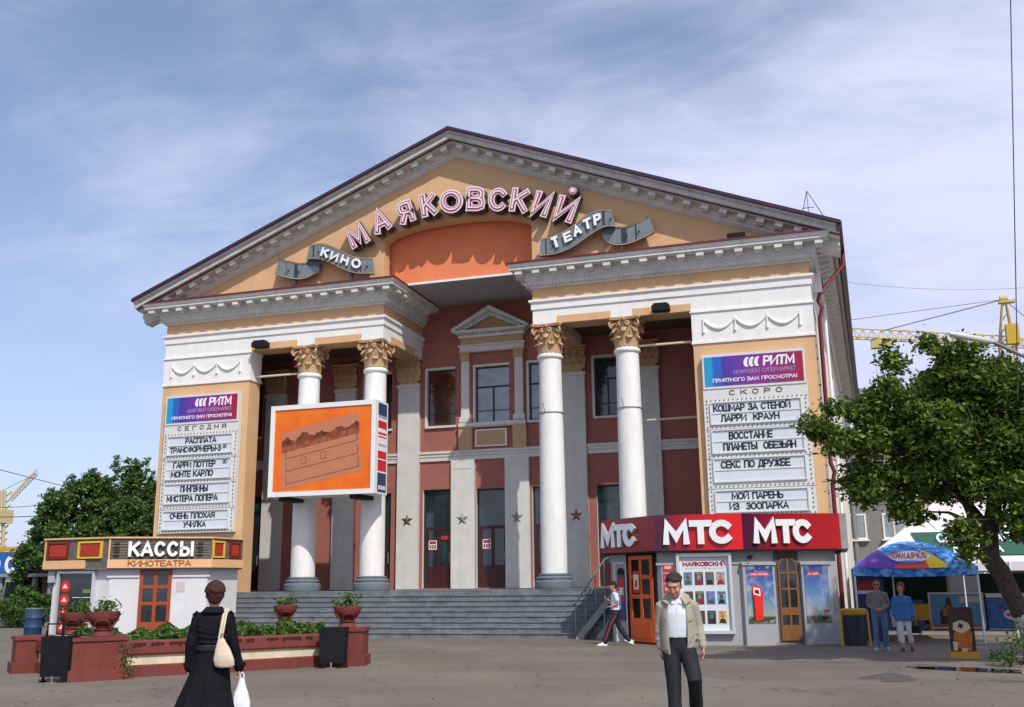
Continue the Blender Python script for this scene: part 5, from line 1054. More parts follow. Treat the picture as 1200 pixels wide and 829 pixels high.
# bins
def bin_(loc, rz, label, ring):
    t = thing('litter_bin', label, 'litter bin', loc, 'black litter bins by the flower bed')
    mm = Matrix.Rotation(rz, 3, 'Z'); T = lambda x, y, z: tuple(Vector(loc)+mm @ Vector((x, y, z)))
    m = MB(); m.T = T; w = .27; m.add([(-w*.93, -.16, .1), (w*.93, -.16, .1), (w*.93, .16, .1), (-w*.93, .16, .1), (-w, -.19, .8), (w, -.19, .8), (w, .19, .8), (-w, .19, .8), (-w+.02, -.17, .8), (w-.02, -.17, .8), (w-.02, .17, .8), (-w+.02, .17, .8), (-w*.9, -.14, .14), (w*.9, -.14, .14), (w*.9, .14, .14), (-w*.9, .14, .14)],
      [(0, 1, 2, 3), (0, 1, 5, 4), (1, 2, 6, 5), (2, 3, 7, 6), (3, 0, 4, 7), (4, 5, 9, 8), (5, 6, 10, 9), (6, 7, 11, 10), (7, 4, 8, 11), (8, 9, 13, 12), (9, 10, 14, 13), (10, 11, 15, 14), (11, 8, 12, 15), (12, 13, 14, 15)]); m.build('bucket', BLACK, t)
    m = MB(); m.T = T; m.box(-w-.02, -.02, 0, -w+.01, .02, .9 if ring else .82); m.box(w-.01, -.02, 0, w+.02, .02, .9 if ring else .82); m.box(-w-.02, -.1, 0, -w+.01, .1, .025); m.box(w-.01, -.1, 0, w+.02, .1, .025); m.build('stand', BLACK, t)
    m = MB(); m.T = T; m.box(-.015, -.2, 0, .015, -.17, .12); m.box(-.1, -.24, 0, .1, -.14, .015); m.build('foot', STEEL, t)
    if ring: m = MB(); m.T = T; m.tube([(-w, .0, .82), (-w, .0, 1.02), (w+.1, .0, 1.02), (w+.1, 0, .84), (w, 0, .82)], .014, 6); m.tube([(0.03, 0, .75), (0.03, 0, 1.02)], .03, 6); m.build('hoop', BLACK, t)
bin_((-1.05, -17.7, 0), .22, 'black metal litter bin with raised hoop at the left end of the flower bed', True)
bin_((2.55, -13.95, 0), .25, 'black metal litter bin before the right pedestal of the flower bed', False)
# ------------------------------------------------------------------ hand rail and ramp
t = thing('stair_handrail', 'thin grey metal handrail going up the right side of the steps', 'handrail', (5.0, -2.9, 0))
m = MB(); m.tube([(4.92, -3.1, .98), (4.95, -2.9, 1.0), (5.4, -.45, 2.4), (5.45, -.1, 2.45)], .028, 8); m.build('rail', STEEL, t)
for a in (.02, .33, .66, .97):
    x, y, z = 4.95+.45*a, -2.9+2.45*a, 1.45*a; m = MB(); m.tube([(x, y, max(0, z-.1)), (x, y, 1.0+1.4*a)], .02, 6); m.build('post', STEEL, t)
t = thing('stair_ramp', 'pair of narrow concrete wheel tracks laid over the right end of the steps', 'ramp', (5.4, -2.9, 0))
for dx in (0, .62):
    m = MB(); m.add([(5.05+dx, -3.25, 0), (5.3+dx, -3.25, 0), (6.05+dx, -.35, 1.56), (5.8+dx, -.35, 1.56), (5.05+dx, -3.25, .06), (5.3+dx, -3.25, .06), (6.05+dx, -.35, 1.62), (5.8+dx, -.35, 1.62)], [(0, 1, 2, 3), (4, 5, 6, 7), (0, 1, 5, 4), (1, 2, 6, 5), (2, 3, 7, 6), (3, 0, 4, 7)]); m.build('track', mat('ramp_concrete', (.27, .25, .22), .85, .15, 5, .3, 20), t)
m = MB(); m.tube([(6.0, -3.5, 0), (6.0, -3.5, .92)], .02, 6); m.tube([(5.8, -3.52, .84), (6.0, -3.5, .92), (6.25, -3.0, 1.15)], .025, 6); m.build('kiosk_rail', STEEL, None, 'short grey rail post beside the phone kiosk door', 'rail')
# ------------------------------------------------------------------ ice cream stand
TENT = mat('white_canvas', (.70, .66, .66), .8, .05, 1, .1, 5); PIPEW = mat('white_tent_pole', (.65, .65, .66), .4)
t = thing('ice_cream_awning', 'blue pyramid awning printed Инмарко with purple, red and yellow swirls', 'awning', (14.4, -4.2, 0))
ex0, ex1, ey0, ey1, ez, pz = 13.05, 16.15, -4.3, -1.2, 1.95, 2.68; cx, cy = (ex0+ex1)/2, (ey0+ey1)/2
am = bpy.data.materials.new('awning_print'); am.use_nodes = True; n_ = am.node_tree; bs = n_.nodes['Principled BSDF']; bs.inputs['Roughness'].default_value = .6
g = n_.nodes.new('ShaderNodeNewGeometry'); sp_ = n_.nodes.new('ShaderNodeSeparateXYZ'); n_.links.new(g.outputs['Position'], sp_.inputs[0])
nz = n_.nodes.new('ShaderNodeTexNoise'); nz.inputs['Scale'].default_value = 2.4; nz.inputs['Detail'].default_value = 5; nz.inputs['Distortion'].default_value = 2.5; n_.links.new(g.outputs['Position'], nz.inputs['Vector'])
cr = n_.nodes.new('ShaderNodeValToRGB'); el = cr.color_ramp.elements; el[0].position = .38; el[0].color = (.01, .07, .35, 1); el[1].position = .68; el[1].color = (.3, .5, .7, 1); e_ = el.new(.5); e_.color = (.02, .22, .6, 1); n_.links.new(nz.outputs['Fac'], cr.inputs[0]); n_.links.new(cr.outputs[0], bs.inputs['Base Color'])
for a, b in (((ex0, ey0), (ex1, ey0)), ((ex1, ey0), (ex1, ey1)), ((ex1, ey1), (ex0, ey1)), ((ex0, ey1), (ex0, ey0))):
    n = 12; vs = []; fs = []
    for j in range(7):
        u = j/6; zz = ez+(pz-ez)*math.sin(u*math.pi/2)**.9
        for k in range(n+1): s = k/n; x = a[0]+(b[0]-a[0])*s; y = a[1]+(b[1]-a[1])*s; vs.append((x+(cx-x)*u, y+(cy-y)*u, zz-.1*math.sin(math.pi*s)*(1-u)*.5))
    for j in range(6):
        for k in range(n): fs.append((j*(n+1)+k, j*(n+1)+k+1, (j+1)*(n+1)+k+1, (j+1)*(n+1)+k))
    b0 = len(vs); vs += [(x, y, z-.2) for x, y, z in vs[:n+1]]; fs += [(k, k+1, b0+k+1, b0+k) for k in range(n)]
    m = MB(); m.add(vs, fs, 0, True); m.build('canopy', am, t, fix=False)
# swirl shapes on the front slope (printed sheets just above the cloth)
sl = lambda s, u: (ex0+(ex1-ex0)*s+(cx-(ex0+(ex1-ex0)*s))*u, ey0+(cy-ey0)*u-.016, ez+(pz-ez)*math.sin(max(u, 0)*math.pi/2)**.9-.05*math.sin(math.pi*s)*(1-u)+.012)
def sprint(fn, c, nm, lift=0., k=20):
    up_ = [fn(j/k) for j in range(k+1)]; m = MB(); vs = []
    for s, lo, hi in up_:
        for q in range(4): x, y, z = sl(s, lo+(hi-lo)*q/3); vs.append((x, y-lift, z+lift))
    m.add(vs, [(a*4+q, a*4+4+q, a*4+5+q, a*4+1+q) for a in range(k) for q in range(3)]); m.build(nm, mat(nm, c, .6), t, fix=False)
sprint(lambda j: (.01+.46*j, 0, .42*(1-j)**.8+.01), (.11, .04, .33), 'purple_swirl')
sprint(lambda j: (.34+.36*j, 0, .03+.34*math.sin(j*1.6)), (.65, .06, .02), 'red_swirl', .004)
sprint(lambda j: (.62+.15*j, 0, .42-.3*j*j), (.8, .55, .01), 'yellow_swirl', .008)
sprint(lambda j: (.25+.44*j, (.24-.13*math.sin(math.pi*j)**.6), .24+.16*math.sin(math.pi*j)**.6), (.75, .76, .8), 'white_logo_cloud', .012)
sprint(lambda j: (.34+.26*j, .12-.04*math.sin(math.pi*j), .13+.02*math.sin(math.pi*j)), (.05, .15, .5), 'blue_logo_arc', .015)
m = MB()
for i, ch in enumerate('ИНМАРКО'): put_text(m, ch, (lambda i: lambda s, tt: (lambda p: (p[0], p[2]))(sl(.27+.056*i+.043*s, .18+.15*tt)))(i), 0, 0.002, 0, th=.17)
# lay letters on the slope
m.v = [(x, ey0+(cy-ey0)*(math.asin(max(0, min(1, (z-ez+.03)/(pz-ez))))*2/math.pi)-.09, z+.03) for x, y, z in m.v]; m.build('logo_letters', mat('logo_red', (.6, .03, .05), .5), t)
for x, y in ((ex0+.03, ey0+.03), (ex1-.03, ey0+.03), (ex0+.03, ey1), (ex1-.03, ey1), (14.1, ey0+1.2)): m = MB(); m.tube([(x, y, 0), (x, y, ez+.02)], .028, 8); m.build('pole', PIPEW, t)
t = thing('white_marquee', 'large white peaked canvas marquee with green beer banner behind the blue awning', 'marquee', (17.3, -.5, 0))
mx0, mx1, my0, my1, mz, mp = 13.3, 21.5, -1.0, 6, 2.1, 5.6; c = ((mx0+mx1)/2, (my0+my1)/2)
for a, b in (((mx0, my0), (mx1, my0)), ((mx1, my0), (mx1, my1)), ((mx1, my1), (mx0, my1)), ((mx0, my1), (mx0, my0))):
    vs = []; n = 10
    for j in range(9):
        u = j/8; zz = mz+(mp-mz)*(.85*u+.15*u**3)
        for k in range(n+1): s = k/n; x = a[0]+(b[0]-a[0])*s; y = a[1]+(b[1]-a[1])*s; vs.append((x+(c[0]-x)*u, y+(c[1]-y)*u, zz))
    m = MB(); m.add(vs, [(j*(n+1)+k, j*(n+1)+k+1, (j+1)*(n+1)+k+1, (j+1)*(n+1)+k) for j in range(8) for k in range(n)], 0, True); m.add([(a[0], a[1], mz), (b[0], b[1], mz), (b[0], b[1], mz-.25), (a[0], a[1], mz-.25)], [(0, 1, 2, 3)]); m.build('canopy', TENT, t, fix=False)
for x, y in ((mx0, my0), (mx1, my0), (mx0, my1), (mx1, my1), (c[0], my0)): m = MB(); m.tube([(x, y, 0), (x, y, mz)], .035, 8); m.build('pole', PIPEW, t)
GRN = mat('dark_green_banner', (.02, .10, .065), .6)
bx0, bx1 = 14.9, 18.0
def sl2(x, u): return (x, my0+(c[1]-my0)*u-.03, mz+(mp-mz)*(.85*u+.15*u**3)+.03)
m = MB(); vs = [sl2(bx0+.35, .06), sl2(bx1, .06), sl2(bx1, .30), sl2(bx0, .30)]; m.add(vs, [(0, 1, 2, 3)]); bn = m.build('banner', GRN, t, fix=False)
LU = 4.8
m = MB(); put_text(m, 'СИБИРСКАЯ', rect(bx0+.7, .185*LU, bx0+2.75, .275*LU), 0, .001, 0, th=.15); put_text(m, 'КОРОНА', rect(bx0+1.1, .08*LU, bx0+2.45, .165*LU), 0, .001, 0, th=.15)
m.v = [(lambda p: (p[0], p[1]-.03, p[2]+.02))(sl2(x, z/LU)) for x, y, z in m.v]; m.build('banner_letters', PRW, bn)
m = MB(); vs = [sl2(bx0+.9, .31), sl2(bx1-.4, .31), sl2(bx1-.5, .35), sl2(bx0+1.1, .35)]; m.add(vs, [(0, 1, 2, 3)]); m.build('banner_crown', mat('banner_brown', (.25, .08, .03), .5), bn, fix=False)
m = MB(); m.box(13.6, 5.2, 0, 21, 5.3, 1.8); m.build('back_curtain', mat('dark_green_curtain', (.01, .05, .035), .8), t)
# freezers and adverts under the canvas
def panel(name, label, cat, x0, x1, y, z0, z1, cols, frame_c=WFR, th_=.5, legs=.0):
    t = thing(name, label, cat, ((x0+x1)/2, y+th_/2, 0)); m = MB(); m.box(x0, y, z0, x1, y+th_, z1); m.build('body', frame_c, t); b = .05
    m = MB(); m.box(x0+b, y-.01, z0+b, x1-b, y-.001, z1-b); p = m.build('advert', cols, t); return t, p
SKY_ = mat('advert_sky_blue', (.12, .3, .5), .4, .2, 3); OCH = mat('advert_amber', (.45, .16, .02), .4, .3, 9); DBR = mat('advert_dark_brown', (.05, .02, .01), .4, .3, 8); CRM = mat('advert_cream', (.7, .55, .4), .5, .2, 10); NAV = mat('advert_deep_blue', (.02, .06, .3), .35, .3, 5, col2=(.05, .2, .5))
t, p = panel('advert_board', 'white framed board with brown bottle on sky blue under the awning', 'advert board', 15.35, 16.95, 1.6, .12, 1.22, SKY_, th_=.12)
m = MB(); m.prism([(15.65, .2), (16.2, .2), (16.2, .62), (16.02, .8), (15.98, 1.05), (15.87, 1.05), (15.83, .8), (15.65, .62)], 1.58, 1.589, 0); m.prism([(15.72, .5), (16.13, .5), (16.12, .7), (15.95, .82), (15.9, .82), (15.74, .7)], 1.572, 1.58, 1); m.box(15.45, 1.574, .17, 16.85, 1.582, .25, 1); m.box(16.25, 1.578, .92, 16.85, 1.586, 1.1, 2); m.build('bottle_print', [DBR, OCH, CRM], p)
t, p = panel('ice_cream_freezer', 'deep blue chest freezer with red and white logo behind the trunk', 'freezer', 17.0, 18.3, 1.5, .1, 1.15, NAV, NAV, .7)
m = MB(); m.box(17.0, 1.48, 1.06, 18.3, 2.2, 1.18); m.build('lid', WFR, t); m = MB(); m.box(17.0, 1.47, .02, 18.3, 2.1, .12); m.build('foot_strip', WFR, t); m = MB(); m.lathe([(.3, 0), (.3, .01)], n=20); m.v = [(17.75+x, 1.485-z*.8, .55+y*.55) for x, y, z in m.v]; lg = m.build('logo_cloud', PRW, t); m = MB(); put_text(m, 'ИНМАРКО', rect(17.52, .49, 17.98, .6), 1.465, 1.475, 0, th=.24); m.build('logo_letters', mat('logo_red', (.6, .03, .05), .5), lg)
t, p = panel('ice_cream_freezer', 'chest freezer with girl and ice cream print behind the couple', 'freezer', 13.9, 15.15, 1.2, .1, 1.0, mat('advert_violet', (.12, .04, .3), .4, .3, 4, col2=(.03, .2, .5)), NAV, .7)
m = MB(); m.lathe([(.17, 0), (.17, .01)], n=16); m.v = [(14.75+x, 1.19-z*.5, .55+y*1.2) for x, y, z in m.v]; m.build('figure_print', CRM, t); m = MB(); m.prism([(14.2, .15), (14.5, .3), (14.45, .8), (14.15, .7)], 1.18, 1.189); m.build('milk_print', PRW, t)
t = thing('white_cooler', 'white upright cooler box standing behind the bottle advert', 'cooler', (16.5, 2.4, 0)); m = MB(); m.box(16.05, 2.1, 0, 16.95, 2.8, 2.0); m.build('body', WFR, t); m = MB(); m.box(16.08, 2.07, 1.25, 16.92, 2.1, 1.97); m.box(16.35, 2.05, 1.68, 16.62, 2.07, 1.73); m.build('door', mat('cooler_white', (.7, .72, .74), .35), t)
t = thing('drinks_fridge', 'dark blue drinks fridge with round red white and blue emblem behind the couple', 'fridge', (13.3, -3.0, 0)); m = MB(); m.box(13.05, -3.2, 0, 13.85, -2.6, 1.78); m.build('body', mat('fridge_blue', (.02, .04, .13), .3, .4, 9), t)
m = MB(); n = 24; R_ = .3; C0 = (13.45, 1.3)
up_ = [(C0[0]+R_*math.cos(math.pi*k/n), C0[1]+.05+R_*math.sin(math.pi*k/n)*.9) for k in range(n+1)]; dn_ = [(C0[0]-R_*math.cos(math.pi*k/n), C0[1]-.05-R_*math.sin(math.pi*k/n)*.9) for k in range(n+1)]
m.prism(up_, -3.22, -3.201, 0); m.prism(dn_, -3.22, -3.201, 1); m.box(C0[0]-R_, -3.215, C0[1]-.045, C0[0]+R_, -3.203, C0[1]+.045, 2); m.build('emblem', [mat('emblem_red', (.5, .02, .02), .4), mat('emblem_blue', (.01, .03, .3), .4), PRW], t)
YEL = mat('yellow_plastic', (.55, .30, .03), .5)
t = thing('round_bin', 'dark round bin with yellow rim beside the man in the grey jumper', 'litter bin', (12.95, -5.3, 0)); m = MB(); m.lathe([(.26, 0), (.3, .75), (.3, .78), (.0, .78)], 12.95, -5.3, 18); m.build('barrel', mat('bin_dark_blue', (.02, .025, .04), .5), t); m = MB(); m.lathe([(.31, .76), (.34, .8), (.34, .9), (.28, .92), (.26, .84)], 12.95, -5.3, 18); m.build('rim', YEL, t); m = MB(); m.tube([(12.62, -5.5, 0), (12.64, -5.5, .85), (12.8, -5.6, .9)], .03, 6); m.tube([(13.3, -5.4, 0), (13.28, -5.4, .85), (13.2, -5.5, .9)], .03, 6); m.build('bracket', YEL, t)
for i, (x, y, lb) in enumerate(((15.05, .6, 'yellow plastic chair left of the bottle advert'), (15.2, 2.2, 'yellow plastic chair farther back by the cooler'))):
    t = thing('plastic_chair', lb, 'chair', (x, y, 0), 'yellow plastic chairs'); w = .24
    m = MB(); m.box(x-w, y-w, .42, x+w, y+w, .45); m.build('seat', YEL, t); m = MB(); m.box(x-w, y+w-.03, .45, x+w, y+w, .88); m.build('backrest', YEL, t)
    for a, b in ((-1, -1), (1, -1), (-1, 1), (1, 1)): m = MB(); m.tube([(x+a*w*.9, y+b*w*.9, .42), (x+a*w*1.05, y+b*w*1.05, 0)], .025, 6); m.build('leg', YEL, t)
t = thing('pavement_sign', 'free standing dark pavement sign with amber dessert picture on a yellow base', 'pavement sign', (15.05, -9.3, 0))
mm = Matrix.Rotation(.05, 3, 'Z'); T_ = lambda x, y, z: tuple(Vector((15.05, -9.3, 0))+mm @ Vector((x, y, z)))
m = MB(); m.T = T_; m.prism([(-.25, .1), (.25, .1), (.25, .98), (.2, 1.05), (-.2, 1.05), (-.25, .98)], -.03, .03); bo = m.build('board', DBR, t)
m = MB(); m.T = T_; m.prism([(-.13, .2), (.16, .14), (.2, .5), (.1, .66), (-.1, .62), (-.18, .45)], -.04, -.031, 0); m.lathe([(.0, 0)], n=3) if 0 else None
m.prism([(-.18, .58), (.0, .5), (.18, .6), (.14, .72), (.0, .78), (-.16, .72)], -.045, -.04, 1); m.prism([(-.2, .15), (-.12, .15), (-.1, .32), (-.2, .34)], -.045, -.04, 1); m.prism([(-.05, .12), (.08, .12), (.06, .2), (-.03, .2)], -.05, -.045, 1); m.prism([(-.08, .64), (.0, .6), (.04, .68), (-.04, .72)], -.05, -.045, 2); m.build('dessert_print', [mat('dessert_amber', (.55, .15, .02), .4, .3, 14), CRM, DBR], bo)
m = MB(); m.T = T_; m.add([(-.3, -.2, 0), (.3, -.2, 0), (.3, .2, 0), (-.3, .2, 0), (-.27, -.08, .13), (.27, -.08, .13), (.27, .08, .13), (-.27, .08, .13)], [(0, 1, 2, 3), (4, 5, 6, 7), (0, 1, 5, 4), (1, 2, 6, 5), (2, 3, 7, 6), (3, 0, 4, 7)]); m.build('base', YEL, t)
# puddle and damp patches
def blob_sheet(cx, cy, rx, ry, z, seed, rot=0, n=40, am=.25):
    rr = random.Random(seed); ph_ = [rr.uniform(0, 6.28) for _ in range(5)]; pts = []
    for k in range(n):
        a = 2*math.pi*k/n; q = 1+am*sum(math.sin((j+2)*a+ph_[j])/(j+1.5) for j in range(5)); x, y = rx*q*math.cos(a), ry*q*math.sin(a); pts.append((cx+x*math.cos(rot)-y*math.sin(rot), cy+x*math.sin(rot)+y*math.cos(rot), z))
    m = MB(); m.add(pts, [tuple(range(n))]); return m
blob_sheet(14.75, -12.35, 1.15, .42, .004, 5, -.3).build('puddle', mat('puddle_water', (.012, .012, .013), .02, spec=.9), None, kind='structure')
DAMP = mat('damp_asphalt', (.075, .062, .052), .5, .3, 6)
blob_sheet(13.3, -14.2, .4, .75, .004, 11, -.3, am=.4).build('damp_patch', DAMP, None, kind='structure'); blob_sheet(15.4, -14.6, .5, .2, .004, 12, -.1, am=.35).build('damp_patch', DAMP, None, kind='structure')
m = MB(); m.box(13.6, .2, 0, 22, 8, .1); m.build('kerbed_pavement', mat('pale_paving', (.3, .28, .26), .85, .1, 4, .2, 20), None, kind='structure')
# ------------------------------------------------------------------ background, right
GB = mat('grey_house_plaster', (.22, .21, .2), .9, .08, 1.2); 
t = thing('grey_house', 'grey three storey house behind the marquee with glazed stairwell', 'building', (20, 30, 0)); y = 30
m = MB(); m.box(12.9, y, 0, 34, y+10, 9.5); m.build('wall', GB, t)
m = MB(); m.box(12.8, y-.3, 9.5, 34.2, y+10.3, 9.8); m.build('roof', mat('grey_roofing', (.25, .25, .26), .8), t)
def win(x, z, w=1.3, h=1.5, mm=WFR, g_=GLC):
    m = MB(); m.box(x, y-.06, z, x+w, y+.02, z+.1); m.box(x, y-.06, z+h-.1, x+w, y+.02, z+h); m.box(x, y-.06, z+.1, x+.1, y+.02, z+h-.1); m.box(x+w-.1, y-.06, z+.1, x+w, y+.02, z+h-.1); m.box(x+w*.45, y-.05, z+.1, x+w*.45+.08, y+.01, z+h-.1); m.box(x-.1, y-.25, z-.1, x+w+.1, y, z-.01); o = m.build('window', mm, t)
    m = MB(); m.box(x+.1, y-.02, z+.1, x+w-.1, y-.005, z+h-.1); m.build('pane', g_, o)
for r in range(3):
    for x in (13.4, 15.6, 20.2, 22.6, 25, 27.4): win(x, 1.2+2.75*r, 1.3, 1.5)
m = MB(); m.box(17.5, y-.12, 1.0, 19.6, y-.05, 9.2, 1)
for k in range(5): m.box(17.5+.5*k, y-.2, 1.0, 17.6+.5*k, y-.12, 9.2, 0)
for k in range(10): m.box(17.5, y-.19, 1.0+.9*k, 19.6, y-.12, 1.1+.9*k, 0)
m.build('stairwell_glazing', [mat('cream_bar', (.68, .6, .48), .6), mat('tan_glass', (.33, .22, .12), .3)], t)
t = thing('long_house', 'dark low shop building filling the gap behind the street tree', 'building', (27, 12, 0)); m = MB(); m.box(20, 11, 0, 48, 18, 4.2); m.build('wall', mat('shop_dark_wall', (.07, .06, .06), .8, .2, 2), t); m = MB(); m.box(19.8, 10.8, 4.2, 48.2, 18.2, 4.45); m.build('roof', mat('rust_roof', (.2, .07, .04), .7), t)
for k in range(6): x = 21.2+3.4*k; m = MB(); m.box(x, 10.93, .6, x+2.2, 11.02, 2.9, 0); o = m.build('window', WFR, t); m = MB(); m.box(x+.1, 10.9, .7, x+2.1, 10.93, 2.8); m.build('pane', GL, o)
# tower crane right
CY = mat('crane_yellow', (.55, .42, .15), .5, .1, 3)
def lattice(m, a, b, w, h, n, r=.07):
    a = Vector(a); b = Vector(b); d = (b-a).normalized(); s = d.cross(Vector((0, 0, 1))).normalized()*w/2; u = Vector((0, 0, h))
    P = [[a+(b-a)*k/n-s, a+(b-a)*k/n+s, a+(b-a)*k/n+u] for k in range(n+1)]
    for j in range(3): m.tube([tuple(p[j]) for p in P], r, 5)
    for k in range(n):
        for i_, j_ in ((0, 2), (1, 2)): m.tube([tuple(P[k][i_]), tuple((P[k][j_]+P[k+1][j_])/2), tuple(P[k+1][i_])], r*.6, 4)
        m.tube([tuple(P[k][0]), tuple(P[k][1])], r*.5, 4)
t = thing('tower_crane', 'yellow tower crane with long jib behind the right street tree', 'crane', tuple(atd(1181, 700, 120)*1))
top, jt, je, jc = atd(1176, 351, 120), atd(1180, 405, 120), atd(940, 393, 118), atd(1250, 411, 121)
m = MB(); lattice(m, jt, je, 1.1, 1.15, 22, .09); m.build('jib', CY, t)
m = MB(); lattice(m, jt, jc, 1.1, 1.0, 6, .09); q = jc; m.box(q.x-1, q.y-.8, q.z-1.4, q.x+1, q.y+.8, q.z+.4); m.build('counter_jib', CY, t)
m = MB(); bx, by, bz = jt
for dx, dy in ((-.8, -.8), (.8, -.8), (.8, .8), (-.8, .8)): m.tube([(bx+dx, by+dy, 0), (bx+dx, by+dy, bz), (top.x+dx*.25, top.y+dy*.25, top.z-.4)], .12, 5)
for k in range(18):
    z = bz*k/18; z2 = bz*(k+1)/18
    for (dx, dy), (ex, ey) in (((-.8, -.8), (.8, -.8)), ((.8, -.8), (.8, .8))): m.tube([(bx+dx, by+dy, z), (bx+ex, by+ey, z2)], .06, 4)
for k in range(4): z = bz+(top.z-bz)*k/4; w = .8*(1-.75*k/4); m.tube([(bx-w, by-.8, z), (bx+w*.8, by-.8, z+1.2)], .06, 4)
m.box(top.x-.6, top.y-.4, top.z-.5, top.x+1.2, top.y+.4, top.z-.2); m.tube([(top.x-.4, top.y, top.z), (top.x+.4, top.y, top.z)], .45, 10); m.build('mast', CY, t)
m = MB(); m.box(bx-.2, by-1.9, bz-.2, bx+1.2, by-.9, bz+2.2); m.build('cab', mat('cab_yellow', (.55, .36, .03), .5), t)
m = MB(); mid_ = atd(1032, 388.5, 118.5); m.tube([tuple(top), tuple(mid_)], .07, 4); m.tube([tuple(top), tuple(atd(960, 380, 118))], .04, 4); m.tube([tuple(top), tuple(jc)], .06, 4); m.build('tie_cable', STEEL, t)
tr_ = atd(1035, 402, 118.3); m = MB(); m.box(tr_.x-1.4, tr_.y-.5, tr_.z-.6, tr_.x+.8, tr_.y+.5, tr_.z+.5); m.tube([(tr_.x-1, tr_.y, tr_.z), (tr_.x-1, tr_.y, tr_.z-14)], .035, 4); m.tube([(tr_.x+.5, tr_.y, tr_.z), (tr_.x+.5, tr_.y, tr_.z-14)], .035, 4); m.build('trolley', CY, t)
t = thing('tower_crane', 'small distant yellow crane mast with slanted jib at the far left', 'crane', tuple(atd(5, 640, 150))); p0, p1, p2 = atd(3, 640, 150), atd(3, 575, 150), atd(43, 555, 150)
m = MB()
for dx in (-.7, .7): m.tube([(p0.x+dx, p0.y, 0), (p1.x+dx*.6, p1.y, p1.z)], .28, 5)
for k in range(16): z = p1.z*k/16; m.tube([(p0.x-.7, p0.y, z), (p0.x+.7, p0.y, z+1)], .12, 4)
m.build('mast', mat('crane_faded', (.5, .42, .2), .6), t); m = MB(); lattice(m, atd(12, 587, 150), p2, .8, .7, 10, .07); m.tube([tuple(p1), tuple(p2)], .06, 4); m.build('jib', mat('crane_faded', (.45, .38, .3), .6), t); m = MB(); q = atd(3, 605, 150); m.box(q.x-.9, q.y-1, q.z-1.1, q.x+1.1, q.y+1, q.z+.9); m.build('cab', mat('crane_faded', (.45, .38, .3), .6), t)
# street lamp
LA, LB, LC = atd(1112, 391, 17), atd(1164, 401, 17), atd(1230, 432, 17)
t = thing('street_lamp', 'grey street lamp head on a slanting arm above the right street tree', 'street lamp', (LC.x+.6, LC.y, 0))
d = (LB-LA).normalized()
m = MB(); m.tube([tuple(LA), tuple(LA+d*.1), tuple(LA+d*.65), tuple(LB)], [.025, .05, .058, .03], 10); m.build('lamp_head', mat('lamp_white', (.55, .55, .5), .4), t)
m = MB(); m.tube([tuple(LB-d*.02), tuple(LC), (LC.x+.6, LC.y, LC.z-.6)], .03, 8); m.build('arm', STEEL, t); m = MB(); m.tube([(LC.x+.6, LC.y, 0), (LC.x+.6, LC.y, LC.z-.4)], [.1, .06], 10); m.build('pole', STEEL, t)
# ------------------------------------------------------------------ background, left
random.seed(12)
def ft(px, D, top, w, seed, label):
    a = atd(px, 688, D); fartree(label, a.x, a.y, atd(px, top, D).z, w, seed)
ft(52, 46, 574, 2.7, 31, 'leftmost of the front green trees, its crown below the slanting wire'); ft(98, 50, 551, 3.6, 32, 'broad green tree above the left end of the КАССЫ fascia'); ft(148, 50, 540, 3.6, 33, 'tallest green tree, right beside the left marquee board')
ft(72, 49, 562, 3.2, 34, 'slim green tree second from the left edge'); ft(37, 47, 625, 1.6, 35, 'lowest green tree at the far left beside the blue shop sign'); ft(170, 53, 556, 3.2, 36, 'green tree half hidden behind the left marquee board'); ft(122, 55, 566, 3.6, 37, 'green tree in the second row between the two tallest ones')
def atd_(): pass
bush('round_bush', 'clipped round green bush at the far left edge', (-22.3, 3.5, 0), [((-22.3, 3.5, .75), (1.1, 1., .6)), ((-21.4, 3.3, .6), (.7, .8, .5)), ((-23.3, 3.4, .9), (1., .9, .7))], 2200, .12)
def atz(px, D, z=0): p = atd(px, 680, D); return (p.x, p.y, z)
t = thing('shop_pavilion', 'low white shop with blue sign and yellow stripe at the far left', 'building', atz(-10, 75)); q = atd(-10, 680, 75)
W0 = mat('shop_white', (.6, .6, .58), .7, .05, 2); x0_, x1_, yy_ = q.x-12, q.x+5.3, q.y
m = MB(); m.box(x0_, yy_, 0, x1_, yy_+8, 4.4); m.build('wall', W0, t); m = MB(); m.box(x0_, yy_-.25, 2.6, x1_-1.6, yy_-.01, 4.3); sg = m.build('sign_panel', mat('shop_blue', (.01, .12, .42), .5), t)
m = MB(); put_text(m, 'С', rect(x1_-3.9, 2.8, x1_-2.9, 4.1), -.02, 0, 0, th=.22); put_text(m, 'О', rect(x1_-5.4, 2.8, x1_-4.3, 4.1), -.02, 0, 0, th=.22); m.v = [(x, y+yy_-.3, z) for x, y, z in m.v]; m.build('sign_letters', PRW, sg)
m = MB(); m.box(x0_, yy_-.3, 4.45, x1_-1.2, yy_, 4.75); m.box(x0_, yy_-.28, 1.3, x1_, yy_, 1.55); m.build('yellow_band', YEL, t)
t = thing('parked_car', 'dark grey car parked behind the round bush at the far left', 'car', atz(2, 62)); q = atd(2, 680, 62)
CP = mat('grey_car_paint', (.12, .12, .14), .25, metal=.5); m = MB(); m.prism([(-2.1, .3), (2.1, .3), (2.15, .75), (1.3, .9), (.7, 1.4), (-1.0, 1.42), (-1.7, .95), (-2.15, .85)], -.85, .85); m.v = [(x+q.x, y+q.y, z) for x, y, z in m.v]; m.build('body', CP, t)
m = MB(); m.prism([(1.15, .92), (.65, 1.34), (-.95, 1.36), (-1.5, .95)], -.87, -.851); m.v = [(x+q.x, y+q.y, z) for x, y, z in m.v]; m.build('side_window', GL, t)
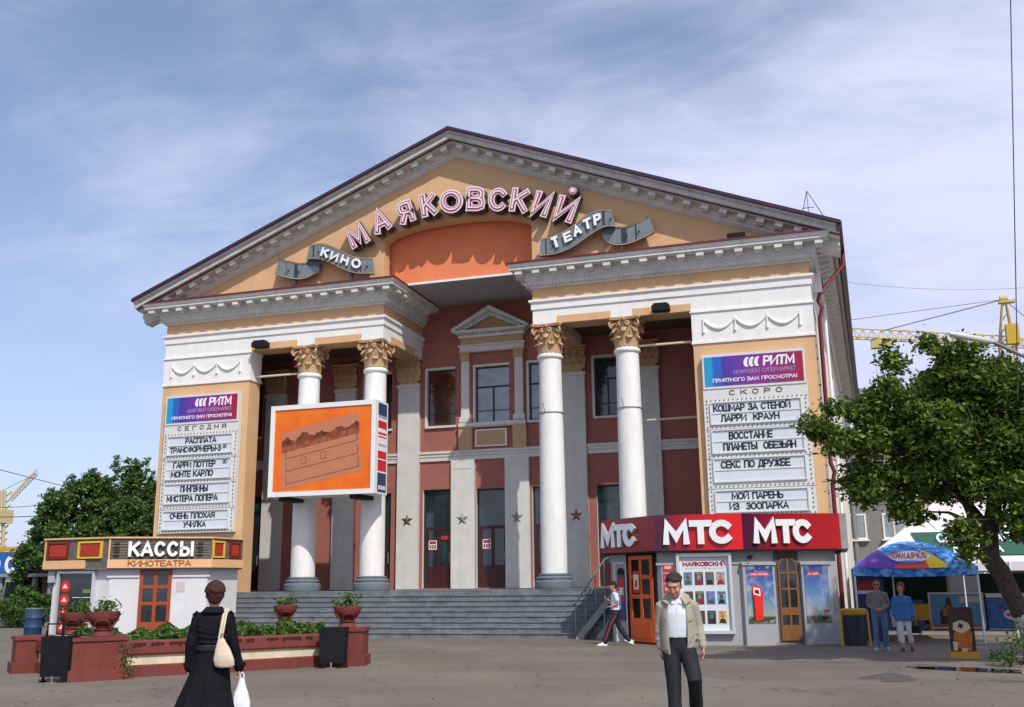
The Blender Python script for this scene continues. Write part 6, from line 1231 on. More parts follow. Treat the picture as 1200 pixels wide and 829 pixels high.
for dx in (-1.3, 1.3): m = MB(); m.lathe([(.33, 0), (.33, .2)], n=16); m.v = [(q.x+dx+x, q.y-.9+z, .33+y) for x, y, z in m.v]; m.build('wheel', BLACK, t)
KS = atd(48, 680, 46); t = thing('market_stall', 'grey stall with posts and small window behind the blue barrel', 'stall', (KS.x, KS.y, 0))
for dx in (-2.3, -1.2, -.4, .5): m = MB(); m.box(KS.x+dx, KS.y-.1, 0, KS.x+dx+.16, KS.y+.1, 2.2); m.build('post', mat('grey_post', (.25, .27, .3), .7), t)
m = MB(); m.box(KS.x-2.6, KS.y+.6, 0, KS.x+3, KS.y+1.2, 2.0); m.build('counter', mat('stall_dark', (.06, .06, .08), .8, .5, 3), t); m = MB(); m.box(KS.x-2.8, KS.y-.3, 2.2, KS.x+3.2, KS.y+1.6, 2.35); m.build('roof', mat('grey_roofing', (.25, .25, .26), .8), t)
m = MB(); m.box(KS.x+.9, KS.y-.12, .8, KS.x+1.6, KS.y-.02, 2.1, 0); m.box(KS.x+1.0, KS.y-.14, 1.0, KS.x+1.5, KS.y-.12, 1.4, 1); m.box(KS.x+1.0, KS.y-.14, 1.55, KS.x+1.5, KS.y-.12, 1.95, 1); m.build('window', [WFR, GL], t)
q = atd(44, 680, 36); t = thing('blue_barrel', 'blue metal barrel standing left of the ticket kiosk', 'barrel', (q.x, q.y, 0)); m = MB(); m.lathe([(.29, 0), (.3, .02), (.3, .3), (.315, .32), (.3, .34), (.3, .62), (.315, .64), (.3, .66), (.3, .95), (.28, .95), (.27, .9), (0, .88)], q.x, q.y, 20); m.build('drum', mat('barrel_blue', (.02, .055, .13), .6, .3, 8), t); m = MB(); m.lathe([(.305, .93), (.32, .945), (.32, .96), (.3, .975), (.285, .96)], q.x, q.y, 20); m.build('rim', STEEL, t)
m = MB(); m.quad((-60, 3, .004), (-21, 3.5, .004), (-21, 8, .004), (-60, 8, .004)); m.build('lawn', mat('lawn_green', (.07, .12, .02), .9, .3, 5), None, kind='structure')
m = MB(); m.box(-60, 8.3, 0, -17.0, 8.6, .5); m.build('low_hedge_wall', mat('dark_red_low_wall', (.09, .03, .03), .8), None, 'low dark wall along the lawn at the far left', 'wall')
# distant tree belts so that the horizon is closed
def belt(x0, x1, y, h, n, seed, label):
    rg = np.random.default_rng(seed); xs = rg.uniform(x0, x1, n); zz = h*rg.uniform(0, 1, n)**.7*(.75+.25*np.sin(xs*.21+seed)*np.cos(xs*.083)); P = np.column_stack([xs, y+rg.normal(size=n)*2, zz]); v, f = leaves(rg, P, n, 1.3); o = bpy.data.objects.new('far_wood', leafmesh('far_wood', v, f, LM2)); COL.objects.link(o); setp(o, label, 'trees', kind='stuff')
belt(-190, 190, 170, 9, 26000, 3, 'far off belt of trees along the horizon')
# overhead wires
WR = mat('dark_wire', (.06, .06, .07), .6)
def wire(a, b, sag, label, r=.012, n=24):
    a = Vector(a); b = Vector(b); m = MB(); m.tube([tuple(a+(b-a)*(k/n)-Vector((0, 0, sag*4*(k/n)*(1-k/n)))) for k in range(n+1)], r, 4); m.build('overhead_wire', WR, None, label, 'wire', 'overhead wires')
wire(atd(-120, 520, 40), atd(75, 570, 62), 0, 'thin dark wire slanting down to the left trees', .02)
wire(atd(-60, 600, 60), atd(182, 571, 60), .9, 'pale wire sagging across the left trees', .025)
wire(atd(-60, 590, 70), atd(60, 590, 70), .3, 'short level wire at the far left', .02)
wire(atd(1182, -120, 17), atd(1193, 470, 17), 0, 'thin cable running straight down beside the crane', .009)
wire(atd(985, 330, 80), atd(1230, 335, 80), .5, 'faint wire above the crane cable at right', .012)

rg = np.random.default_rng(77); n = 420; P = np.column_stack([rg.uniform(-6, 17, n), rg.uniform(-22, -3.6, n), np.full(n, .012)]); v, f = leaves(rg, P, n, .05, 3.); o = bpy.data.objects.new('ground_litter', leafmesh('ground_litter', v, f, leafmat('dry_leaf', (.03, .02, .012), (.10, .07, .03), (.35, .32, .28)))); COL.objects.link(o); setp(o, 'scattered small dry leaves and scraps on the asphalt', 'litter', kind='stuff')
# ------------------------------------------------------------------ people
SKIN = mat('skin', (.50, .25, .17), .55, .06, 12); SKIN2 = mat('skin_tanned', (.42, .19, .12), .55, .06, 12)
def ell(mb, c, r, n=14, k=9, rx=0.):
    vs = []; fs = []
    for i in range(k+1):
        t = math.pi*i/k
        for j in range(n):
            a = 2*math.pi*j/n; y, z = r[1]*math.sin(t)*math.sin(a), r[2]*math.cos(t); y, z = y*math.cos(rx)-z*math.sin(rx), y*math.sin(rx)+z*math.cos(rx)
            vs.append((c[0]+r[0]*math.sin(t)*math.cos(a), c[1]+y, c[2]+z))
    for i in range(k):
        for j in range(n): fs.append((i*n+j, (i+1)*n+j, (i+1)*n+(j+1) % n, i*n+(j+1) % n))
    mb.add(vs, fs)
def limb(mb, pts, rad, n=12):
    P = [Vector(p) for p in pts]; a = (P[0]-P[1]).normalized(); b = (P[-1]-P[-2]).normalized()
    pp = [P[0]+a*rad[0]*.8, P[0]+a*rad[0]*.45]+P+[P[-1]+b*rad[-1]*.45, P[-1]+b*rad[-1]*.8]; rr = [rad[0]*.35, rad[0]*.8]+list(rad)+[rad[-1]*.8, rad[-1]*.35]
    mb.tube(pp, rr, n)
def loft(mb, rings, n=24, ex=2.3):
    vs = []; fs = []
    for cx, cy, z, a, b in rings:
        for j in range(n):
            t = 2*math.pi*j/n; c, s = math.cos(t), math.sin(t); vs.append((cx+a*math.copysign(abs(c)**(2/ex), c), cy+b*math.copysign(abs(s)**(2/ex), s), z))
    L = len(rings)
    for i in range(L-1):
        for j in range(n): fs.append((i*n+j, i*n+(j+1) % n, (i+1)*n+(j+1) % n, (i+1)*n+j))
    fs += [tuple(range(n-1, -1, -1)), tuple((L-1)*n+j for j in range(n))]; mb.add(vs, fs)
def hand(mb, wrist, d, palm_n, s=1., curl=.5, side=1):
    """palm, four bent fingers of different lengths and a thumb leaving the side of the palm"""
    d = Vector(d).normalized(); pn = Vector(palm_n); pn = (pn-d*pn.dot(d)).normalized(); sd = d.cross(pn)*side; w = Vector(wrist)
    for k in range(4):
        o = (k-1.5)*.019*s; limb(mb, [w+sd*o*.5, w+d*.045*s+sd*o*.9, w+d*.088*s+sd*o], [.014*s, .0135*s, .012*s], 8)
        L = [.07, .08, .076, .06][k]*s; b0 = w+d*.09*s+sd*o; d1 = (d*math.cos(curl*.6)+pn*math.sin(curl*.6)); d2 = (d*math.cos(curl*1.6)+pn*math.sin(curl*1.6))
        limb(mb, [b0, b0+d1*L*.5, b0+d1*L*.5+d2*L*.5], [.0105*s, .0095*s, .0075*s], 8)
    t0 = w+d*.03*s-sd*.03*s; td = (d*.75-sd*.55+pn*.3).normalized(); limb(mb, [w+d*.01*s, t0, t0+td*.035*s, t0+td*.035*s+(d*.95+pn*.25).normalized()*.03*s], [.014*s, .014*s, .012*s, .009*s], 8)
def head(mb, c, yaw=0, pitch=0, s=1., fem=0):
    """c = centre of the skull; returns a mapper for face details (x right of viewer, y forward = -Y)"""
    M = Matrix.Rotation(yaw, 3, 'Z') @ Matrix.Rotation(pitch, 3, 'X'); C_ = Vector(c); f = lambda x, y, z: tuple(C_+M @ Vector((x*s, y*s, z*s)))
    def e(c_, r): q = MB(); ell(q, c_, r); mb.add([f(*p) for p in q.v], q.f)
    e((0, .012, .03), (.074, .094, .088)); e((0, -.018, -.03), (.062, .074, .09)); e((0, -.045, -.088), (.034, .034, .028)); e((0, -.078, -.055), (.028, .02, .018))
    e((0, -.092, -.012), (.011, .016, .026)); e((0, -.098, -.028), (.016, .016, .011)); e((0, -.074, .034), (.052, .02, .014))
    for q in (-1, 1): e((q*.034, -.07, -.022), (.024, .022, .022)); e((q*.075, .008, -.008), (.009, .02, .03))
    return f
def rpart(name, mb, mt, par, voxel, smooth=3, label=None):
    me = remesh(mb, voxel, smooth); me.materials.append(mt); off = wl(par)
    me.transform(Matrix.Translation(-off)); o = bpy.data.objects.new(name, me); COL.objects.link(o); o.parent = par; return setp(o, label)
def person(name_label, loc, rz, sc=1.):
    t = thing('person', name_label, 'person', loc); mm = Matrix.Rotation(rz, 3, 'Z')*sc; T = lambda x, y, z: tuple(Vector(loc)+mm @ Vector((x, y, z)))
    def M(): m = MB(); m.T = T; return m
    return t, M, T
def face(M, f, par, glasses=False, brow=(.05, .03, .02), lip=(.35, .12, .09), down=False):
    EW = mat('eye_white', (.6, .57, .53), .4); EI = mat('eye_iris', (.03, .02, .015), .3)
    for q in (-1, 1):
        if down: m = M(); m.tube([f(q*.019, -.088, -.002), f(q*.031, -.093, -.006), f(q*.044, -.084, -.002)], [.0015, .0025, .0015], 5); m.build('eyelashes', EI, par)
        if not down: m = M(); e = MB(); ell(e, (q*.031, -.080, .004), (.012, .008, .0045), 10, 6); m.add([f(*p) for p in e.v], e.f); m.build('eye', EW, par)
        if not down: m = M(); e = MB(); ell(e, (q*.031, -.0885, .005), (.006, .004, .0045), 8, 6); m.add([f(*p) for p in e.v], e.f); m.build('iris', EI, par)
        m = M(); m.tube([f(q*.014, -.089, .024), f(q*.032, -.092, .031), f(q*.052, -.078, .025)], [.0035, .005, .003], 5); m.build('eyebrow', mat('brow_%d' % int(brow[0]*100), brow, .8), par)
    m = M(); m.tube([f(-.022, -.09, -.052), f(0, -.099, -.049), f(.022, -.09, -.052)], [.003, .0055, .003], 6); m.build('mouth', mat('lips', lip, .6), par)
    if glasses: m = M(); m.box(-.001, 0, 0, .001, .001, .001) if 0 else None; m.add([f(*p) for p in ((-.065, -.088, .02), (.065, -.088, .02), (.06, -.094, -.014), (.01, -.1, -.006), (-.01, -.1, -.006), (-.06, -.094, -.014))]+[f(*p) for p in ((-.065, -.08, .02), (.065, -.08, .02), (.06, -.086, -.014), (.01, -.092, -.006), (-.01, -.092, -.006), (-.06, -.086, -.014))], [(0, 1, 2, 3, 4, 5), (6, 7, 8, 9, 10, 11), (0, 1, 7, 6)]); m.build('sunglasses', BLACK, par)
def hair(M, f, par, mt, voxel, rings, jitter=.0, seed=1):
    m = M(); rr = random.Random(seed)
    for c, r in rings:
        e = MB(); ell(e, c, r); m.add([f(*p) for p in e.v], e.f)
    for k in range(int(jitter)):
        a, b = rr.uniform(0, 6.28), rr.uniform(.1, 1.5); c, r = rings[0]; p = Vector((c[0]+r[0]*math.sin(b)*math.cos(a), c[1]+r[1]*math.sin(b)*math.sin(a), c[2]+r[2]*math.cos(b))); e = MB(); ell(e, p, (.018, .018, .014), 6, 4); m.add([f(*q) for q in e.v], e.f)
    return rpart('hair', m, mt, par, voxel, 1)
def shoe(M, x, y, z, rz, par, mt, sc=1., pitch=0, sole=None):
    c, s = math.cos(rz), math.sin(rz); cp, sp2 = math.cos(pitch), math.sin(pitch)
    def g(px, py, pz): py, pz = py*cp-pz*sp2, py*sp2+pz*cp; return (x+px*c-py*s, y+px*s+py*c, z+pz)
    m = M(); e = MB(); loft(e, [(0, -.05, .0, .046*sc, .15*sc), (0, -.05, .02, .048*sc, .152*sc), (0, -.045, .05, .044*sc, .135*sc), (0, .0, .075, .04*sc, .075*sc), (0, .025, .11, .042*sc, .05*sc)], 18); m.add([g(*p) for p in e.v], e.f, 0, True); m.build('shoe', mt, par)
# --- man in the beige jacket
JK = mat('beige_jacket_cloth', (.33, .305, .24), .85, .08, 5, .35, 60); SHIRT = mat('pale_blue_shirt', (.62, .67, .72), .7, .05, 8, .2, 50); NAVY = mat('dark_navy_trousers', (.010, .011, .018), .8, .2, 8, .3, 50)
t, M, T = person('man in an open beige jacket and pale shirt walking towards us with head bowed', (10.68, -20.85, 0), .12, 1.0)
HC = (-.02, -.09, 1.60)
Lh = [(.195, -.01, 1.385), (.245, .02, 1.12), (.285, -.06, .90)]; Rh = [(-.195, -.01, 1.385), (-.225, .05, 1.13), (-.215, .02, .88)]
m = M(); f = head(m, HC, -.18, .42, 1.17)
limb(m, [(0, 0, 1.36), (-.01, -.02, 1.46), (-.015, -.06, 1.54)], [.06, .058, .056])
loft(m, [(0, 0, .92, .13, .09), (0, 0, 1.1, .13, .1), (0, 0, 1.3, .16, .1), (0, 0, 1.40, .13, .08), (0, 0, 1.45, .06, .05)])
for A in (Lh, Rh): limb(m, A, [.045, .038, .026])
hand(m, Lh[2], (.02, -.18, -1), (-1, -.2, 0), 1.05, .55, 1); hand(m, Rh[2], (.03, -.05, -1), (1, -.2, 0), 1.05, .6, -1)
legs = ([(.09, 0, .90), (.17, -.24, .55), (.17, .12, .24)], [(-.09, 0, .90), (-.075, -.10, .48), (-.07, -.16, .08)])
for A in legs: limb(m, A, [.075, .05, .035])
rpart('body', m, SKIN, t, .0085)
bodyp = t.children[0] if t.children else t
face(M, f, t, down=True); hair(M, f, t, mat('dark_brown_hair', (.035, .018, .012), .7, .3, 40, .8, 70), .009, [((0, .028, .045), (.078, .09, .078)), ((0, .05, .0), (.07, .066, .07)), ((.015, -.045, .082), (.052, .03, .022)), ((-.02, -.02, .1), (.04, .04, .02)), ((-.066, .0, .02), (.012, .026, .03)), ((.066, .0, .02), (.012, .026, .03))], 90)
m = M(); loft(m, [(0, .01, .80, .165, .115), (0, .0, .88, .172, .12), (0, 0, .96, .165, .115), (0, 0, 1.02, .16, .11)])
for A, rr in zip(legs, ([.1, .082, .07], [.1, .078, .068])):
    a, k, b = [Vector(p) for p in A]; limb(m, [a, a.lerp(k, .5), k, k.lerp(b, .5), b+Vector((0, 0, -.02))], [.108, .102, .088, .08, .085])
rpart('trousers', m, NAVY, t, .011)
m = M(); m.lathe([(.1, 0)], n=3) if 0 else None; loft(m, [(0, 0, .985, .163, .113), (0, 0, 1.02, .163, .113)], 24); m.build('belt', BLACK, t)
m = M(); loft(m, [(0, -.008, 1.0, .158, .112), (0, -.01, 1.12, .162, .12), (0, -.008, 1.28, .18, .122), (0, 0, 1.40, .15, .095), (0, 0, 1.46, .075, .065), (0, -.01, 1.49, .062, .06)], 28); rpart('shirt', m, SHIRT, t, .01, 2)
m = M()
for q in (-1, 1): m.add([(q*.008, -.105, 1.40), (q*.065, -.085, 1.475), (q*.075, -.03, 1.505), (q*.085, -.05, 1.44), (q*.06, -.112, 1.385)], [(0, 1, 2, 3, 4)]); 
m.add([(x, y, z) for x, y, z in [(0, -.135, 1.38), (.006, -.135, 1.38), (.006, -.128, 1.02), (0, -.128, 1.02)]], [(0, 1, 2, 3)]); m.build('shirt_collar', mat('shirt_collar_white', (.68, .72, .76), .7), t, fix=False)
def shell(mb, rings, g0, g1, th_=.022, n=34):
    """open-fronted garment: gap (in radians either side of the front) from bottom to top"""
    L = len(rings); vs = []; 
    for lay in (0, 1):
        for i, (cx, cy, z, a, b, gap) in enumerate(rings):
            for j in range(n+1):
                t_ = -math.pi/2+gap+(2*math.pi-2*gap)*j/n; c, s = math.cos(t_), math.sin(t_); e = 2/2.3
                vs.append((cx+(a-lay*th_)*math.copysign(abs(c)**e, c), cy+(b-lay*th_)*math.copysign(abs(s)**e, s), z))
    N = n+1; off = L*N; fs = []
    for i in range(L-1):
        for j in range(n): fs.append((i*N+j, i*N+j+1, (i+1)*N+j+1, (i+1)*N+j)); fs.append((off+i*N+j, off+(i+1)*N+j, off+(i+1)*N+j+1, off+i*N+j+1))
        for j in (0, n): fs.append((i*N+j, (i+1)*N+j, off+(i+1)*N+j, off+i*N+j))
    for i in (0, L-1):
        for j in range(n): fs.append((i*N+j, off+i*N+j, off+i*N+j+1, i*N+j+1))
    mb.add(vs, fs)
m = M(); shell(m, [(.0, .0, .80, .19, .145, .5), (0, 0, .84, .192, .147, .5), (0, 0, .86, .205, .157, .5), (0, 0, .96, .21, .16, .52), (0, 0, 1.1, .205, .157, .54), (0, 0, 1.24, .205, .15, .54), (0, 0, 1.36, .19, .13, .55), (0, .01, 1.43, .14, .105, .7), (0, .015, 1.475, .10, .085, .95)], 0, 0, .024)
for A, q in ((Lh, 1), (Rh, -1)):
    a, k, b = [Vector(p) for p in A]; limb(m, [Vector((q*.13, 0, 1.40)), a+Vector((0, 0, -.02)), a.lerp(k, .5), k, k.lerp(b, .5), b], [.06, .066, .062, .06, .055, .048])
    for i in range(4): c = k+(b-k)*(-.3+.3*i); ell(m, c+Vector((0, -.035, 0)), (.056, .03, .012), rx=.3)
rpart('jacket', m, JK, t, .0105, 2)
m = M()
for q in (-1, 1): m = M(); m.add([(q*.055, -.105, 1.455), (q*.075, .02, 1.52), (q*.15, .03, 1.475), (q*.17, -.085, 1.42), (q*.10, -.15, 1.375), (q*.055, -.105, 1.465), (q*.075, .02, 1.53), (q*.15, .03, 1.485), (q*.17, -.085, 1.43), (q*.10, -.15, 1.387)], [(0, 1, 2, 3, 4), (5, 6, 7, 8, 9), (0, 1, 6, 5), (1, 2, 7, 6), (2, 3, 8, 7), (3, 4, 9, 8), (4, 0, 5, 9)]); m.build('jacket_collar', JK, t)
m = M()
for q in (-1, 1):
    for pq_ in ([(q*.135, -.15, 1.20), (q*.185, -.115, 1.21)], [(q*.145, -.152, .96), (q*.185, -.122, 1.03)]): m = M(); m.tube(pq_, .005, 5); m.build('pocket_seam', mat('dark_beige_seam', (.2, .175, .12), .9), t)  # seam lines in a darker beige than the jacket
shoe(M, -.07, -.18, 0, 0, t, BLACK); shoe(M, .17, .17, .14, 0, t, BLACK, 1., -.9)
# --- woman in the black coat, from behind
COAT = mat('black_coat_cloth', (.006, .006, .009), .8, .25, 8, .3, 45, spec=.15); CREAM = mat('cream_leather', (.62, .52, .40), .5, .08, 10, .2, 40)
t, M, T = person('woman in a long black belted coat seen from behind, with short auburn hair', (6.45, -24.15, 0), math.pi+.53, .985)
m = M(); f = head(m, (0, -.0, 1.60), .1, 0., 1.16)
limb(m, [(0, .02, 1.38), (0, .015, 1.47), (0, .01, 1.55)], [.055, .05, .05])
loft(m, [(0, 0, .9, .14, .1), (0, 0, 1.1, .12, .09), (0, 0, 1.3, .15, .09), (0, 0, 1.38, .12, .07)])
RA = [(-.155, .02, 1.36), (-.215, .05, 1.10), (-.28, .0, .86)]; LA_ = [(.155, .02, 1.36), (.215, .03, 1.10), (.215, -.03, .87)]
for A in (RA, LA_): limb(m, A, [.04, .034, .024])
hand(m, RA[2], (-.02, 0, -1), (1, 0, 0), .92, 1.3, -1); hand(m, LA_[2], (.0, -.05, -1), (-1, 0, 0), .92, .7, 1)
for q, yy in ((-1, .10), (1, -.12)): limb(m, [(q*.08, 0, .9), (q*.08, yy*.4, .5), (q*.08, yy, .1)], [.08, .055, .036])
rpart('body', m, SKIN, t, .009)
hair(M, f, t, mat('auburn_hair', (.05, .014, .009), .7, .5, 45, .9, 60), .009, [((0, .022, .012), (.081, .098, .102)), ((0, .055, -.05), (.055, .045, .035))], 260, 4)
m = M(); loft(m, [(.05, .03, .40, .30, .24), (.05, .03, .44, .295, .23), (.03, .02, .62, .245, .19), (.01, .01, .82, .20, .155), (0, 0, .98, .17, .13), (0, 0, 1.06, .162, .12), (0, 0, 1.12, .165, .122), (0, .01, 1.26, .185, .135), (0, .02, 1.36, .18, .115), (0, .02, 1.42, .12, .09), (0, .02, 1.46, .075, .07)], 32, 2.1)
for k in range(5): a = .1+k*.75; m.tube([(.15*math.cos(a), .01+.115*math.sin(a), .95), (.03+.21*math.cos(a), .02+.17*math.sin(a), .7), (.05+.29*math.cos(a), .03+.225*math.sin(a), .42)], [.008, .02, .035], 6)
for k in range(4): m.tube([(-.15, .11+.01*k, 1.30-.05*k), (0, .135, 1.26-.05*k), (.15, .115, 1.30-.055*k)], .012, 6)
for A, q in ((RA, -1), (LA_, 1)):
    a, k, b = [Vector(p) for p in A]; limb(m, [Vector((q*.13, .02, 1.37)), a, a.lerp(k, .5), k, k.lerp(b, .5), b+Vector((0, 0, .0))], [.06, .064, .056, .053, .05, .053])
rpart('coat', m, COAT, t, .012, 3)
m = M(); loft(m, [(0, .0, 1.04, .175, .132), (0, 0, 1.055, .178, .135), (0, 0, 1.09, .178, .135), (0, 0, 1.1, .174, .131)], 28); m.build('coat_belt', mat('black_belt_cloth', (.007, .007, .009), .6), t)
m = M(); loft(m, [(0, .02, 1.40, .125, .1), (0, .025, 1.47, .085, .085), (0, .03, 1.475, .08, .08), (0, .045, 1.42, .13, .11)], 24); m.build('coat_collar', COAT, t)
m = M()
for q in (-1, 1): m.tube([(q*.16, .05, 1.43), (q*.205, .045, 1.39)], .014, 6)
for q, A in ((-1, RA), (1, LA_)): b = Vector(A[2]); loft(m, [(b.x, b.y, b.z+.02, .064, .062), (b.x, b.y, b.z+.055, .064, .062)], 16)
m.build('coat_strap', COAT, t)
for q, yy in ((-1, .12), (1, -.10)): shoe(M, q*.08, yy, 0, 0, t, BLACK)
P = lambda x, y, z: T(x, y, z)
tb = thing('shoulder_bag', 'cream leather shoulder bag hanging from the right shoulder of the woman in black', 'bag', T(-.13, .17, .98)); m = M()
m.tube([(-.11, -.02, 1.44), (-.115, .06, 1.455), (-.10, .13, 1.38), (-.085, .165, 1.25), (-.075, .175, 1.16)], .014, 6); m.v = [(x, y, z) for x, y, z in m.v]; m.tube([(-.135, -.02, 1.44), (-.14, .06, 1.455), (-.125, .13, 1.38), (-.11, .165, 1.25), (-.1, .175, 1.16)], .012, 6); m.build('strap', CREAM, tb)
m = M(); loft(m, [(-.145, .185, .88, .07, .035), (-.14, .185, .90, .10, .045), (-.13, .19, .96, .102, .05), (-.115, .19, 1.06, .075, .042), (-.095, .185, 1.15, .035, .025), (-.09, .18, 1.18, .02, .018)], 20)
for k in range(4): m.tube([(-.09-.012*k, .205, 1.16), (-.09-.03*k+.01, .235, 1.0), (-.08-.04*k, .225, .92)], .009, 5)
rpart('pouch', m, CREAM, tb, .009, 2)
m = M(); m.tube([(-.12+.03*math.cos(a), .205, 1.18+.03*math.sin(a)) for a in [math.pi*2*k/12 for k in range(13)]], .006, 5); m.build('buckle', BLACK, tb)
tb = thing('plastic_bag', 'white plastic carrier bag in the right hand of the woman in black', 'bag', T(-.31, 0, .45)); m = M()
loft(m, [(-.31, .0, .40, .085, .035), (-.31, .0, .42, .10, .045), (-.31, .0, .52, .095, .045), (-.31, .0, .62, .07, .035), (-.31, 0, .70, .035, .025), (-.31, 0, .76, .018, .014)], 20)
for k in range(6): m.tube([(-.31+.01*(k-2.5), -.01, .75), (-.31+.022*(k-2.5), .03, .6), (-.31+.034*(k-2.5), .038, .44)], .006, 5)
rpart('sack', m, mat('white_plastic', (.72, .74, .78), .3, .06, 12), tb, .008, 2)
m = M(); m.tube([(-.325, 0, .74), (-.33, 0, .80), (-.31, 0, .815), (-.29, 0, .80), (-.295, 0, .74)], .008, 5); m.build('handle', mat('white_plastic', (.72, .74, .78), .3), tb)
# --- athlete walking left
t, M, T = person('young man in white and blue sports shirt and dark striped track pants striding left', (6.85, -6.0, 0), -math.pi/2+.30, .95)
m = M(); f = head(m, (0, -.05, 1.62), 0, .35, 1.1)
limb(m, [(0, .0, 1.38), (0, -.02, 1.5), (0, -.04, 1.56)], [.055, .052, .05])
loft(m, [(0, 0, .9, .13, .09), (0, 0, 1.1, .13, .1), (0, 0, 1.3, .16, .1), (0, 0, 1.40, .12, .07)])
AL = [(.2, .0, 1.40), (.23, .06, 1.14), (.16, -.16, 1.06)]; AR = [(-.2, .0, 1.40), (-.24, .0, 1.14), (-.12, -.2, 1.25)]
for A in (AL, AR): limb(m, A, [.045, .04, .028])
hand(m, AL[2], (-.2, -1, .1), (0, 0, -1), 1., .9, 1); hand(m, AR[2], (.2, -.8, .5), (0, 0, 1), 1., .9, -1)
LG = ([(.08, 0, .9), (.09, -.18, .52), (.08, -.33, .10)], [(-.08, 0, .9), (-.09, .10, .50), (-.08, .36, .14)])
for A in LG: limb(m, A, [.08, .05, .036])
rpart('body', m, SKIN, t, .012)
face(M, f, t); hair(M, f, t, mat('black_hair', (.012, .009, .008), .7), .012, [((0, .022, .052), (.082, .094, .08)), ((0, .05, .0), (.074, .066, .075)), ((0, -.055, .088), (.055, .03, .02))], 20)
m = M(); loft(m, [(0, .0, .97, .175, .13), (0, 0, 1.1, .168, .128), (0, .01, 1.28, .19, .13), (0, .01, 1.40, .16, .1), (0, 0, 1.455, .07, .065)], 24)
for A, q in ((AL, 1), (AR, -1)): limb(m, [Vector((q*.14, 0, 1.39)), Vector(A[0]), Vector(A[0]).lerp(Vector(A[1]), .62)], [.07, .07, .066])
rpart('sports_shirt', m, mat('white_sports_cloth', (.70, .70, .76), .7), t, .013, 2)
m = M()
for q in (-1, 1): m.tube([(q*.15, .1, 1.44), (q*.155, .125, 1.3), (q*.13, .14, 1.0)], .02, 6)
m.tube([(-.1, .03, 1.46), (0, .1, 1.47), (.1, .03, 1.46)], .022, 6); m.build('blue_panel', mat('sports_blue', (.06, .22, .5), .6), t)
m = M(); loft(m, [(0, 0, .82, .16, .12), (0, 0, .92, .17, .125), (0, 0, 1.01, .165, .12)])
for A in LG: a, k, b = [Vector(p) for p in A]; limb(m, [a, a.lerp(k, .5), k, k.lerp(b, .5), b], [.1, .092, .078, .072, .076])
rpart('track_pants', m, mat('black_track_cloth', (.014, .014, .028), .7), t, .014, 3)
m = M(); a, k, b = [Vector(p) for p in LG[0]]
for A, q in ((LG[0], 1), (LG[1], -1)):
    a, k, b = [Vector(p) for p in A]; m.tube([a+Vector((q*.09, 0, -.08)), a.lerp(k, .5)+Vector((q*.083, 0, 0)), k+Vector((q*.07, .0, 0)), b+Vector((q*.07, 0, .06))], .014, 6)
m.build('red_stripe', mat('stripe_red', (.55, .02, .03), .6), t)
shoe(M, .08, -.36, .0, 0, t, mat('white_trainer', (.75, .75, .68), .6), .95); shoe(M, -.08, .40, .05, 0, t, mat('white_trainer', (.75, .75, .68), .6), .95, -.45)
# --- couple near the awning
t, M, T = person('man in grey jumper, jeans and sunglasses strolling beside the woman in blue', (13.5, -7.0, 0), .02, .94)
m = M(); f = head(m, (0, -.02, 1.62), -.1, .05, 1.1); limb(m, [(0, 0, 1.38), (0, 0, 1.55)], [.058, .054]); loft(m, [(0, 0, .9, .13, .09), (0, 0, 1.3, .16, .1), (0, 0, 1.40, .12, .07)])
AL = [(.185, .0, 1.38), (.235, .02, 1.12), (.08, -.17, 1.0)]; AR = [(-.185, .0, 1.38), (-.235, .03, 1.12), (-.08, -.16, .99)]
for A in (AL, AR): limb(m, A, [.045, .04, .028])
hand(m, AL[2], (-1, -.1, -.1), (0, 1, 0), 1., .8, 1); hand(m, AR[2], (1, -.1, -.1), (0, 1, 0), 1., .8, -1)
LG = ([(.09, 0, .9), (.12, -.06, .5), (.13, .04, .08)], [(-.09, 0, .9), (-.10, -.05, .5), (-.12, -.1, .08)])
for A in LG: limb(m, A, [.08, .055, .036])
rpart('body', m, SKIN2, t, .012); face(M, f, t, True); hair(M, f, t, mat('black_hair', (.012, .009, .008), .7), .012, [((0, .022, .052), (.08, .092, .078)), ((0, .05, .0), (.072, .064, .07))], 10)
m = M(); loft(m, [(0, .0, .92, .18, .13), (0, 0, 1.1, .19, .14), (0, .01, 1.28, .185, .13), (0, .01, 1.39, .15, .1), (0, 0, 1.46, .07, .065)], 24)
for A, q in ((AL, 1), (AR, -1)): limb(m, [Vector((q*.15, 0, 1.38)), Vector(A[0]), Vector(A[1]), Vector(A[1]).lerp(Vector(A[2]), .8)], [.07, .07, .062, .052])
rpart('jumper', m, mat('grey_brown_knit', (.20, .18, .155), .9, .1, 8, .4, 60), t, .013, 2)
DN = mat('faded_denim', (.10, .16, .24), .85, .2, 6); m = M(); loft(m, [(0, 0, .82, .165, .12), (0, 0, .95, .17, .12)])
for A in LG: a, k, b = [Vector(p) for p in A]; limb(m, [a, a.lerp(k, .5), k, k.lerp(b, .5), b], [.1, .09, .075, .072, .075])
rpart('jeans', m, DN, t, .013, 3); TR = mat('beige_trainer', (.42, .38, .32), .7); shoe(M, .13, .04, 0, .2, t, TR); shoe(M, -.12, -.1, 0, -.3, t, TR)
t, M, T = person('red haired woman in blue tunic and white trousers beside the man in the grey jumper', (14.02, -7.35, 0), -.05, .93)
m = M(); f = head(m, (0, -.02, 1.55), -.25, .0, 1.08); limb(m, [(0, 0, 1.3), (0, 0, 1.48)], [.052, .048]); loft(m, [(0, 0, .9, .13, .09), (0, 0, 1.25, .14, .1), (0, 0, 1.33, .11, .07)])
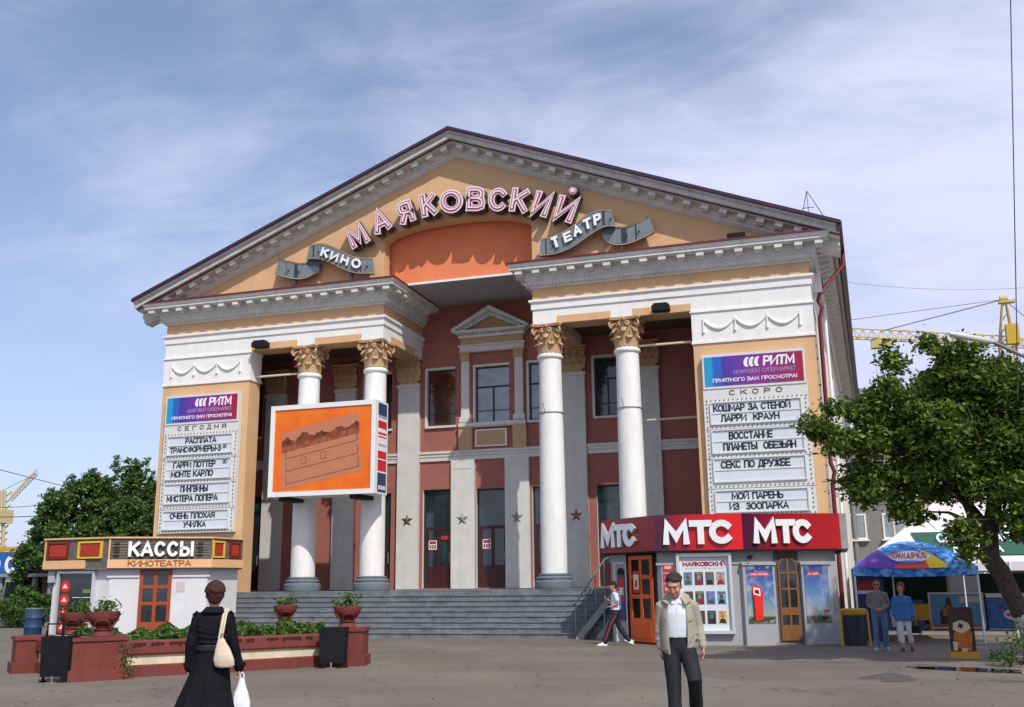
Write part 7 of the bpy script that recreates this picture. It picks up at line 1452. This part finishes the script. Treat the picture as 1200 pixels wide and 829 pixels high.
AL = [(.165, .0, 1.31), (.225, .03, 1.06), (.23, -.03, .82)]; AR = [(-.165, .0, 1.31), (-.205, .0, 1.06), (-.2, -.06, .86)]
for A in (AL, AR): limb(m, A, [.04, .036, .025])
hand(m, AL[2], (0, 0, -1), (-1, 0, 0), .9, 1.1, 1); hand(m, AR[2], (0, -.1, -1), (1, 0, 0), .9, .7, -1)
LG = ([(.08, 0, .86), (.12, -.05, .46), (.15, .08, .1)], [(-.08, 0, .86), (-.08, -.08, .46), (-.07, -.12, .08)])
for A in LG: limb(m, A, [.085, .055, .036])
rpart('body', m, SKIN, t, .012); face(M, f, t); hair(M, f, t, mat('red_hair', (.16, .03, .012), .7), .012, [((0, .02, .045), (.086, .1, .088)), ((0, .05, -.02), (.08, .064, .08)), ((-.06, 0, -.02), (.022, .04, .06)), ((.06, 0, -.02), (.022, .04, .06))], 30)
m = M(); loft(m, [(0, .0, .74, .215, .16), (0, 0, .9, .205, .15), (0, 0, 1.05, .175, .13), (0, .0, 1.2, .185, .135), (0, .01, 1.31, .15, .09), (0, 0, 1.37, .07, .06)], 24)
for A, q in ((AL, 1), (AR, -1)): limb(m, [Vector((q*.12, 0, 1.30)), Vector(A[0]), Vector(A[1]), Vector(A[2])+Vector((0, 0, .03))], [.055, .06, .062, .07])
rpart('tunic', m, mat('blue_tunic_cloth', (.05, .15, .40), .85, .15, 7), t, .013, 2)
m = M(); loft(m, [(0, 0, .72, .16, .12), (0, 0, .85, .16, .12)])
for A in LG: a, k, b = [Vector(p) for p in A]; limb(m, [a, a.lerp(k, .5), k, k.lerp(b, .6)], [.1, .085, .068, .066])
rpart('trousers', m, mat('white_linen', (.62, .6, .62), .85), t, .013, 3); BS = mat('brown_shoe', (.12, .03, .02), .5); shoe(M, .15, .08, 0, .1, t, BS, .9); shoe(M, -.07, -.12, 0, -.1, t, BS, .9)
tb = thing('handbag', 'black handbag held low by the woman in the blue tunic', 'handbag', T(.27, -.05, .45)); m = M(); loft(m, [(.27, -.05, .44, .12, .05), (.27, -.05, .47, .135, .06), (.27, -.05, .6, .11, .05), (.27, -.05, .64, .09, .03)], 18); m.build('pouch', BLACK, tb); m = M(); m.tube([(.2, -.05, .62), (.24, -.04, .76), (.3, -.04, .76), (.34, -.05, .62)], .01, 5); m.build('strap', BLACK, tb)
